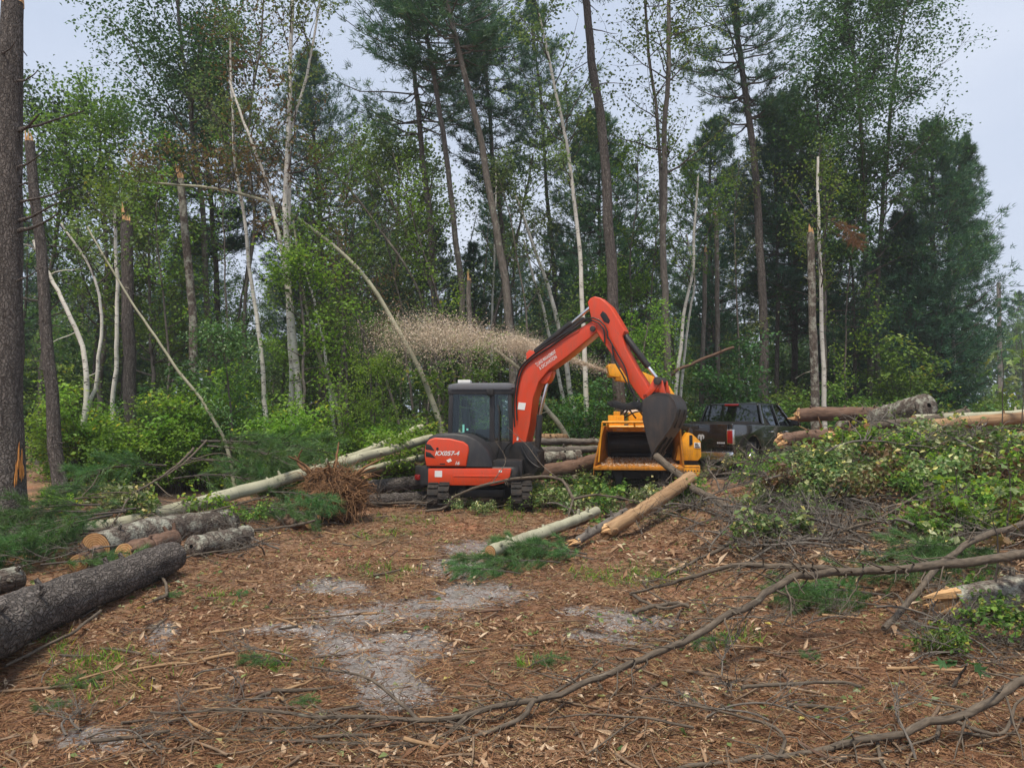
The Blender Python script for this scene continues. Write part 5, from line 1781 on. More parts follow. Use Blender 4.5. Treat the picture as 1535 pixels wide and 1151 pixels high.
for xl in (-.475, .50):
    bm = NB()
    bm_box(bm, xl - .075, xl + .075, .2, .4, .02, zl - .12)
    bm_box(bm, xl - .15, xl + .15, .1, .45, .0, .04)
    cpart('stabilizer_leg', bm, 'black', bevel=.01)
for s in (-1, 1):
    bm = NB()
    bm_cyl(bm, (s * .80, 2.5, .38), (s * 1.04, 2.5, .38), .38, 28)
    wh = cpart('wheel', bm, 'rubber', bevel=.04)
    bm = NB()
    bm_cyl(bm, (s * 1.02, 2.5, .38), (s * 1.05, 2.5, .38), .21, 20)
    cpart('rim', bm, 'yellow', wh, bevel=.01)
    bm = NB()
    bm_prism(bm, [(1.95, zl - .1), (2.1, zl + .12), (2.9, zl + .12), (3.05, zl - .1), (3.0, zl - .1), (2.86, zl + .08), (2.14, zl + .08), (2.0, zl - .1)], s * .78, s * 1.06)
    bmesh.ops.transform(bm, matrix=Matrix(((0, 1, 0, 0), (1, 0, 0, 0), (0, 0, 1, 0), (0, 0, 0, 1))), verts=bm.verts)
    cpart('mudguard', bm, 'yellow')
# side cabinet at the right of the hopper
bm = NB()
bm_prism(bm, [(.72, cz(690)), (.78, cz(668)), (.98, cz(648)), (1.06, cz(650)), (1.24, cz(662)), (1.25, cz(684)), (1.18, cz(690))], .12, .75)
cab_ = cpart('side_cabinet', bm, 'yellow', bevel=.02, label='yellow cabinet with dark handle slot and data plate')
bm = NB()
bm_prism(bm, [(.70, cz(717)), (.74, cz(697)), (1.22, cz(697)), (1.22, cz(708)), (1.10, cz(720)), (.72, cz(722))], .10, .8)
cpart('lower_guard', bm, 'yellow', bevel=.02)
bm = NB()  # black block set back in the gap between cabinet and lower guard
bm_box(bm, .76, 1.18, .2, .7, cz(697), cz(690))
cpart('guard_gap_block', bm, 'black', bevel=0)
bm = NB()
bm_prism(bm, [(1.00, cz(668)), (1.00, cz(652)), (1.07, cz(652)), (1.07, cz(666))], .105, .13)
cpart('handle', bm, 'black', cab_)
bm = NB()
bm_box(bm, 1.10, 1.23, .108, .122, cz(671), cz(663))
pl_ = cpart('data_plate', bm, 'white_paint', cab_, bevel=0)
bm = NB()
for k in range(3):
    bm_box(bm, 1.115, 1.215 - .02 * k, .103, .109, cz(670 - 2.4 * k), cz(668.8 - 2.4 * k))
cpart('plate_print', bm, 'black', pl_, bevel=0)
bm = NB()
bm_prism(bm, [(.99, cz(650)), (1.03, cz(641)), (1.08, cz(643)), (1.09, cz(652))], .2, .4)
cpart('exhaust_cap', bm, 'dark_grey', cab_)
# discharge chute: square duct rising from the drum, swung to the left, with a hinged flap
def cpt(px, py, Y):
    return Vector(at(px, py, Y) - CO)
duct = [(1000, 622, 18.25, .30), (998, 602, 18.25, .30), (990, 588, 18.25, .28), (976, 577, 18.25, .25), (958, 568, 18.2, .22), (938, 563, 18.15, .20), (922, 561, 18.1, .19)]
bm = NB()
rings = []
pts3 = [cpt(a, b, c) for a, b, c, _ in duct]
for i, p in enumerate(pts3):
    t = (pts3[min(i + 1, len(pts3) - 1)] - pts3[max(i - 1, 0)]).normalized()
    y = Vector((0, 1, 0)); u = t.cross(y).normalized()
    h = duct[i][3]
    rings.append([p + u * h * .75 + y * h, p - u * h * .75 + y * h, p - u * h * .75 - y * h, p + u * h * .75 - y * h])
bm_loft(bm, rings)
chute = part('discharge_chute', bm, 'yellow', chip, bevel=.02)
bm = NB()
p = cpt(918, 556, 18.1)
bm_prism(bm, [(-.14, .10), (-.10, .15), (.08, .15), (.17, -.13), (.12, -.16), (-.10, -.13)], -.24, .24)
part('chute_flap', bm, 'yellow', chip, Matrix.Translation(p), bevel=.012)
bm = NB()
bm_cyl(bm, cpt(1000, 640, 18.25), cpt(1000, 618, 18.25), .34, 24)
part('chute_turntable', bm, 'yellow', chip, bevel=.01)

for k, (x0, x1, y0, zz) in enumerate(((-.5, -.1, .3, .30), (-.42, .1, .34, .36), (-.4, .3, .26, .24), (.55, .9, .4, .2))):
    P3 = curve([(x0, y0, zh + .2), ((x0 + x1) / 2, y0 - .16, zh + zz + .12), (x1, y0 + .1, zh + .22)], 14)
    me = G().tubes(P3[None], .018, 6).mesh('hydraulic_hose', 'black')
    me.transform(CM)
    link('hydraulic_hose', me, chip)
for k, (x, z) in enumerate(((-.45, zh + .005), (.10, zh + .005), (.50, zh + .005))):
    bm = NB()
    bm_box(bm, x - .06, x + .06, -.175, -.165, z - .03, z + .03, Matrix.Rotation(-.25, 4, 'X'))
    st_ = cpart('warning_sticker', bm, 'white_paint', bevel=0)
    bm = NB()
    bm_box(bm, x - .05, x + .05, -.179, -.174, z - .004, z + .012, Matrix.Rotation(-.25, 4, 'X'))
    cpart('sticker_print', bm, 'black', st_, bevel=0)
for k in range(7):
    bm = NB()
    bm_cyl(bm, (.80 + .06 * k, .095, cz(705)), (.80 + .06 * k, .115, cz(705)), .014, 8)
    cpart('bolt', bm, 'black', bevel=0)
bm = NB()
bm_box(bm, .74, 1.20, .096, .112, cz(700), cz(699))
bm_box(bm, .74, 1.20, .096, .112, cz(713), cz(712))
cpart('guard_rib', bm, 'yellow_dirty', bevel=0)
rgc = np.random.default_rng(88)
n = 1500
xx, yy = rgc.random(n) * 1.6 - .85, rgc.random(n) ** 1.3 * .95 - .10
zz = zl + .014 + .16 * (yy + .12) / 1.07 + .01 * rgc.random(n)
PP = np.stack([xx * (1 - .16 * yy), yy, zz], 1)
Dd = unit(rgc.normal(size=(n, 3)) * [1, 1, .25])
me = G().leaves(PP, Dd, unit(rgc.normal(size=(n, 3)) * .4 + [0, 0, 1]), .02 + .04 * rgc.random(n), .016, rgc.random(n)).mesh('table_sawdust', 'chips')
me.transform(Matrix.Translation(tuple(CO)) @ CM)
tag(link('table_sawdust', me), 'loose wood chips lying on the chipper table', 'wood chips', kind='stuff')

# ================================================================== PICKUP TRUCK
ph = math.radians(41)
TC = at(1098, 650, 19.0)
# local frame: x = forward, y = left, origin rear-right corner on the ground
fx = np.array([math.sin(ph), math.cos(ph)])
TO = np.array([TC[0], 19.0, 0.0])
ctr_t = TO[:2] + fx * 2.9 + np.array([-fx[1], fx[0]]) * 1.0
TO[2] = float(gz(ctr_t[0], ctr_t[1]))
truck = thing('pickup_truck', 'black crew cab pickup parked behind the cut brush', 'pickup truck', TO)
TM = Matrix(((fx[0], -fx[1], 0, 0), (fx[1], fx[0], 0, 0), (0, 0, 1, 0), (0, 0, 0, 1)))
def tpart(name, bm, mat, parent=truck, bevel=.02, label=None, angle=32, seg=2):
    return part(name, bm, mat, parent, TM, bevel=bevel, label=label, angle=angle, seg=seg)
# body sides with wheel openings
def arch(xc, r, z0, n=9):
    return [(xc + r * math.cos(a), z0 + r * math.sin(a)) for a in np.linspace(0, PI, n)][::-1]
bm = NB()
low = [(.06, .58)] + arch(1.25, .50, .55) + arch(4.85, .50, .55) + [(5.72, .58), (5.80, .80), (5.74, 1.08), (5.55, 1.18), (4.30, 1.26), (4.05, 1.30), (2.05, 1.33), (.04, 1.36), (.0, 1.0)]
bm_prism(bm, low, .0, .09)
tpart('body_side', bm, 'car_black', bevel=.03, seg=3)
bm = NB()
bm_prism(bm, low, 1.91, 2.0)
tpart('body_side', bm, 'car_black', bevel=.03, seg=3)
bm = NB()
bm_box(bm, .10, 5.6, .10, 1.90, .62, .86)
bm_box(bm, 2.02, 4.2, .09, 1.91, .80, 1.30)
tpart('body_floor', bm, 'black')
bm = NB()
bm_loft(bm, [[Vector((4.10, .09, .8)), Vector((5.70, .12, .8)), Vector((5.70, 1.88, .8)), Vector((4.10, 1.91, .8))],
             [Vector((4.10, .09, 1.24)), Vector((5.60, .14, 1.14)), Vector((5.60, 1.86, 1.14)), Vector((4.10, 1.91, 1.24))],
             [Vector((4.10, .35, 1.33)), Vector((5.50, .38, 1.20)), Vector((5.50, 1.62, 1.20)), Vector((4.10, 1.65, 1.33))]])
tpart('hood', bm, 'car_black', bevel=.04)
bm = NB()
bm_box(bm, .0, .07, .12, 1.88, .66, 1.35)
tg = tpart('tailgate', bm, 'car_black', bevel=.02)
bm = NB()
bm_box(bm, -.012, .01, .22, 1.78, .80, 1.22)
tpart('tailgate_panel', bm, 'car_black', tg, bevel=.012)
bm = NB()      # silver ram-horn emblem: shield with curled horns
for s in (-1, 1):
    pts_ = [(0, 1.08), (s * .045, 1.09), (s * .085, 1.06), (s * .09, 1.00), (s * .06, .965), (s * .045, .99), (s * .06, 1.02), (s * .035, 1.045), (s * .02, .96), (0, .92)]
    pts_ = pts_ if s < 0 else pts_[::-1]
    a = [bm.verts.new((-.026, .84 + y, z)) for y, z in pts_]
    b = [bm.verts.new((-.012, .84 + y, z)) for y, z in pts_]
    n = len(a)
    bm.faces.new(a); bm.faces.new(b[::-1])
    for i in range(n):
        bm.faces.new((a[i], a[(i + 1) % n], b[(i + 1) % n], b[i]))
tpart('emblem', bm, 'silver', tg, bevel=0)
bm = NB()
for k in range(4):
    bm_box(bm, -.018, -.008, .20 + k * .055, .24 + k * .055, .86, .90)
tpart('badge', bm, 'silver', tg, bevel=0)
bm = NB()
bm_box(bm, -.02, .0, .92, 1.08, 1.24, 1.31)
tpart('tailgate_handle', bm, 'black', tg, bevel=.006)
for y0, y1 in ((-.012, .15), (1.85, 2.012)):
    bm = NB()
    bm_box(bm, -.014, .14, y0, y1, .84, 1.22)
    tl = tpart('tail_light', bm, 'chrome', bevel=.02)
    bm = NB()
    bm_box(bm, -.022, .12, y0 + (.016 if y0 < 1 else .012) - (.012 if y0 < 1 else 0), y1 - .016 + (.012 if y0 > 1 else 0), .87, 1.19)
    tpart('lens', bm, 'red_lens', tl, bevel=.015)
bm = NB()
bm_loft(bm, [[Vector((-.16, .10, z)), Vector((-.16, 1.90, z)), Vector((.06, 2.0, z)), Vector((.06, .0, z))] for z in (.46, .66)])
tpart('rear_bumper', bm, 'chrome', bevel=.03)
bm = NB()
bm_box(bm, -.168, -.155, .82, 1.18, .50, .62)
tpart('number_plate', bm, 'white_paint', bevel=0)
# bed rails and toolbox
bm = NB()
bm_box(bm, .08, 1.95, -.006, .12, 1.335, 1.365)
bm_box(bm, .08, 1.95, 1.88, 2.006, 1.335, 1.365)
tpart('bed_rail', bm, 'black', bevel=.008)
bm = NB()
bm_box(bm, 1.35, 1.95, .13, 1.87, 1.18, 1.42)
bm_box(bm, .75, .80, .13, 1.87, 1.30, 1.37)
bm_box(bm, .45, .50, .6, 1.87, 1.30, 1.36)
tpart('bed_tool_box', bm, 'black')
# cab greenhouse
zb, zr = 1.30, 1.93
B_ = [(1.98, .10), (4.22, .10), (4.22, 1.90), (1.98, 1.90)]
T_ = [(2.18, .27), (3.50, .27), (3.50, 1.73), (2.18, 1.73)]
bm = NB()
bm_loft(bm, [[Vector((2.14, .25, 1.86)), Vector((3.56, .25, 1.86)), Vector((3.56, 1.75, 1.86)), Vector((2.14, 1.75, 1.86))],
             [Vector((2.20, .28, 1.925)), Vector((3.46, .28, 1.925)), Vector((3.46, 1.72, 1.925)), Vector((2.20, 1.72, 1.925))],
             [Vector((2.40, .45, 1.955)), Vector((3.30, .45, 1.955)), Vector((3.30, 1.55, 1.955)), Vector((2.40, 1.55, 1.955))]])
rf = tpart('roof', bm, 'car_black', bevel=.03)
def quad_slab(bm, P, th):
    P = [Vector(p) for p in P]
    n = (P[1] - P[0]).cross(P[2] - P[0]).normalized() * th
    bm_loft(bm, [P, [p + n for p in P]])
for yb, yt in ((.10, .265), (1.90, 1.735)):
    for xb0, xb1, xt0, xt1, nm in ((1.98, 2.14, 2.14, 2.30, 'pillar'), (3.06, 3.16, 2.98, 3.06, 'pillar'), (4.08, 4.20, 3.42, 3.54, 'pillar')):
        bm = NB()
        quad_slab(bm, [(xb0, yb, zb), (xb1, yb, zb), (xt1, yt, 1.88), (xt0, yt, 1.88)], .05 if yb < 1 else -.05)
        tpart(nm, bm, 'car_black', bevel=.008)
    for xb0, xb1, xt0, xt1 in ((2.14, 3.06, 2.30, 2.98), (3.16, 4.08, 3.06, 3.42)):
        bm = NB()
        quad_slab(bm, [(xb0, yb + .01 * (1 if yb < 1 else -1), zb), (xb1, yb + .01 * (1 if yb < 1 else -1), zb), (xt1, yt, 1.87), (xt0, yt, 1.87)], .012)
        tpart('side_window', bm, 'glass_dark', bevel=0)
        bm = NB()
        y_ = yb - .008 if yb < 1 else yb + .008
        tt = .02 if yb < 1 else -.02
        bm_box(bm, xb0 - .03, xb1 + .03, min(y_, y_ + tt), max(y_, y_ + tt), 1.285, 1.305)
        tpart('window_trim', bm, 'chrome', bevel=0)
    for xh in (2.30, 3.32):
        bm = NB()
        s = -1 if yb < 1 else 1
        y_ = 0 if yb < 1 else 2.0
        bm_box(bm, xh, xh + .24, min(y_, y_ + s * .045), max(y_, y_ + s * .045), 1.12, 1.16)
        tpart('door_handle', bm, 'chrome', bevel=.01)
    bm = NB()
    y_ = -.0 if yb < 1 else 2.0
    s = -1 if yb < 1 else 1
    bm_box(bm, 3.86, 4.0, min(y_ - s * .05, y_ + s * .22), max(y_ - s * .05, y_ + s * .22), 1.30, 1.50)
    tpart('mirror', bm, 'car_black', bevel=.03)
bm = NB()
quad_slab(bm, [(2.0, .16, zb), (2.0, 1.84, zb), (2.16, 1.70, 1.875), (2.16, .30, 1.875)], -.012)
tpart('rear_window', bm, 'glass_dark', bevel=0)
bm = NB()
quad_slab(bm, [(4.18, .16, zb), (4.18, 1.84, zb), (3.54, 1.70, 1.875), (3.54, .30, 1.875)], .012)
tpart('windscreen', bm, 'glass_dark', bevel=0)
bm = NB()
bm_box(bm, 2.10, 2.15, .80, 1.20, 1.855, 1.905)
tpart('brake_lamp', bm, 'red_lens', rf, bevel=.006)
bm = NB()
for y in (.4, 1.25):
    bm_box(bm, 2.35, 2.5, y, y + .45, 1.1, 1.62)
    bm_box(bm, 3.2, 3.35, y, y + .45, 1.1, 1.66)
tpart('seats', bm, 'black', bevel=.03)
for xw in (1.25, 4.85):
    for y0, y1 in ((.02, .30), (1.70, 1.98)):
        bm = NB()
        bm_cyl(bm, (xw, y0, .40), (xw, y1, .40), .40, 30)
        wh = tpart('wheel', bm, 'rubber', bevel=.04)
        bm = NB()
        yo = y0 - .006 if y0 < 1 else y1 + .006
        bm_cyl(bm, (xw, yo, .40), (xw, yo + (.03 if y0 < 1 else -.03), .40), .26, 24)
        tpart('rim', bm, 'chrome', wh, bevel=.01)
# ================================================================== LOGS
def rest(p, r):
    """keep a point of a fallen stem on or above the ground"""
    z = float(gz(p[0], p[1])) + r * .85
    q = np.array(p, float)
    if q[2] < z:
        q[2] = z
    return q
def log(label, pts, r0, r1, bark, ends=('cut', 'cut'), group=None, wob=.012, seed=0, knots=4, sides=18, nm='log', ground=True):
    rg = RG(1000 + seed)
    P = [at(*p) for p in pts]
    if ground:
        P = [rest(p, r0) for p in P]
    path = curve(P, 44, wob * .5, seed)
    base = path[0] - np.array([0, 0, r0])
    root = thing(nm, label, 'log', base, group)
    g = G()
    k = len(path)
    R = np.linspace(r0, r1, k) * (1 + rg.normal(size=k) * .018)
    g.tubes(path[None], R[None], sides)
    V = g.v[-1].reshape(k, sides, 3)
    aa = np.arange(sides) / sides * 2 * PI
    Ls = np.linalg.norm(path[-1] - path[0]) * np.linspace(0, 1, k)
    A_, L_ = np.meshgrid(aa, Ls)
    nz = (fbm(np.cos(A_) * 1.2 + L_ * 1.3 + seed, np.sin(A_) * 1.2 + L_ * .4, seed, 2) - .5) * .22 + (fbm(np.cos(A_) * 4 + L_ * 7 + seed, np.sin(A_) * 4 + L_ * 3, seed + 3, 2) - .5) * .12
    nz[[0, -1]] *= .3
    g.v[-1] = (path[:, None] + (V - path[:, None]) * (1 + nz[..., None])).reshape(-1, 3)
    for j in range(knots):
        t = rg.random()
        i = int(t * (k - 1))
        c = path[i]
        ax = unit(path[min(i + 1, k - 1)] - path[max(i - 1, 0)])
        o = unit(np.cross(ax, rg.normal(size=3)))
        o[2] = abs(o[2])
        g.tubes(np.stack([c + o * R[i] * .8, c + o * (R[i] + .03 + .05 * rg.random())])[None], np.array([[.03, .018]]), 7, cap=True)
    link('bark', g.mesh('bark', bark, base), root)
    for e, kind in zip((0, -1), ends):
        tipp = path[e]
        ax = unit(path[e] - path[1 if e == 0 else -2])
        u = unit(np.cross(ax, [.1, .2, 1])); w = np.cross(ax, u)
        rr = R[e]
        if kind == 'cut':
            gg = G()
            a = np.linspace(0, 2 * PI, 20, endpoint=False)
            loc = np.stack([rr * .985 * np.cos(a), rr * .985 * np.sin(a), 0 * a], 1)
            ring = tipp + u * loc[:, :1] + w * loc[:, 1:2] + ax * .004
            mid_ = tipp + (u * loc[:, :1] + w * loc[:, 1:2]) * .5 + ax * .008
            V = np.vstack([ring, mid_, tipp + ax * .006])
            i = np.arange(20); j = (i + 1) % 20
            gg.add(V, quads=np.stack([i, j, j + 20, i + 20], -1), tris=np.stack([i + 20, j + 20, np.full(20, 40)], -1), tc=np.vstack([loc, loc * .5, [[0, 0, 0]]]))
            link('cut_end', gg.mesh('cut_end', 'wood_cut', base), root)
        elif kind == 'torn':
            gg = G()
            n = 16
            a = rg.random(n) * 2 * PI
            q = rr * np.sqrt(rg.random(n)) * .8
            st = tipp - ax * .05 + u * (np.cos(a) * q)[:, None] + w * (np.sin(a) * q)[:, None]
            hh = .06 + .22 * rg.random(n) ** 2
            s = np.linspace(0, 1, 4)
            PP = st[:, None] + (ax + rg.normal(size=(n, 3)) * .12)[:, None] * (hh[:, None] * s)[..., None]
            gg.tubes(PP, rr * .36 * np.array([1, .9, .6, .1])[None] * np.ones((n, 1)), 5, smooth=False)
            link('torn_wood', gg.mesh('torn_wood', 'wood_torn', base), root)
        else:
            gg = G()
            s = np.linspace(0, 1, 5)
            gg.tubes((tipp + ax * (rr * .35 * s)[:, None])[None], (rr * np.sqrt(1 - s ** 2 * .97) * (1 + rg.normal(size=5) * .03))[None], sides)
            gg.tc[-1] = gg.v[-1] * 1.0
            link('blunt_end', gg.mesh('blunt_end', bark, base), root)
    return root

log('thick rough barked pine log lying lowest in front of the left pile', [(-120, 990, 4.4), (0, 938, 5.5), (130, 884, 7.0), (258, 834, 8.5)], .215, .165, 'bark_pine', ('cut', 'blunt'), seed=1, knots=7, sides=24)
log('lichen covered log showing a round tan cut face in the left pile', [(143, 826, 8.85), (245, 802, 10.0), (345, 783, 11.2)], .178, .172, 'bark_lichen', ('cut', 'blunt'), seed=2, sides=22)
log('short log with reddish cut face wedged behind the rough pine log', [(186, 842, 8.75), (262, 815, 9.7)], .125, .12, 'bark_red', ('cut', 'blunt'), seed=3)
log('small log end peeking out beneath the lichen log', [(117, 856, 8.45), (170, 838, 9.2)], .10, .10, 'bark_red', ('cut', 'blunt'), seed=4)
log('grey log stub entering from the left edge below the massive trunk', [(-120, 900, 6.8), (24, 868, 7.7)], .125, .12, 'bark_lichen', ('cut', 'blunt'), seed=5)
log('reddish log fragment on the ground left of the rough pine log', [(-80, 930, 6.2), (22, 908, 6.9)], .09, .08, 'bark_red', ('cut', 'torn'), seed=6)
log('half buried rounded log continuing beyond the lichen log', [(290, 826, 9.4), (372, 800, 10.3)], .135, .12, 'bark_lichen', ('blunt', 'blunt'), seed=7)
log('long pale aspen trunk lying across the left pile up to the excavator', [(-160, 868, 8.0), (0, 835, 9.0), (190, 785, 10.4), (320, 748, 11.7), (430, 718, 13.0), (540, 686, 14.6), (648, 656, 16.2)], .115, .085, 'bark_aspen', ('cut', 'cut'), seed=8, wob=.02, knots=10)
log('pale aspen pole slanting above the middle log pile', [(440, 712, 15.4), (540, 680, 16.4), (634, 640, 17.2)], .09, .075, 'bark_aspen', ('cut', 'cut'), seed=9)
log('thin pale pole running beneath the long aspen trunk', [(255, 762, 11.8), (345, 742, 12.8), (430, 724, 13.8)], .06, .055, 'bark_aspen', ('cut', 'cut'), seed=10)
log('brown log at the front foot of the middle pile', [(538, 732, 15.0), (660, 719, 15.9)], .14, .13, 'bark_pine', ('cut', 'cut'), seed=11)
log('dark log on the ground under the middle pile', [(545, 752, 14.4), (650, 744, 15.2)], .12, .11, 'bark_pine', ('cut', 'cut'), seed=12)
log('pinkish splintered log in the middle pile', [(552, 707, 15.9), (665, 694, 16.6)], .13, .12, 'bark_red', ('torn', 'cut'), seed=13)
log('reddish barked log high in the middle pile', [(560, 690, 16.6), (665, 672, 17.2)], .12, .11, 'bark_red', ('torn', 'cut'), seed=14)
log('greenish thin aspen log lying askew on the middle pile', [(515, 712, 15.2), (600, 692, 15.9), (668, 680, 16.4)], .07, .06, 'bark_aspen', ('cut', 'cut'), seed=15)
log('pale log topmost at the back of the middle pile', [(500, 702, 17.0), (600, 672, 17.6), (690, 650, 18.2)], .11, .10, 'bark_aspen', ('cut', 'cut'), seed=16)
log('grey log end showing above the excavator hood side of the pile', [(470, 720, 16.2), (560, 700, 17.0)], .13, .12, 'bark_grey', ('cut', 'cut'), seed=17)
for j, (pts, r, bk, lab) in enumerate([([(800, 662, 18.2), (906, 662, 18.6)], .085, 'bark_grey', 'thin grey log on top of the stack beside the chipper'),
                                       ([(800, 675, 17.8), (904, 673, 18.2)], .09, 'bark_grey', 'second grey log in the stack beside the chipper'),
                                       ([(790, 690, 17.2), (868, 684, 17.6)], .17, 'bark_lichen', 'thick lichen log low in the stack beside the chipper'),
                                       ([(792, 711, 16.6), (860, 700, 17.0), (910, 684, 17.5)], .17, 'bark_red', 'thick reddish log reaching to the chipper table'),
                                       ([(812, 656, 18.8), (850, 655, 19.0)], .09, 'wood_peeled', 'short peeled log on the far side of the stack')]):
    log(lab, pts, r, r * .92, bk, ('cut', 'cut'), seed=30 + j)
log('peeled orange tan log propped up toward the chipper', [(908, 797, 10.9), (975, 757, 11.7), (1036, 716, 12.6)], .10, .105, 'wood_peeled', ('torn', 'cut'), seed=40, knots=3)
log('pale yellowish aspen log on the mud edge', [(735, 827, 9.35), (815, 797, 10.4), (895, 766, 11.8)], .08, .07, 'bark_aspen', ('cut', 'cut'), seed=41, knots=6)
log('slim grey log with stubs beside the pale aspen log', [(862, 813, 10.1), (900, 790, 10.9), (938, 765, 11.8)], .055, .05, 'bark_grey', ('torn', 'cut'), seed=42, knots=8)
log('second pale pole under the peeled log', [(800, 806, 10.6), (880, 778, 11.6)], .055, .05, 'bark_red', ('torn', 'cut'), seed=43)
log('short lichen log with torn orange end at the right edge', [(1427, 905, 6.6), (1500, 892, 6.7), (1620, 872, 6.9)], .135, .14, 'bark_lichen', ('torn', 'cut'), seed=44, sides=22)
log('small round of pale log sitting near the root ball', [(462, 785, 11.9), (425, 783, 12.2)], .075, .075, 'bark_red', ('cut', 'cut'), seed=46)
log('short pole end poking out beside the small round', [(478, 775, 12.3), (420, 772, 12.8)], .055, .055, 'bark_grey', ('cut', 'cut'), seed=47)
log('huge grey log end rising above the right brush', [(1388, 609, 16.2), (1340, 622, 17.0), (1262, 645, 18.2)], .26, .23, 'bark_lichen', ('blunt', 'cut'), seed=48, sides=24)
log('long brown trunk lying across the right brush pile', [(1196, 622, 18.0), (1270, 620, 17.6), (1350, 620, 17.4)], .16, .14, 'bark_red', ('torn', 'cut'), seed=49)
log('orange brown peeled log at the right end of the brush', [(1384, 637, 14.6), (1480, 630, 14.8), (1620, 622, 15.2)], .11, .12, 'wood_peeled', ('cut', 'cut'), seed=50)
log('pale log above the orange brown peeled log', [(1370, 628, 15.6), (1480, 624, 15.9), (1620, 614, 16.4)], .09, .10, 'bark_aspen', ('cut', 'cut'), seed=51)
log('thin pale log emerging from leaves of the right brush', [(1300, 640, 15.0), (1400, 628, 15.6), (1450, 617, 16.2)], .085, .08, 'bark_limb', ('cut', 'cut'), seed=52)
log('broken log with bright orange splinters beside the pickup', [(1170, 661, 16.2), (1200, 656, 16.4), (1240, 653, 16.6)], .15, .14, 'bark_red', ('torn', 'torn'), seed=53)
log('grey pole half hidden in the leaves of the right brush', [(1240, 735, 11.6), (1330, 700, 12.8), (1420, 680, 13.8)], .05, .045, 'bark_limb', ('cut', 'cut'), seed=54)
log('dark log stub in the shade of the brush mound', [(1300, 695, 13.4), (1345, 688, 13.8)], .12, .12, 'bark_pine', ('cut', 'cut'), seed=55)

# ================================================================== ROOT BALL (overturned stump)
rc = at(500, 742, 12.9)
rc[2] = float(gz(rc[0], rc[1]))
root = thing('root_ball', 'upturned stump with tangled orange brown roots and soil', 'stump', rc)
MAT['soil'] = bark_mat('root_soil', (.06, .032, .018), (.24, .125, .06), None, 14, 14, 1.0, .04)
MAT['root'] = bark_mat('root_bark', (.10, .05, .025), (.36, .20, .10), None, 40, 8, .5, .006)
bm = NB()
bmesh.ops.create_icosphere(bm, subdivisions=4, radius=1.0)
for v in bm.verts:
    p = np.array(v.co)
    n_ = float(fbm(p[0] * 2.3 + 5, p[1] * 2.3 + p[2] * 1.7, 3, 4)) - .5
    n2 = float(fbm(p[0] * 7 + 5, p[2] * 7 + p[1] * 6, 9, 3)) - .5
    k = 1 + .75 * n_ + .35 * n2
    v.co = Vector((p[0] * .50 * k, p[1] * .38 * k, max(-.05, .42 + p[2] * .46 * k)))
me = bpy.data.meshes.new('soil')
finish(bm)
bm.to_mesh(me); bm.free()
a = me.attributes.new('tc', 'FLOAT_VECTOR', 'POINT')
a.data.foreach_set('vector', np.array([v.co for v in me.vertices], np.float32).ravel())
me.materials.append(MAT['soil'])
link('soil', me, root)
rg = RG(77)
g = G()
n = 950
th, ph_ = rg.random(n) * 2 * PI, np.arccos(1 - 1.7 * rg.random(n))
dirs = np.stack([np.sin(ph_) * np.cos(th), np.sin(ph_) * np.sin(th), np.cos(ph_)], 1)
st = dirs * np.array([.48, .36, .42]) + np.array([0, 0, .46])
s = np.linspace(0, 1, 7)
Lr = .10 + .36 * rg.random(n) ** 2
rdir = unit(dirs * .55 + rg.normal(size=(n, 3)) * .75)
P = st[:, None] + rdir[:, None] * (Lr[:, None] * s)[..., None]
P += np.cumsum(rg.normal(size=P.shape) * .03, axis=1)
P[..., 2] -= (.35 * Lr[:, None] * s ** 2)
P[..., 2] = np.maximum(P[..., 2], .0)
g.tubes(P, (.004 + .012 * rg.random(n) ** 3)[:, None] * (1 - .7 * s), 5)
o = link('fine_roots', g.mesh('fine_roots', 'root'), root)
o['kind'] = 'stuff'
for k in range(9):
    a0 = rg.random() * 2 * PI
    d = np.array([math.cos(a0), math.sin(a0) * .6, .35 + .6 * rg.random()])
    p0 = np.array([0, 0, .5]) + d * .3
    pts_ = [p0, p0 + d * .25 + rg.normal(size=3) * .05, p0 + d * .45 + rg.normal(size=3) * .09]
    g = G().tubes(curve(pts_, 9, .01, k)[None], np.linspace(.035, .01, 9)[None], 8)
    link('thick_root', g.mesh('thick_root', 'root'), root)

r2 = copy_tree(root)
p2 = at(1242, 628, 16.9)
r2.location = (p2[0], p2[1], float(gz(p2[0], p2[1])) + .02)
r2.scale = (.95, .95, .85)
r2.rotation_euler = (0, 0, 2.1)
r2['label'] = 'rust coloured root mass on the brush pile beside the pickup nose'

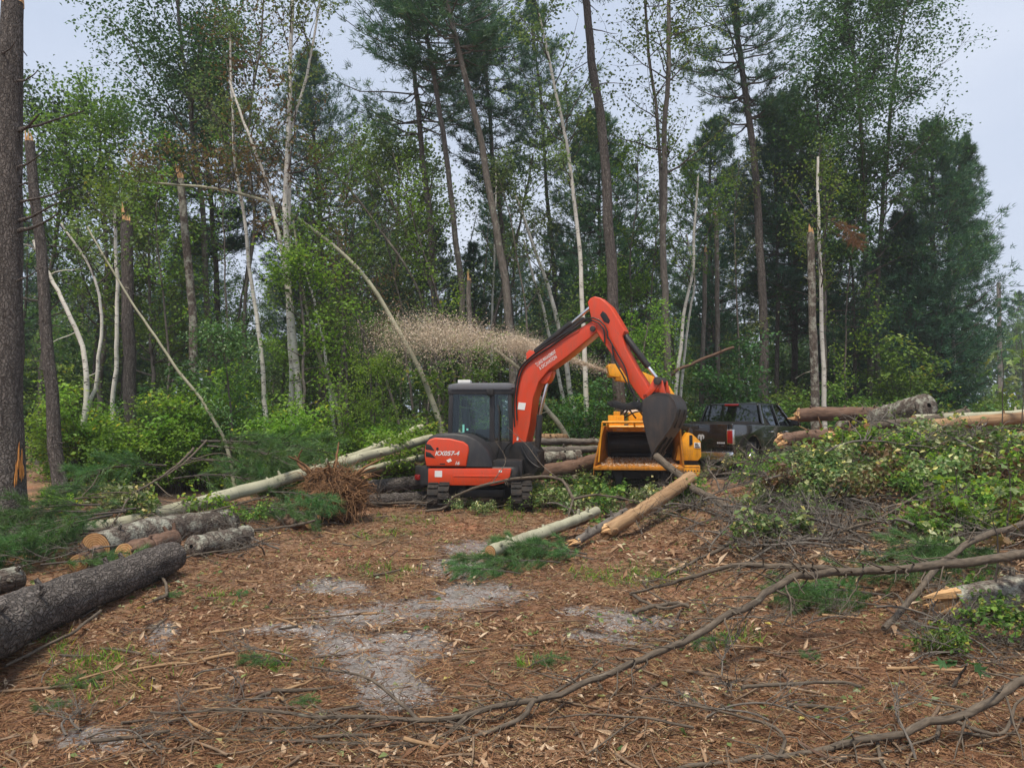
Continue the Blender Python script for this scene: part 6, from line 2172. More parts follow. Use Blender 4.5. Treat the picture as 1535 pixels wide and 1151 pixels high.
# ================================================================== LIMBS AND BRANCHES
def limb(label, pts, r0, r1, subs=(), twigs=8, bark='bark_limb', seed=0, nm='fallen_branch', leafm=None, nleaf=0, group=None, leaf=.09):
    rg = RG(1500 + seed)
    P = [rest(at(*p), r0 * .6) for p in pts]
    path = curve(P, max(18, 5 * len(P)), min(r0 * .35, .010), seed)
    base = path[len(path) // 2].copy()
    base[2] = float(gz(base[0], base[1]))
    root = thing(nm, label, 'branch', base, group)
    k = len(path)
    R = np.linspace(r0, r1, k) * (1 + rg.normal(size=k) * .03)
    link('stem', G().tubes(path[None], R[None], 12, cap=True).mesh('stem', bark, base), root)
    allp = [(path, R)]
    for j, (sp, a, b) in enumerate(subs):
        q = [rest(at(*p), a * .6) for p in sp]
        d = np.linalg.norm(path - q[0], axis=1)
        q[0] = path[int(np.argmin(d))]
        pp = curve(q, max(12, 5 * len(q)), a * .35, seed * 7 + j)
        RR = np.linspace(a, b, len(pp))
        link('side_branch', G().tubes(pp[None], RR[None], 9).mesh('side_branch', bark, base), root)
        allp.append((pp, RR))
    if twigs:
        g = G()
        tips = []
        for pp, RR in allp:
            m = max(2, int(twigs * len(pp) / 20))
            t = .12 + .86 * rg.random(m)
            st = along(pp, t)
            ii = np.minimum((t * (len(pp) - 1)).astype(int), len(pp) - 2)
            ax = unit(pp[ii + 1] - pp[ii])
            d = rot_about(ax, rg, .6 + .4 * rg.random((m, 1)))
            d[:, 2] = d[:, 2] * .5 + .05
            Lt = (.12 + .45 * rg.random(m) ** 1.5) * (1 if r0 > .02 else .6)
            s = np.linspace(0, 1, 6)
            Q = st[:, None] + d[:, None] * (Lt[:, None] * s)[..., None]
            Q += np.cumsum(rg.normal(size=Q.shape) * .012, axis=1) * (s[None, :, None] > 0)
            Q[..., 2] -= .15 * Lt[:, None] * s ** 2
            zz = gz(Q[..., 0], Q[..., 1])
            Q[..., 2] = np.maximum(Q[..., 2], zz + .004)
            g.tubes(Q, np.maximum(np.minimum(RR[ii] * .3, .009), .0028)[:, None] * (1 - .65 * s), 5)
            tips.append(Q)
        o = link('twigs', g.mesh('twigs', bark, base), root)
        o['kind'] = 'stuff'
        if leafm:
            T = np.concatenate([q.reshape(-1, 3) for q in tips])
            c = T[rg.integers(0, len(T), nleaf)] + rg.normal(size=(nleaf, 3)) * .09
            az = rg.random(nleaf) * 2 * PI
            f = G().leaves(c, np.stack([np.cos(az), np.sin(az), -.3 + .4 * rg.normal(size=nleaf)], 1), unit(rg.normal(size=(nleaf, 3)) * .7 + [0, 0, 1]), leaf * (.7 + .6 * rg.random(nleaf)), leaf * .7, rg.random(nleaf))
            link('leaves', f.mesh('leaves', leafm, base), root)
    return root

limb('long forked grey limb sweeping from the right edge down across the foreground', [(1600, 822, 6.7), (1535, 831, 6.5), (1420, 845, 6.3), (1320, 853, 6.15), (1240, 857, 6.0), (1185, 866, 5.85), (1120, 905, 5.55), (1050, 945, 5.25), (1000, 970, 5.05), (920, 1008, 4.8), (860, 1030, 4.65), (790, 1050, 4.5), (720, 1065, 4.42), (640, 1076, 4.36), (540, 1073, 4.36), (450, 1067, 4.36), (330, 1062, 4.4), (225, 1066, 4.38)], .043, .006,
     [([(1270, 855, 6.05), (1200, 846, 6.0), (1140, 848, 6.0), (1090, 850, 6.0), (1040, 862, 6.1), (1000, 876, 6.25), (948, 887, 6.5)], .026, .010),
      ([(795, 1050, 4.5), (783, 1075, 4.38), (725, 1108, 4.2), (650, 1130, 4.1), (540, 1131, 4.1), (430, 1124, 4.12), (340, 1120, 4.15), (240, 1118, 4.15)], .016, .005),
      ([(692, 1070, 4.4), (672, 1100, 4.25), (635, 1130, 4.1), (590, 1160, 3.9)], .013, .005),
      ([(636, 1074, 4.36), (590, 1042, 4.6), (540, 1012, 4.85), (465, 997, 5.0)], .012, .006),
      ([(826, 1040, 4.6), (868, 1014, 4.8), (900, 990, 5.0)], .011, .005),
      ([(505, 1073, 4.36), (490, 1088, 4.3), (420, 1090, 4.3), (345, 1090, 4.3)], .008, .004),
      ([(1150, 885, 5.7), (1190, 900, 5.7), (1175, 935, 5.6)], .010, .004)], 30, seed=1)
limb('slender grey branch crossing the lower right corner of the clearing', [(1620, 985, 4.35), (1535, 1022, 4.3), (1440, 1076, 4.15), (1370, 1093, 4.1), (1300, 1110, 4.03), (1225, 1126, 3.97), (1170, 1138, 3.92), (1080, 1152, 3.88), (960, 1172, 3.8)], .028, .010,
     [([(1172, 1138, 3.92), (1178, 1110, 4.0), (1150, 1085, 4.15), (1060, 1062, 4.3), (960, 1042, 4.45)], .010, .004),
      ([(1100, 1148, 3.9), (1140, 1138, 3.95), (1250, 1140, 3.95), (1330, 1130, 4.0), (1405, 1100, 4.15)], .011, .005),
      ([(1500, 1160, 3.8), (1500, 1100, 4.05), (1520, 1060, 4.2), (1555, 1030, 4.3)], .012, .006)], 12, seed=2)
limb('crooked grey branch dragged from the bucket into the twiggy brush', [(984, 684, 13.6), (1008, 704, 13.2), (1045, 735, 12.2), (1090, 758, 11.4), (1120, 775, 10.9), (1144, 790, 10.5)], .07, .045,
     [([(1144, 790, 10.5), (1148, 815, 9.9), (1142, 852, 9.0)], .035, .025), ([(1140, 790, 10.5), (1100, 812, 9.8), (1050, 838, 9.2), (1000, 868, 8.6), (962, 890, 8.2)], .032, .010), ([(1090, 758, 11.4), (1100, 790, 10.9), (1105, 825, 10.0)], .022, .010), ([(1144, 800, 10.3), (1200, 806, 10.2), (1260, 800, 10.3)], .022, .012)], 26, seed=3)
limb('long dead branch lying askew in front of the excavator tracks', [(638, 766, 13.9), (668, 760, 13.9), (684, 742, 13.8), (740, 723, 13.6), (800, 715, 13.4), (838, 717, 13.3), (850, 731, 13.0), (860, 748, 12.6)], .022, .028,
     [([(860, 748, 12.6), (900, 742, 12.8), (960, 752, 12.6)], .024, .010), ([(860, 748, 12.6), (850, 780, 11.8), (835, 805, 11.0)], .016, .008), ([(838, 717, 13.3), (815, 700, 13.6), (790, 668, 14.0), (760, 640, 14.3)], .010, .004), ([(740, 723, 13.6), (758, 690, 14.0), (742, 660, 14.2)], .009, .004)], 10, bark='bark_limb', seed=4)
limb('greenish dead branch leaning over the pine needles at right', [(1325, 942, 6.2), (1360, 905, 6.5), (1398, 858, 6.95), (1430, 830, 7.3), (1470, 806, 7.7), (1540, 782, 8.2)], .024, .034, [([(1360, 905, 6.5), (1340, 890, 6.8), (1310, 905, 6.8)], .012, .005)], 6, seed=5)
limb('bleached branch drooping over the pine boughs of the left pile', [(290, 672, 13.0), (262, 700, 12.2), (232, 722, 11.4), (200, 740, 10.6), (182, 765, 9.9), (150, 812, 9.2), (120, 850, 8.7), (60, 900, 8.2)], .022, .005, [([(200, 740, 10.6), (170, 738, 10.5), (130, 742, 10.3)], .012, .005), ([(232, 722, 11.4), (260, 745, 11.2), (312, 752, 11.2)], .010, .004), ([(262, 700, 12.2), (300, 690, 12.4), (345, 692, 12.6)], .010, .004)], 14, seed=6)
limb('bleached branch with many twigs arching behind the left logs', [(310, 660, 13.6), (280, 690, 12.9), (240, 718, 12.2), (205, 735, 11.6)], .020, .010, [([(280, 690, 12.9), (330, 680, 13.0), (372, 700, 13.0)], .012, .004)], 18, seed=7)
limb('thin dead pole lying over the lichen log in the left pile', [(60, 800, 9.0), (180, 790, 9.6), (300, 770, 10.6), (400, 745, 11.8)], .02, .012, [([(180, 790, 9.6), (230, 770, 10.2), (260, 772, 10.2)], .01, .004)], 22, seed=20)
limb('broken branch tangle between the massive trunk and the logs', [(70, 760, 10.6), (120, 748, 10.9), (190, 745, 11.2), (260, 752, 11.4)], .018, .008, [([(120, 748, 10.9), (140, 725, 11.2), (150, 705, 11.5)], .009, .004)], 26, seed=21)
limb('twiggy dead top lying beside the half buried log', [(250, 845, 8.9), (300, 830, 9.3), (360, 822, 9.6), (420, 800, 10.4)], .014, .006, [([(300, 830, 9.3), (330, 850, 9.0)], .008, .004)], 26, seed=22)
limb('grey pole across the foot of the middle log pile', [(470, 765, 12.9), (560, 755, 13.8), (640, 752, 14.2)], .022, .015, [], 14, seed=23)
limb('pale stick lying along the foot of the rough pine log', [(8, 998, 5.2), (60, 972, 5.6), (108, 948, 6.0), (150, 915, 6.5)], .010, .013, [], 4, seed=8)
limb('thin bare branch on the ground beside the root ball', [(330, 812, 9.9), (380, 795, 10.5), (440, 788, 10.9), (472, 780, 11.3)], .014, .02, [([(380, 795, 10.5), (360, 815, 10.0), (342, 832, 9.5)], .008, .005)], 8, seed=9)
limb('curly bare branch on the mulch beside the half buried log', [(230, 900, 7.2), (250, 890, 7.4), (245, 868, 7.9), (232, 862, 8.1)], .016, .012, [([(250, 890, 7.4), (218, 905, 7.1)], .01, .006)], 4, seed=10)
limb('straight grey stick on bare mulch in the right foreground', [(1112, 1030, 4.6), (1180, 1024, 4.68), (1255, 1022, 4.7), (1290, 1030, 4.6)], .012, .009, [], 3, seed=11)
limb('twiggy fallen top lying below the forked limb', [(1040, 1090, 4.15), (960, 1075, 4.25), (870, 1070, 4.3), (820, 1080, 4.25)], .008, .004, [([(960, 1075, 4.25), (920, 1100, 4.1), (880, 1130, 3.95)], .006, .003)], 8, seed=12)
limb('stick crossing the mud below the pine bough', [(945, 890, 7.4), (985, 910, 6.9), (1030, 905, 7.0)], .016, .012, [], 3, seed=13)
limb('pair of crossing bare sticks near the mud edge', [(950, 918, 6.75), (1000, 905, 7.0), (1032, 908, 6.95)], .02, .018, [([(1000, 905, 7.0), (960, 880, 7.5)], .01, .006)], 2, seed=14)
limb('bare branch rising from the brush toward the pickup', [(1150, 760, 11.4), (1200, 735, 12.0), (1250, 700, 12.8), (1290, 690, 13.2)], .03, .012, [([(1200, 735, 12.0), (1230, 760, 11.6)], .014, .006)], 14, seed=15)
limb('long limb lying level through the brown debris at right', [(1240, 800, 9.2), (1320, 780, 9.6), (1400, 772, 9.8), (1480, 776, 9.7)], .022, .014, [([(1320, 780, 9.6), (1380, 740, 10.4), (1450, 715, 11.0)], .014, .008)], 12, seed=16)
limb('grey branch slanting over the leaves at the right edge', [(1380, 730, 10.6), (1450, 715, 10.9), (1520, 705, 11.2)], .02, .012, [], 8, seed=17)

# ================================================================== BRUSH PILE: prototypes copied as single branches
def brush_proto(seed, L, leaves, leafm, leaf=.10, rb=.016):
    rg = RG(seed)
    s = np.linspace(-.5, .5, 12)
    P = np.stack([s * L, .12 * L * np.sin(s * 4 + rg.random() * 3), .05 + .10 * L * np.cos(s * 3)], -1)
    P += np.cumsum(rg.normal(size=P.shape) * .012, axis=0)
    stem = G().tubes(P[None], np.linspace(rb, rb * .35, 12)[None], 7)
    m = 9
    t = .2 + .78 * rg.random(m)
    st = along(P, t)
    d = rot_about(np.tile(np.array([1., 0, .1]), (m, 1)), rg, .55 + .5 * rg.random((m, 1)))
    d[:, 2] = np.abs(d[:, 2]) * .7
    ll = L * (.2 + .28 * rg.random(m))
    s6 = np.linspace(0, 1, 6)
    Q = st[:, None] + d[:, None] * (ll[:, None] * s6)[..., None]
    Q += np.cumsum(rg.normal(size=Q.shape) * .02, axis=1)
    tw = G().tubes(Q, rb * .45 * (1 - .7 * s6)[None] * np.ones((m, 1)), 5)
    m2 = m * 5
    bi = np.repeat(np.arange(m), 5)
    ii = rg.integers(1, 5, m2)
    st2 = Q[bi, ii]
    d2 = rot_about(unit(Q[bi, ii] - Q[bi, ii - 1]), rg, .5 + .5 * rg.random((m2, 1)))
    l2 = ll[bi] * (.25 + .4 * rg.random(m2))
    s4 = np.linspace(0, 1, 4)
    Q2 = st2[:, None] + d2[:, None] * (l2[:, None] * s4)[..., None]
    tw.tubes(Q2, .0038 * (1 - .6 * s4)[None] * np.ones((m2, 1)), 4)
    fol = None
    if leaves:
        T = np.concatenate([Q[:, 1:].reshape(-1, 3), Q2.reshape(-1, 3)])
        c = T[rg.integers(0, len(T), leaves)] + rg.normal(size=(leaves, 3)) * .05
        az = rg.random(leaves) * 2 * PI
        tilt = rg.normal(size=leaves) * .5 - .2
        f = G()
        lw = leaf * (.6 + .8 * rg.random(leaves))
        f.leaves(c, np.stack([np.cos(az), np.sin(az), tilt], 1), unit(rg.normal(size=(leaves, 3)) * .75 + [0, 0, .9]), lw, lw * (.62 + .2 * rg.random(leaves)), rg.random(leaves) ** 1.1, fold=.14)
        fol = f.mesh('leaves', leafm)
    return stem.mesh('stem', 'bark_limb' if leaves else 'bark_grey'), tw.mesh('twigs', 'bark_limb' if leaves else 'bark_grey'), fol
LEAFY = [brush_proto(2000 + i, 1.4 + .15 * i, 330 + 40 * i, 'leaf_cut', .105) for i in range(5)]
BARE = [brush_proto(2050 + i, 1.3 + .2 * i, 0, None, rb=.02) for i in range(4)]
rgb = RG(3000)
def brush(px, py, kind, label, group, lift=0.0, s=None, leafm=None, cat='branch', Y=None):
    p = gpt(px, py) if Y is None else at(px, py, Y)
    lib = LEAFY if kind == 'leafy' else BARE
    st, tw, fo = lib[int(rgb.integers(len(lib)))]
    z = float(gz(p[0], p[1]))
    r = thing('leafy_branch' if kind == 'leafy' else 'bare_branch', label, cat, (p[0], p[1], z + lift + .02), group)
    r.rotation_euler = (rgb.normal() * .25, rgb.normal() * .22, rgb.random() * 6.28)
    s = s or (.65 + .5 * rgb.random())
    r.scale = (s, s, s)
    link('stem', st, r)
    o = link('twigs', tw, r)
    o['kind'] = 'stuff'
    if fo:
        f = link('leaves', fo, r)
        if leafm:
            f.material_slots[0].link = 'OBJECT'
            f.material_slots[0].material = MAT[leafm]
    return r
def brush_area(n, box, kind, label, group, lift=.25, smin=.6, smax=1.1, leafm=None):
    x0, x1, y0, y1 = box
    for i in range(n):
        u, v = rgb.random(), rgb.random()
        lm = leafm if not isinstance(leafm, list) else leafm[int(rgb.integers(len(leafm)))]
        sc = smin + (smax - smin) * rgb.random()
        lab = (TONE[lm or 'leaf_cut'] + ' ' + label) if kind == 'leafy' else (('long ' if sc > (smin + smax) / 2 else 'short ') + label)
        brush(x0 + (x1 - x0) * u, y0 + (y1 - y0) * v, kind, lab, group, lift * rgb.random(), sc, lm)
brush_area(32, (1045, 1240, 672, 728), 'leafy', 'cut leafy branch in the heap before the pickup', 'leafy brush before the pickup', .25, .5, 1.05, ['leaf_cut', 'leaf_cut', 'leaf', 'leaf_bright', 'leaf_pale'])
brush_area(28, (1220, 1420, 660, 722), 'leafy', 'cut leafy branch on the crest of the right brush pile', 'leafy brush on the right crest', .15, .45, .95, ['leaf_cut', 'leaf_cut', 'leaf', 'leaf_pale', 'leaf_bright'])
brush_area(32, (1330, 1560, 655, 775), 'leafy', 'cut leafy branch spilling over the right side of the brush pile', 'leafy brush at the right side', .12, .4, .9, ['leaf_cut', 'leaf_cut', 'leaf', 'leaf_bright', 'leaf_brown'])
brush_area(24, (1150, 1330, 715, 770), 'leafy', 'wilting branch on the front slope of the brush', 'leafy brush on the front slope', .12, .4, .8)
brush_area(26, (800, 1030, 728, 775), 'leafy', 'low leafy cutting on the ground before the chipper', 'leafy cuttings before the chipper', .12, .45, .8, ['leaf_cut', 'leaf'])
brush_area(26, (1150, 1540, 725, 830), 'leafy', 'wilted branch strewn down the brush slope', 'wilted branches down the brush slope', .1, .35, .75, ['leaf_cut', 'leaf_bright', 'leaf', 'leaf_brown', 'leaf_pale'])
brush_area(26, (1150, 1540, 735, 860), 'bare', 'bare limb tangled low on the brush slope', 'bare limbs low on the brush slope', .12, .4, .9)
brush_area(12, (1390, 1560, 860, 1000), 'bare', 'bare branch heaped round the torn lichen log', 'bare branches round the torn log', .05, .3, .6)
brush_area(8, (1400, 1560, 900, 1010), 'leafy', 'small leafy branch beside the torn lichen log', 'leafy bits round the torn log', .04, .25, .45, ['leaf', 'leaf_cut'])
brush_area(12, (90, 400, 735, 800), 'leafy', 'leafy cutting caught behind the left logs', 'leafy cuttings behind the left logs', .15, .4, .8, ['leaf', 'leaf_bright', 'leaf_cut'])
brush_area(16, (60, 420, 760, 860), 'bare', 'bare branch caught among the left logs', 'bare branches among the left logs', .15, .3, .7)
brush_area(7, (690, 800, 757, 772), 'leafy', 'low leafy scrap at the foot of the excavator', 'leafy scraps at the excavator foot', .0, .25, .42, ['leaf_cut', 'leaf'])
brush_area(8, (812, 870, 740, 768), 'leafy', 'leafy cutting around the excavator track', 'leafy cuttings by the track', .08, .4, .65, 'leaf')
brush_area(44, (1060, 1540, 655, 740), 'bare', 'bare branch sticking out of the leafy brush crest', 'bare branches in the leafy crest', .38, .6, 1.15)
brush_area(22, (1050, 1240, 735, 830), 'bare', 'bare twiggy grey branch tangled in the brush front', 'bare tangled branches', .12, .5, 1.0)
brush_area(24, (1180, 1480, 720, 840), 'bare', 'bare stick like branch among brown debris of the brush', 'bare branches in brown debris', .1, .45, .9)
brush_area(16, (1390, 1570, 740, 835), 'leafy', 'wilting maple branch low at the right end of the brush', 'leafy brush low at the right end', .08, .35, .7, ['leaf_cut', 'leaf_bright', 'leaf_brown'])
brush_area(10, (1180, 1420, 700, 760), 'leafy', 'leafy branch dying on the brush front', 'browned branches on the brush front', .1, .4, .8, 'leaf_brown')
brush_area(14, (800, 1040, 740, 800), 'bare', 'bare branch under the peeled log', 'bare branches by the peeled log', .1, .5, .9)
brush_area(12, (540, 660, 745, 775), 'bare', 'bare branch lying before the middle log pile', 'bare branches before the middle pile', .05, .4, .8)
brush_area(10, (330, 470, 770, 830), 'bare', 'bare branch strewn by the left log pile', 'bare branches by the left pile', .03, .35, .7)
brush_area(14, (1050, 1500, 900, 1120), 'bare', 'small bare branch lying on the right foreground floor', 'bare branches on the right floor', .0, .22, .42)
brush_area(10, (20, 420, 880, 1140), 'bare', 'small bare branch lying on the left foreground floor', 'bare branches on the left floor', .0, .2, .38)
brush_area(10, (420, 640, 690, 730), 'leafy', 'leafy cutting tucked behind the middle logs', 'leafy cuttings behind the middle logs', .2, .5, .8, 'leaf')
brush(1120, 676, 'leafy', 'yellowing leafy branch bright among the cut brush', None, .45, .8, 'leaf_bright')
brush(1410, 722, 'leafy', 'yellow tinged leafy branch on the brush front', None, .15, .6, 'leaf_bright')

# brown debris: broken bits of limb and bark on the brush front, one object each
def stick_proto(seed):
    rg = RG(seed)
    k = 6
    P = np.stack([np.linspace(-.5, .5, k), .06 * rg.normal() * np.linspace(-1, 1, k) ** 2 + rg.normal(size=k) * .008, np.zeros(k)], -1)
    g = G().tubes(P[None], (np.linspace(1, .75, k) * .045 * (1 + rg.normal(size=k) * .1))[None], 7, cap=True)
    return g
STICK = [[stick_proto(4000 + i).mesh('broken_stick', m) for i in range(3)] for m in ('bark_limb', 'wood_peeled', 'bark_red')]
def sticks(n, box, label, group, lmin, lmax, lift=.0, mix=(0, 1, 2), thick=1.0):
    for i in range(n):
        p = gpt(box[0] + (box[1] - box[0]) * rgb.random(), box[2] + (box[3] - box[2]) * rgb.random())
        L = lmin + (lmax - lmin) * rgb.random() ** 1.6
        o = link('broken_stick', STICK[mix[int(rgb.integers(len(mix)))]][i % 3], None)
        t = min(1.0, .18 / L + .25) * thick
        o.location = (p[0], p[1], p[2] + .02 + lift * rgb.random())
        o.rotation_euler = (rgb.random() * 6, rgb.normal() * .12 - (.25 * rgb.random() if lift else 0), rgb.random() * 6.28)
        o.scale = (L, L * t, L * t)
        tag(o, label, 'stick', group)
sticks(150, (1180, 1430, 740, 848), 'broken brown stick in the splintered heap on the brush front', 'broken sticks on the brush front', .25, .9, .12, (1, 2, 1, 0))
sticks(45, (1060, 1530, 660, 740), 'pale split stick thrown on the crest of the brush pile', 'split sticks on the brush crest', .4, 1.3, .45, (1, 0, 1, 2))
sticks(46, (120, 470, 840, 1130), 'short broken stick lying on the left clearing floor', 'broken sticks on the left floor', .1, .42)
sticks(46, (470, 1060, 850, 1140), 'short broken stick lying on the middle clearing floor', 'broken sticks on the middle floor', .08, .35)
sticks(46, (1060, 1500, 900, 1145), 'short broken stick lying on the right clearing floor', 'broken sticks on the right floor', .1, .4)
sticks(30, (330, 700, 770, 850), 'broken stick strewn before the root ball and machine', 'broken sticks before the root ball', .15, .6)
for px, py, L, yw, lab, m in [(632, 1018, .16, 1.1, 'stubby tan wood chunk lying beside the grey mud', 1), (487, 990, .22, .35, 'fat pale wood chunk on the mud edge beside a green sprig', 0), (145, 1018, .24, 1.0, 'tan split piece of wood on the left floor', 1), (142, 1118, .22, -.9, 'pale split chunk lying in the corner mud', 0), (1265, 930, .35, -.35, 'peeled tan stick end under the pine bough at right', 1), (868 / 1, 770, .5, .3, 'broken limb piece by the slim grey log', 0)]:
    p = gpt(px, py)
    o = link('wood_chunk', STICK[m][0], None, (p[0], p[1], p[2] + .03))
    o.rotation_euler = (0, 0, yw)
    o.scale = (L, L * .9, L * .8)
    tag(o, lab, 'wood')

# ================================================================== PINE BOUGHS ON THE GROUND
BOUGH = []
for i in range(4):
    wd, fo = bough_geo(RG(5000 + i), 1.25, .55, 34, 34, .12, .0048, .15, .25)
    BOUGH.append((wd.mesh('stems', 'bark_twig'), fo.mesh('needles', 'needle_fresh')))
def bough(px, py, yaw, s, label, group=None, lift=0.0, leafm=None, pitch=0.0, roll=0.0, Y=None):
    p = gpt(px, py) if Y is None else at(px, py, Y)
    if Y is None:
        p[2] += lift
    st, nd__ = BOUGH[int(rgb.integers(4))]
    r = thing('pine_bough', label, 'pine bough', p, group)
    r.rotation_euler = (roll, pitch, math.radians(yaw))
    r.scale = (s, s, s)
    link('stems', st, r)
    f = link('needles', nd__, r)
    if leafm:
        f.material_slots[0].link = 'OBJECT'
        f.material_slots[0].material = MAT[leafm]
    return r
for px, py, yw, s in ((880, 838, 170, .95), (870, 826, 195, .9), (800, 850, 185, .75), (890, 845, 150, .6), (780, 866, 175, .55), (840, 850, 200, .7), (760, 858, 200, .45)):
    bough(px, py, yw, s, 'green pine bough lying on the mud below the aspen log', 'pine boughs on the mud', .03)
for px, py, yw, s in ((1340, 905, 175, .75), (1310, 892, 190, .7), (1330, 920, 165, .6), (1260, 905, 185, .55), (1400, 880, 170, .7)):
    bough(px, py, yw, s, 'green pine bough lying under the forked grey limb', 'pine boughs under the forked limb', .04)
for px, py, yw, s in ((1500, 850, 170, .9), (1450, 870, 200, .8), (1540, 880, 150, .8), (1480, 840, 220, .7)):
    bough(px, py, yw, s, 'dark pine bough heaped behind the torn lichen log', 'pine boughs behind the torn log', .1)
for px, py, Y, yw, s, pit in ((160, 800, 9.0, 160, .8, .25), (60, 850, 8.2, 20, .9, .15), (190, 770, 9.7, 215, 1.2, .25), (170, 775, 9.5, 235, 1.1, .3), (150, 760, 9.8, 200, 1.1, .2), (120, 790, 9.2, 245, 1.0, .25), (205, 765, 10.0, 190, .9, .2), (130, 770, 9.6, 180, .9, .1), (95, 800, 9.0, 240, .9, .2)):
    bough(px, py, yw, s, 'long needled pine bough draped over the left logs', 'pine boughs over the left logs', 0, None, pit, rgb.normal() * .3, Y)
for px, py, Y, yw, s, pit in ((300, 665, 14.0, 5, 1.6, .12), (310, 672, 13.8, -25, 1.5, .2), (330, 668, 14.2, 15, 1.7, .15), (280, 690, 13.5, -15, 1.3, .2), (250, 700, 13.2, 190, 1.2, .2), (340, 690, 13.9, -40, 1.3, .35), (260, 720, 12.8, 0, 1.2, .1), (225, 735, 12.0, 185, 1.1, .1)):
    bough(px, py, yw, s, 'drooping green pine bough of the fallen pine top at left', 'boughs of the fallen pine top', 0, None, pit, rgb.normal() * .3, Y)
for px, py, Y, yw, s in ((400, 740, 12.6, -30, 1.0), (370, 765, 11.8, -10, .9), (395, 770, 12.0, 200, .8), (350, 770, 11.9, 30, .8), (430, 700, 13.6, 20, .9)):
    bough(px, py, yw, s, 'pine bough pinned beneath the long aspen trunk', 'pine boughs under the aspen trunk', 0, None, .15, 0, Y)
for px, py, yw, s, lab in ((440, 1000, 160, .30, 'small green pine sprig at the grey mud edge'), (790, 1005, 40, .24, 'tiny pine tuft on rusty needles in mid foreground'), (1105, 965, 190, .32, 'small pine sprig beside the long forked limb'), (360, 900, 100, .2, 'bluish pine sprig on the left mulch'), (420, 1062, 10, .18, 'dark bluish sprig under the forked limb'), (230, 650 + 250, 30, .2, 'pine sprig near the curly bare branch'), (1230, 1000, 90, .2, 'pine sprig in the right foreground'), (60, 1040, 20, .26, 'dull pine sprig in the left corner'), (130, 1060, 200, .22, 'pine sprig beside the pale split chunk')):
    bough(px, py, yw, s, lab, None, .01)
for px, py, Y, s in ((1238, 330, 20.4, .9), (1248, 350, 20.5, .8)):
    bough(px, py, -60, s, 'rust brown dead pine spray hanging by the patchy snag', 'dead sprays at the patchy snag', 0, 'needle_dead', .7, 0, Y)

# ================================================================== LEAF SPRIGS WITH LARGE LEAVES
def palmate(seed):
    """five-lobed maple leaf, base at origin, tip toward +x"""
    rg = RG(seed)
    out = [(0, 0)]
    for a, r in ((-100, .42), (-75, .25), (-52, .72), (-28, .42), (-15, .62), (0, 1.0), (15, .62), (28, .42), (52, .72), (75, .25), (100, .42)):
        rr = r * (1 + rg.normal() * .06)
        out.append((.25 + .75 * rr * math.cos(math.radians(a)) if abs(a) < 90 else .1, .75 * rr * math.sin(math.radians(a))))
    V = np.array([(x, y, .10 * abs(y) - .12 * x * x + .03 * rg.normal()) for x, y in out])
    n = len(out)
    c = np.array([[.3, 0, 0.0]])
    V = np.vstack([V, c])
    T = [(i, (i + 1) % n, n) for i in range(n)]
    return G().add(V, tris=T, rnd=.3 + .6 * rg.random())
PAL = {m: [palmate(6000 + i).mesh('leaf', m) for i in range(3)] for m in ('leaf_cut', 'leaf_bright', 'leaf_brown', 'leaf', 'leaf_dark')}
def sprig(label, px, py, Y, h, n, size, mat, seed, lean=0.0, on_ground=True):
    rg = RG(7000 + seed)
    tip = at(px, py, Y)
    base = np.array([tip[0] - lean, tip[1] + .1, 0])
    base[2] = float(gz(base[0], base[1]))
    root = thing('maple_sprig', label, 'sapling', base)
    pp = curve([base, base * .4 + tip * .6 + np.array([.05, 0, .05]), tip], 14, .008, seed)
    link('stem', G().tubes(pp[None], np.linspace(.012, .004, 14)[None], 6).mesh('stem', 'bark_twig', base), root)
    for i in range(n):
        t = .45 + .55 * rg.random()
        p = along(pp, np.array([t]))[0]
        a = rg.random() * 2 * PI
        o = link('leaf', PAL[mat][i % 3], root)
        o.location = tuple(p - base + np.array([math.cos(a), math.sin(a), .1]) * size * (.2 + .9 * rg.random()))
        o.rotation_euler = (rg.normal() * .4, .35 + rg.normal() * .35, a)
        s = size * (.7 + .5 * rg.random())
        o.scale = (s, s, s)
    return root
sprig('leafy maple sprout with pale leaves at the right edge before the road', 1500, 525, 13.5, 2, 26, .20, 'leaf_cut', 1)
sprig('second maple sprout with drooping leaves near the right edge', 1530, 500, 14.5, 2, 16, .20, 'leaf', 2)
sprig('brown wilted maple leaves on a twig at the right edge', 1490, 772, 6.6, 1, 7, .16, 'leaf_brown', 3)
sprig('yellow green maple sprig over the brush at right', 1430, 700, 9.0, 1, 16, .15, 'leaf_bright', 4)
sprig('green maple sprig on the right side of the brush', 1510, 690, 8.6, 1, 18, .15, 'leaf_cut', 5)
sprig('small maple sprig with yellowing leaves in the brown debris', 1360, 752, 9.4, .6, 9, .11, 'leaf_bright', 6)
sprig('fresh maple sprig among twigs below the pickup', 1200, 748, 10.8, .6, 12, .13, 'leaf_bright', 7)
sprig('low broad leaved sprig before the torn lichen log', 1440, 995, 5.0, .3, 7, .10, 'leaf_dark', 8)
# ================================================================== FLYING WOOD CHIPS
rg = RG(8000)
src = at(910, 556, 18.1)
n = 7000
q1 = at(848, 536, 18.4) - src
pos = []
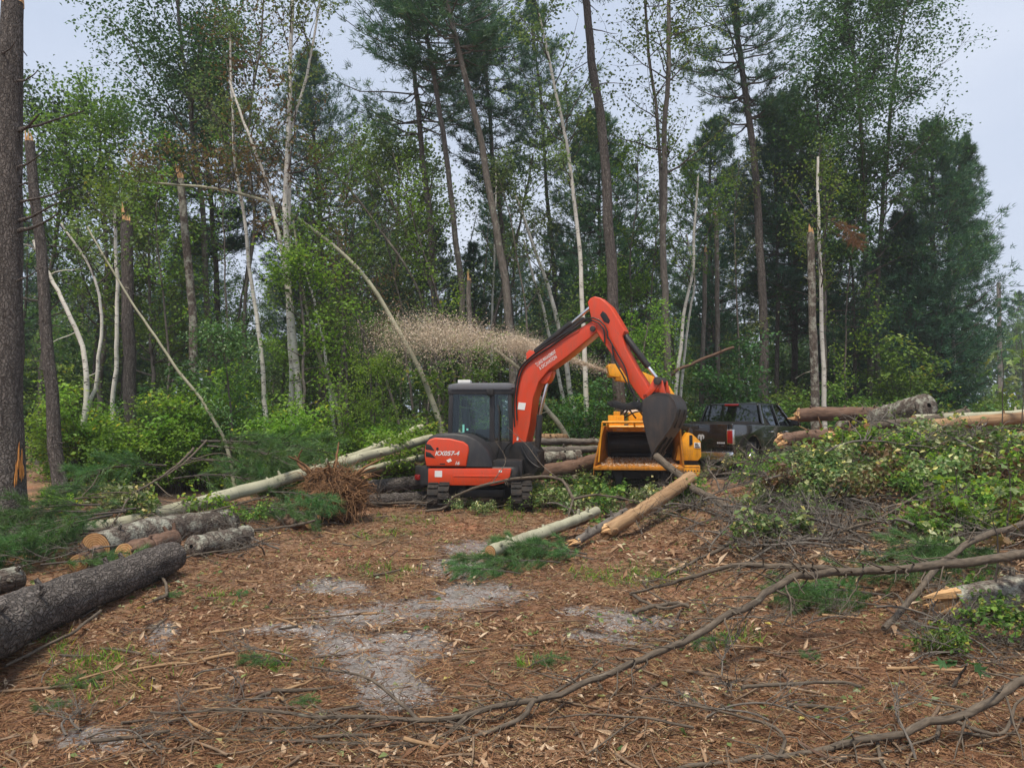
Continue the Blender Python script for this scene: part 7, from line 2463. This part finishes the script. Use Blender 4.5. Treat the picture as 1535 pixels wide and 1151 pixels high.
# jet out of the flap, then the thrown cloud thinning and drifting left
u = rg.random(n) ** .9
ctr_ = np.array([at(910, 556, 18.1), at(850, 537, 18.3), at(800, 520, 18.5), at(740, 507, 18.8), at(680, 499, 19.1), at(620, 497, 19.4), at(575, 504, 19.7), at(540, 515, 20.0)])
cc = curve(ctr_, 80)
p = along(cc, u * .36)
w = .02 + .42 * (u * .36)
pos.append((p + rg.normal(size=(n, 3)) * w[:, None] * np.array([.5, .9, .45]), np.full(n, 1.0)))
m = 34000
u = .26 + .74 * rg.beta(1.15, 1.9, m)
dens = sstep(.36, .62, fbm(u * 7.5 + 1.7, u * 0 + 3.3, 7, 3)) * .8 + .2
kk = rg.random(m) < dens
u = u[kk]; m = len(u)
p = along(cc, np.clip(u, 0, 1))
puff = rg.integers(0, 60, m)
pc = rg.normal(size=(60, 3)) * np.array([.38, .6, .20])
wz = .04 + .24 * (u - .2)
fall = rg.exponential(.16, m) * (rg.random(m) < .42) * (.4 + 1.8 * u)
off = pc[puff] * (u * 1.1)[:, None] + np.stack([rg.normal(size=m) * .12, rg.normal(size=m) * .35, rg.normal(size=m) * wz - fall], 1)
pos.append((p + off, np.full(m, 1.0)))
P = np.concatenate([a for a, _ in pos])
P = P[P[:, 2] > .6]
k = len(P)
L = .014 + .032 * rg.random(k) ** 2.5
D = unit(rg.normal(size=(k, 3)))
g = G().leaves(P, D, unit(rg.normal(size=(k, 3))), L, L * .7, rg.random(k))
dust = P[rg.integers(0, k, 34000)] + rg.normal(size=(34000, 3)) * np.array([.16, .2, .10])
g.needles(dust, unit(rg.normal(size=(34000, 3))), .010 + .010 * rg.random(34000), .009, .5 + .5 * rg.random(34000), seed=5)
tag(link('flying_wood_chips', g.mesh('flying_wood_chips', 'chips')), 'spray of tan wood chips blown from the chipper chute', 'wood chips', kind='stuff')

# ================================================================== DAMP AIR
m_, nt, out = new_mat('damp_air')
vol = nt.nodes.new('ShaderNodeVolumePrincipled')
vol.inputs['Color'].default_value = (.92, .95, 1.0, 1)
vol.inputs['Density'].default_value = .0010
vol.inputs['Anisotropy'].default_value = .2
nt.links.new(vol.outputs[0], out.inputs['Volume'])
MAT['damp_air'] = m_
bm = NB()
bm_box(bm, -150, 150, -30, 150, -1.6, 34)
finish(bm, smooth=False)
me = bpy.data.meshes.new('haze')
bm.to_mesh(me); bm.free()
me.materials.append(m_)
tag(link('haze', me), 'thin damp haze hanging in the air among the trees', 'haze', kind='stuff')
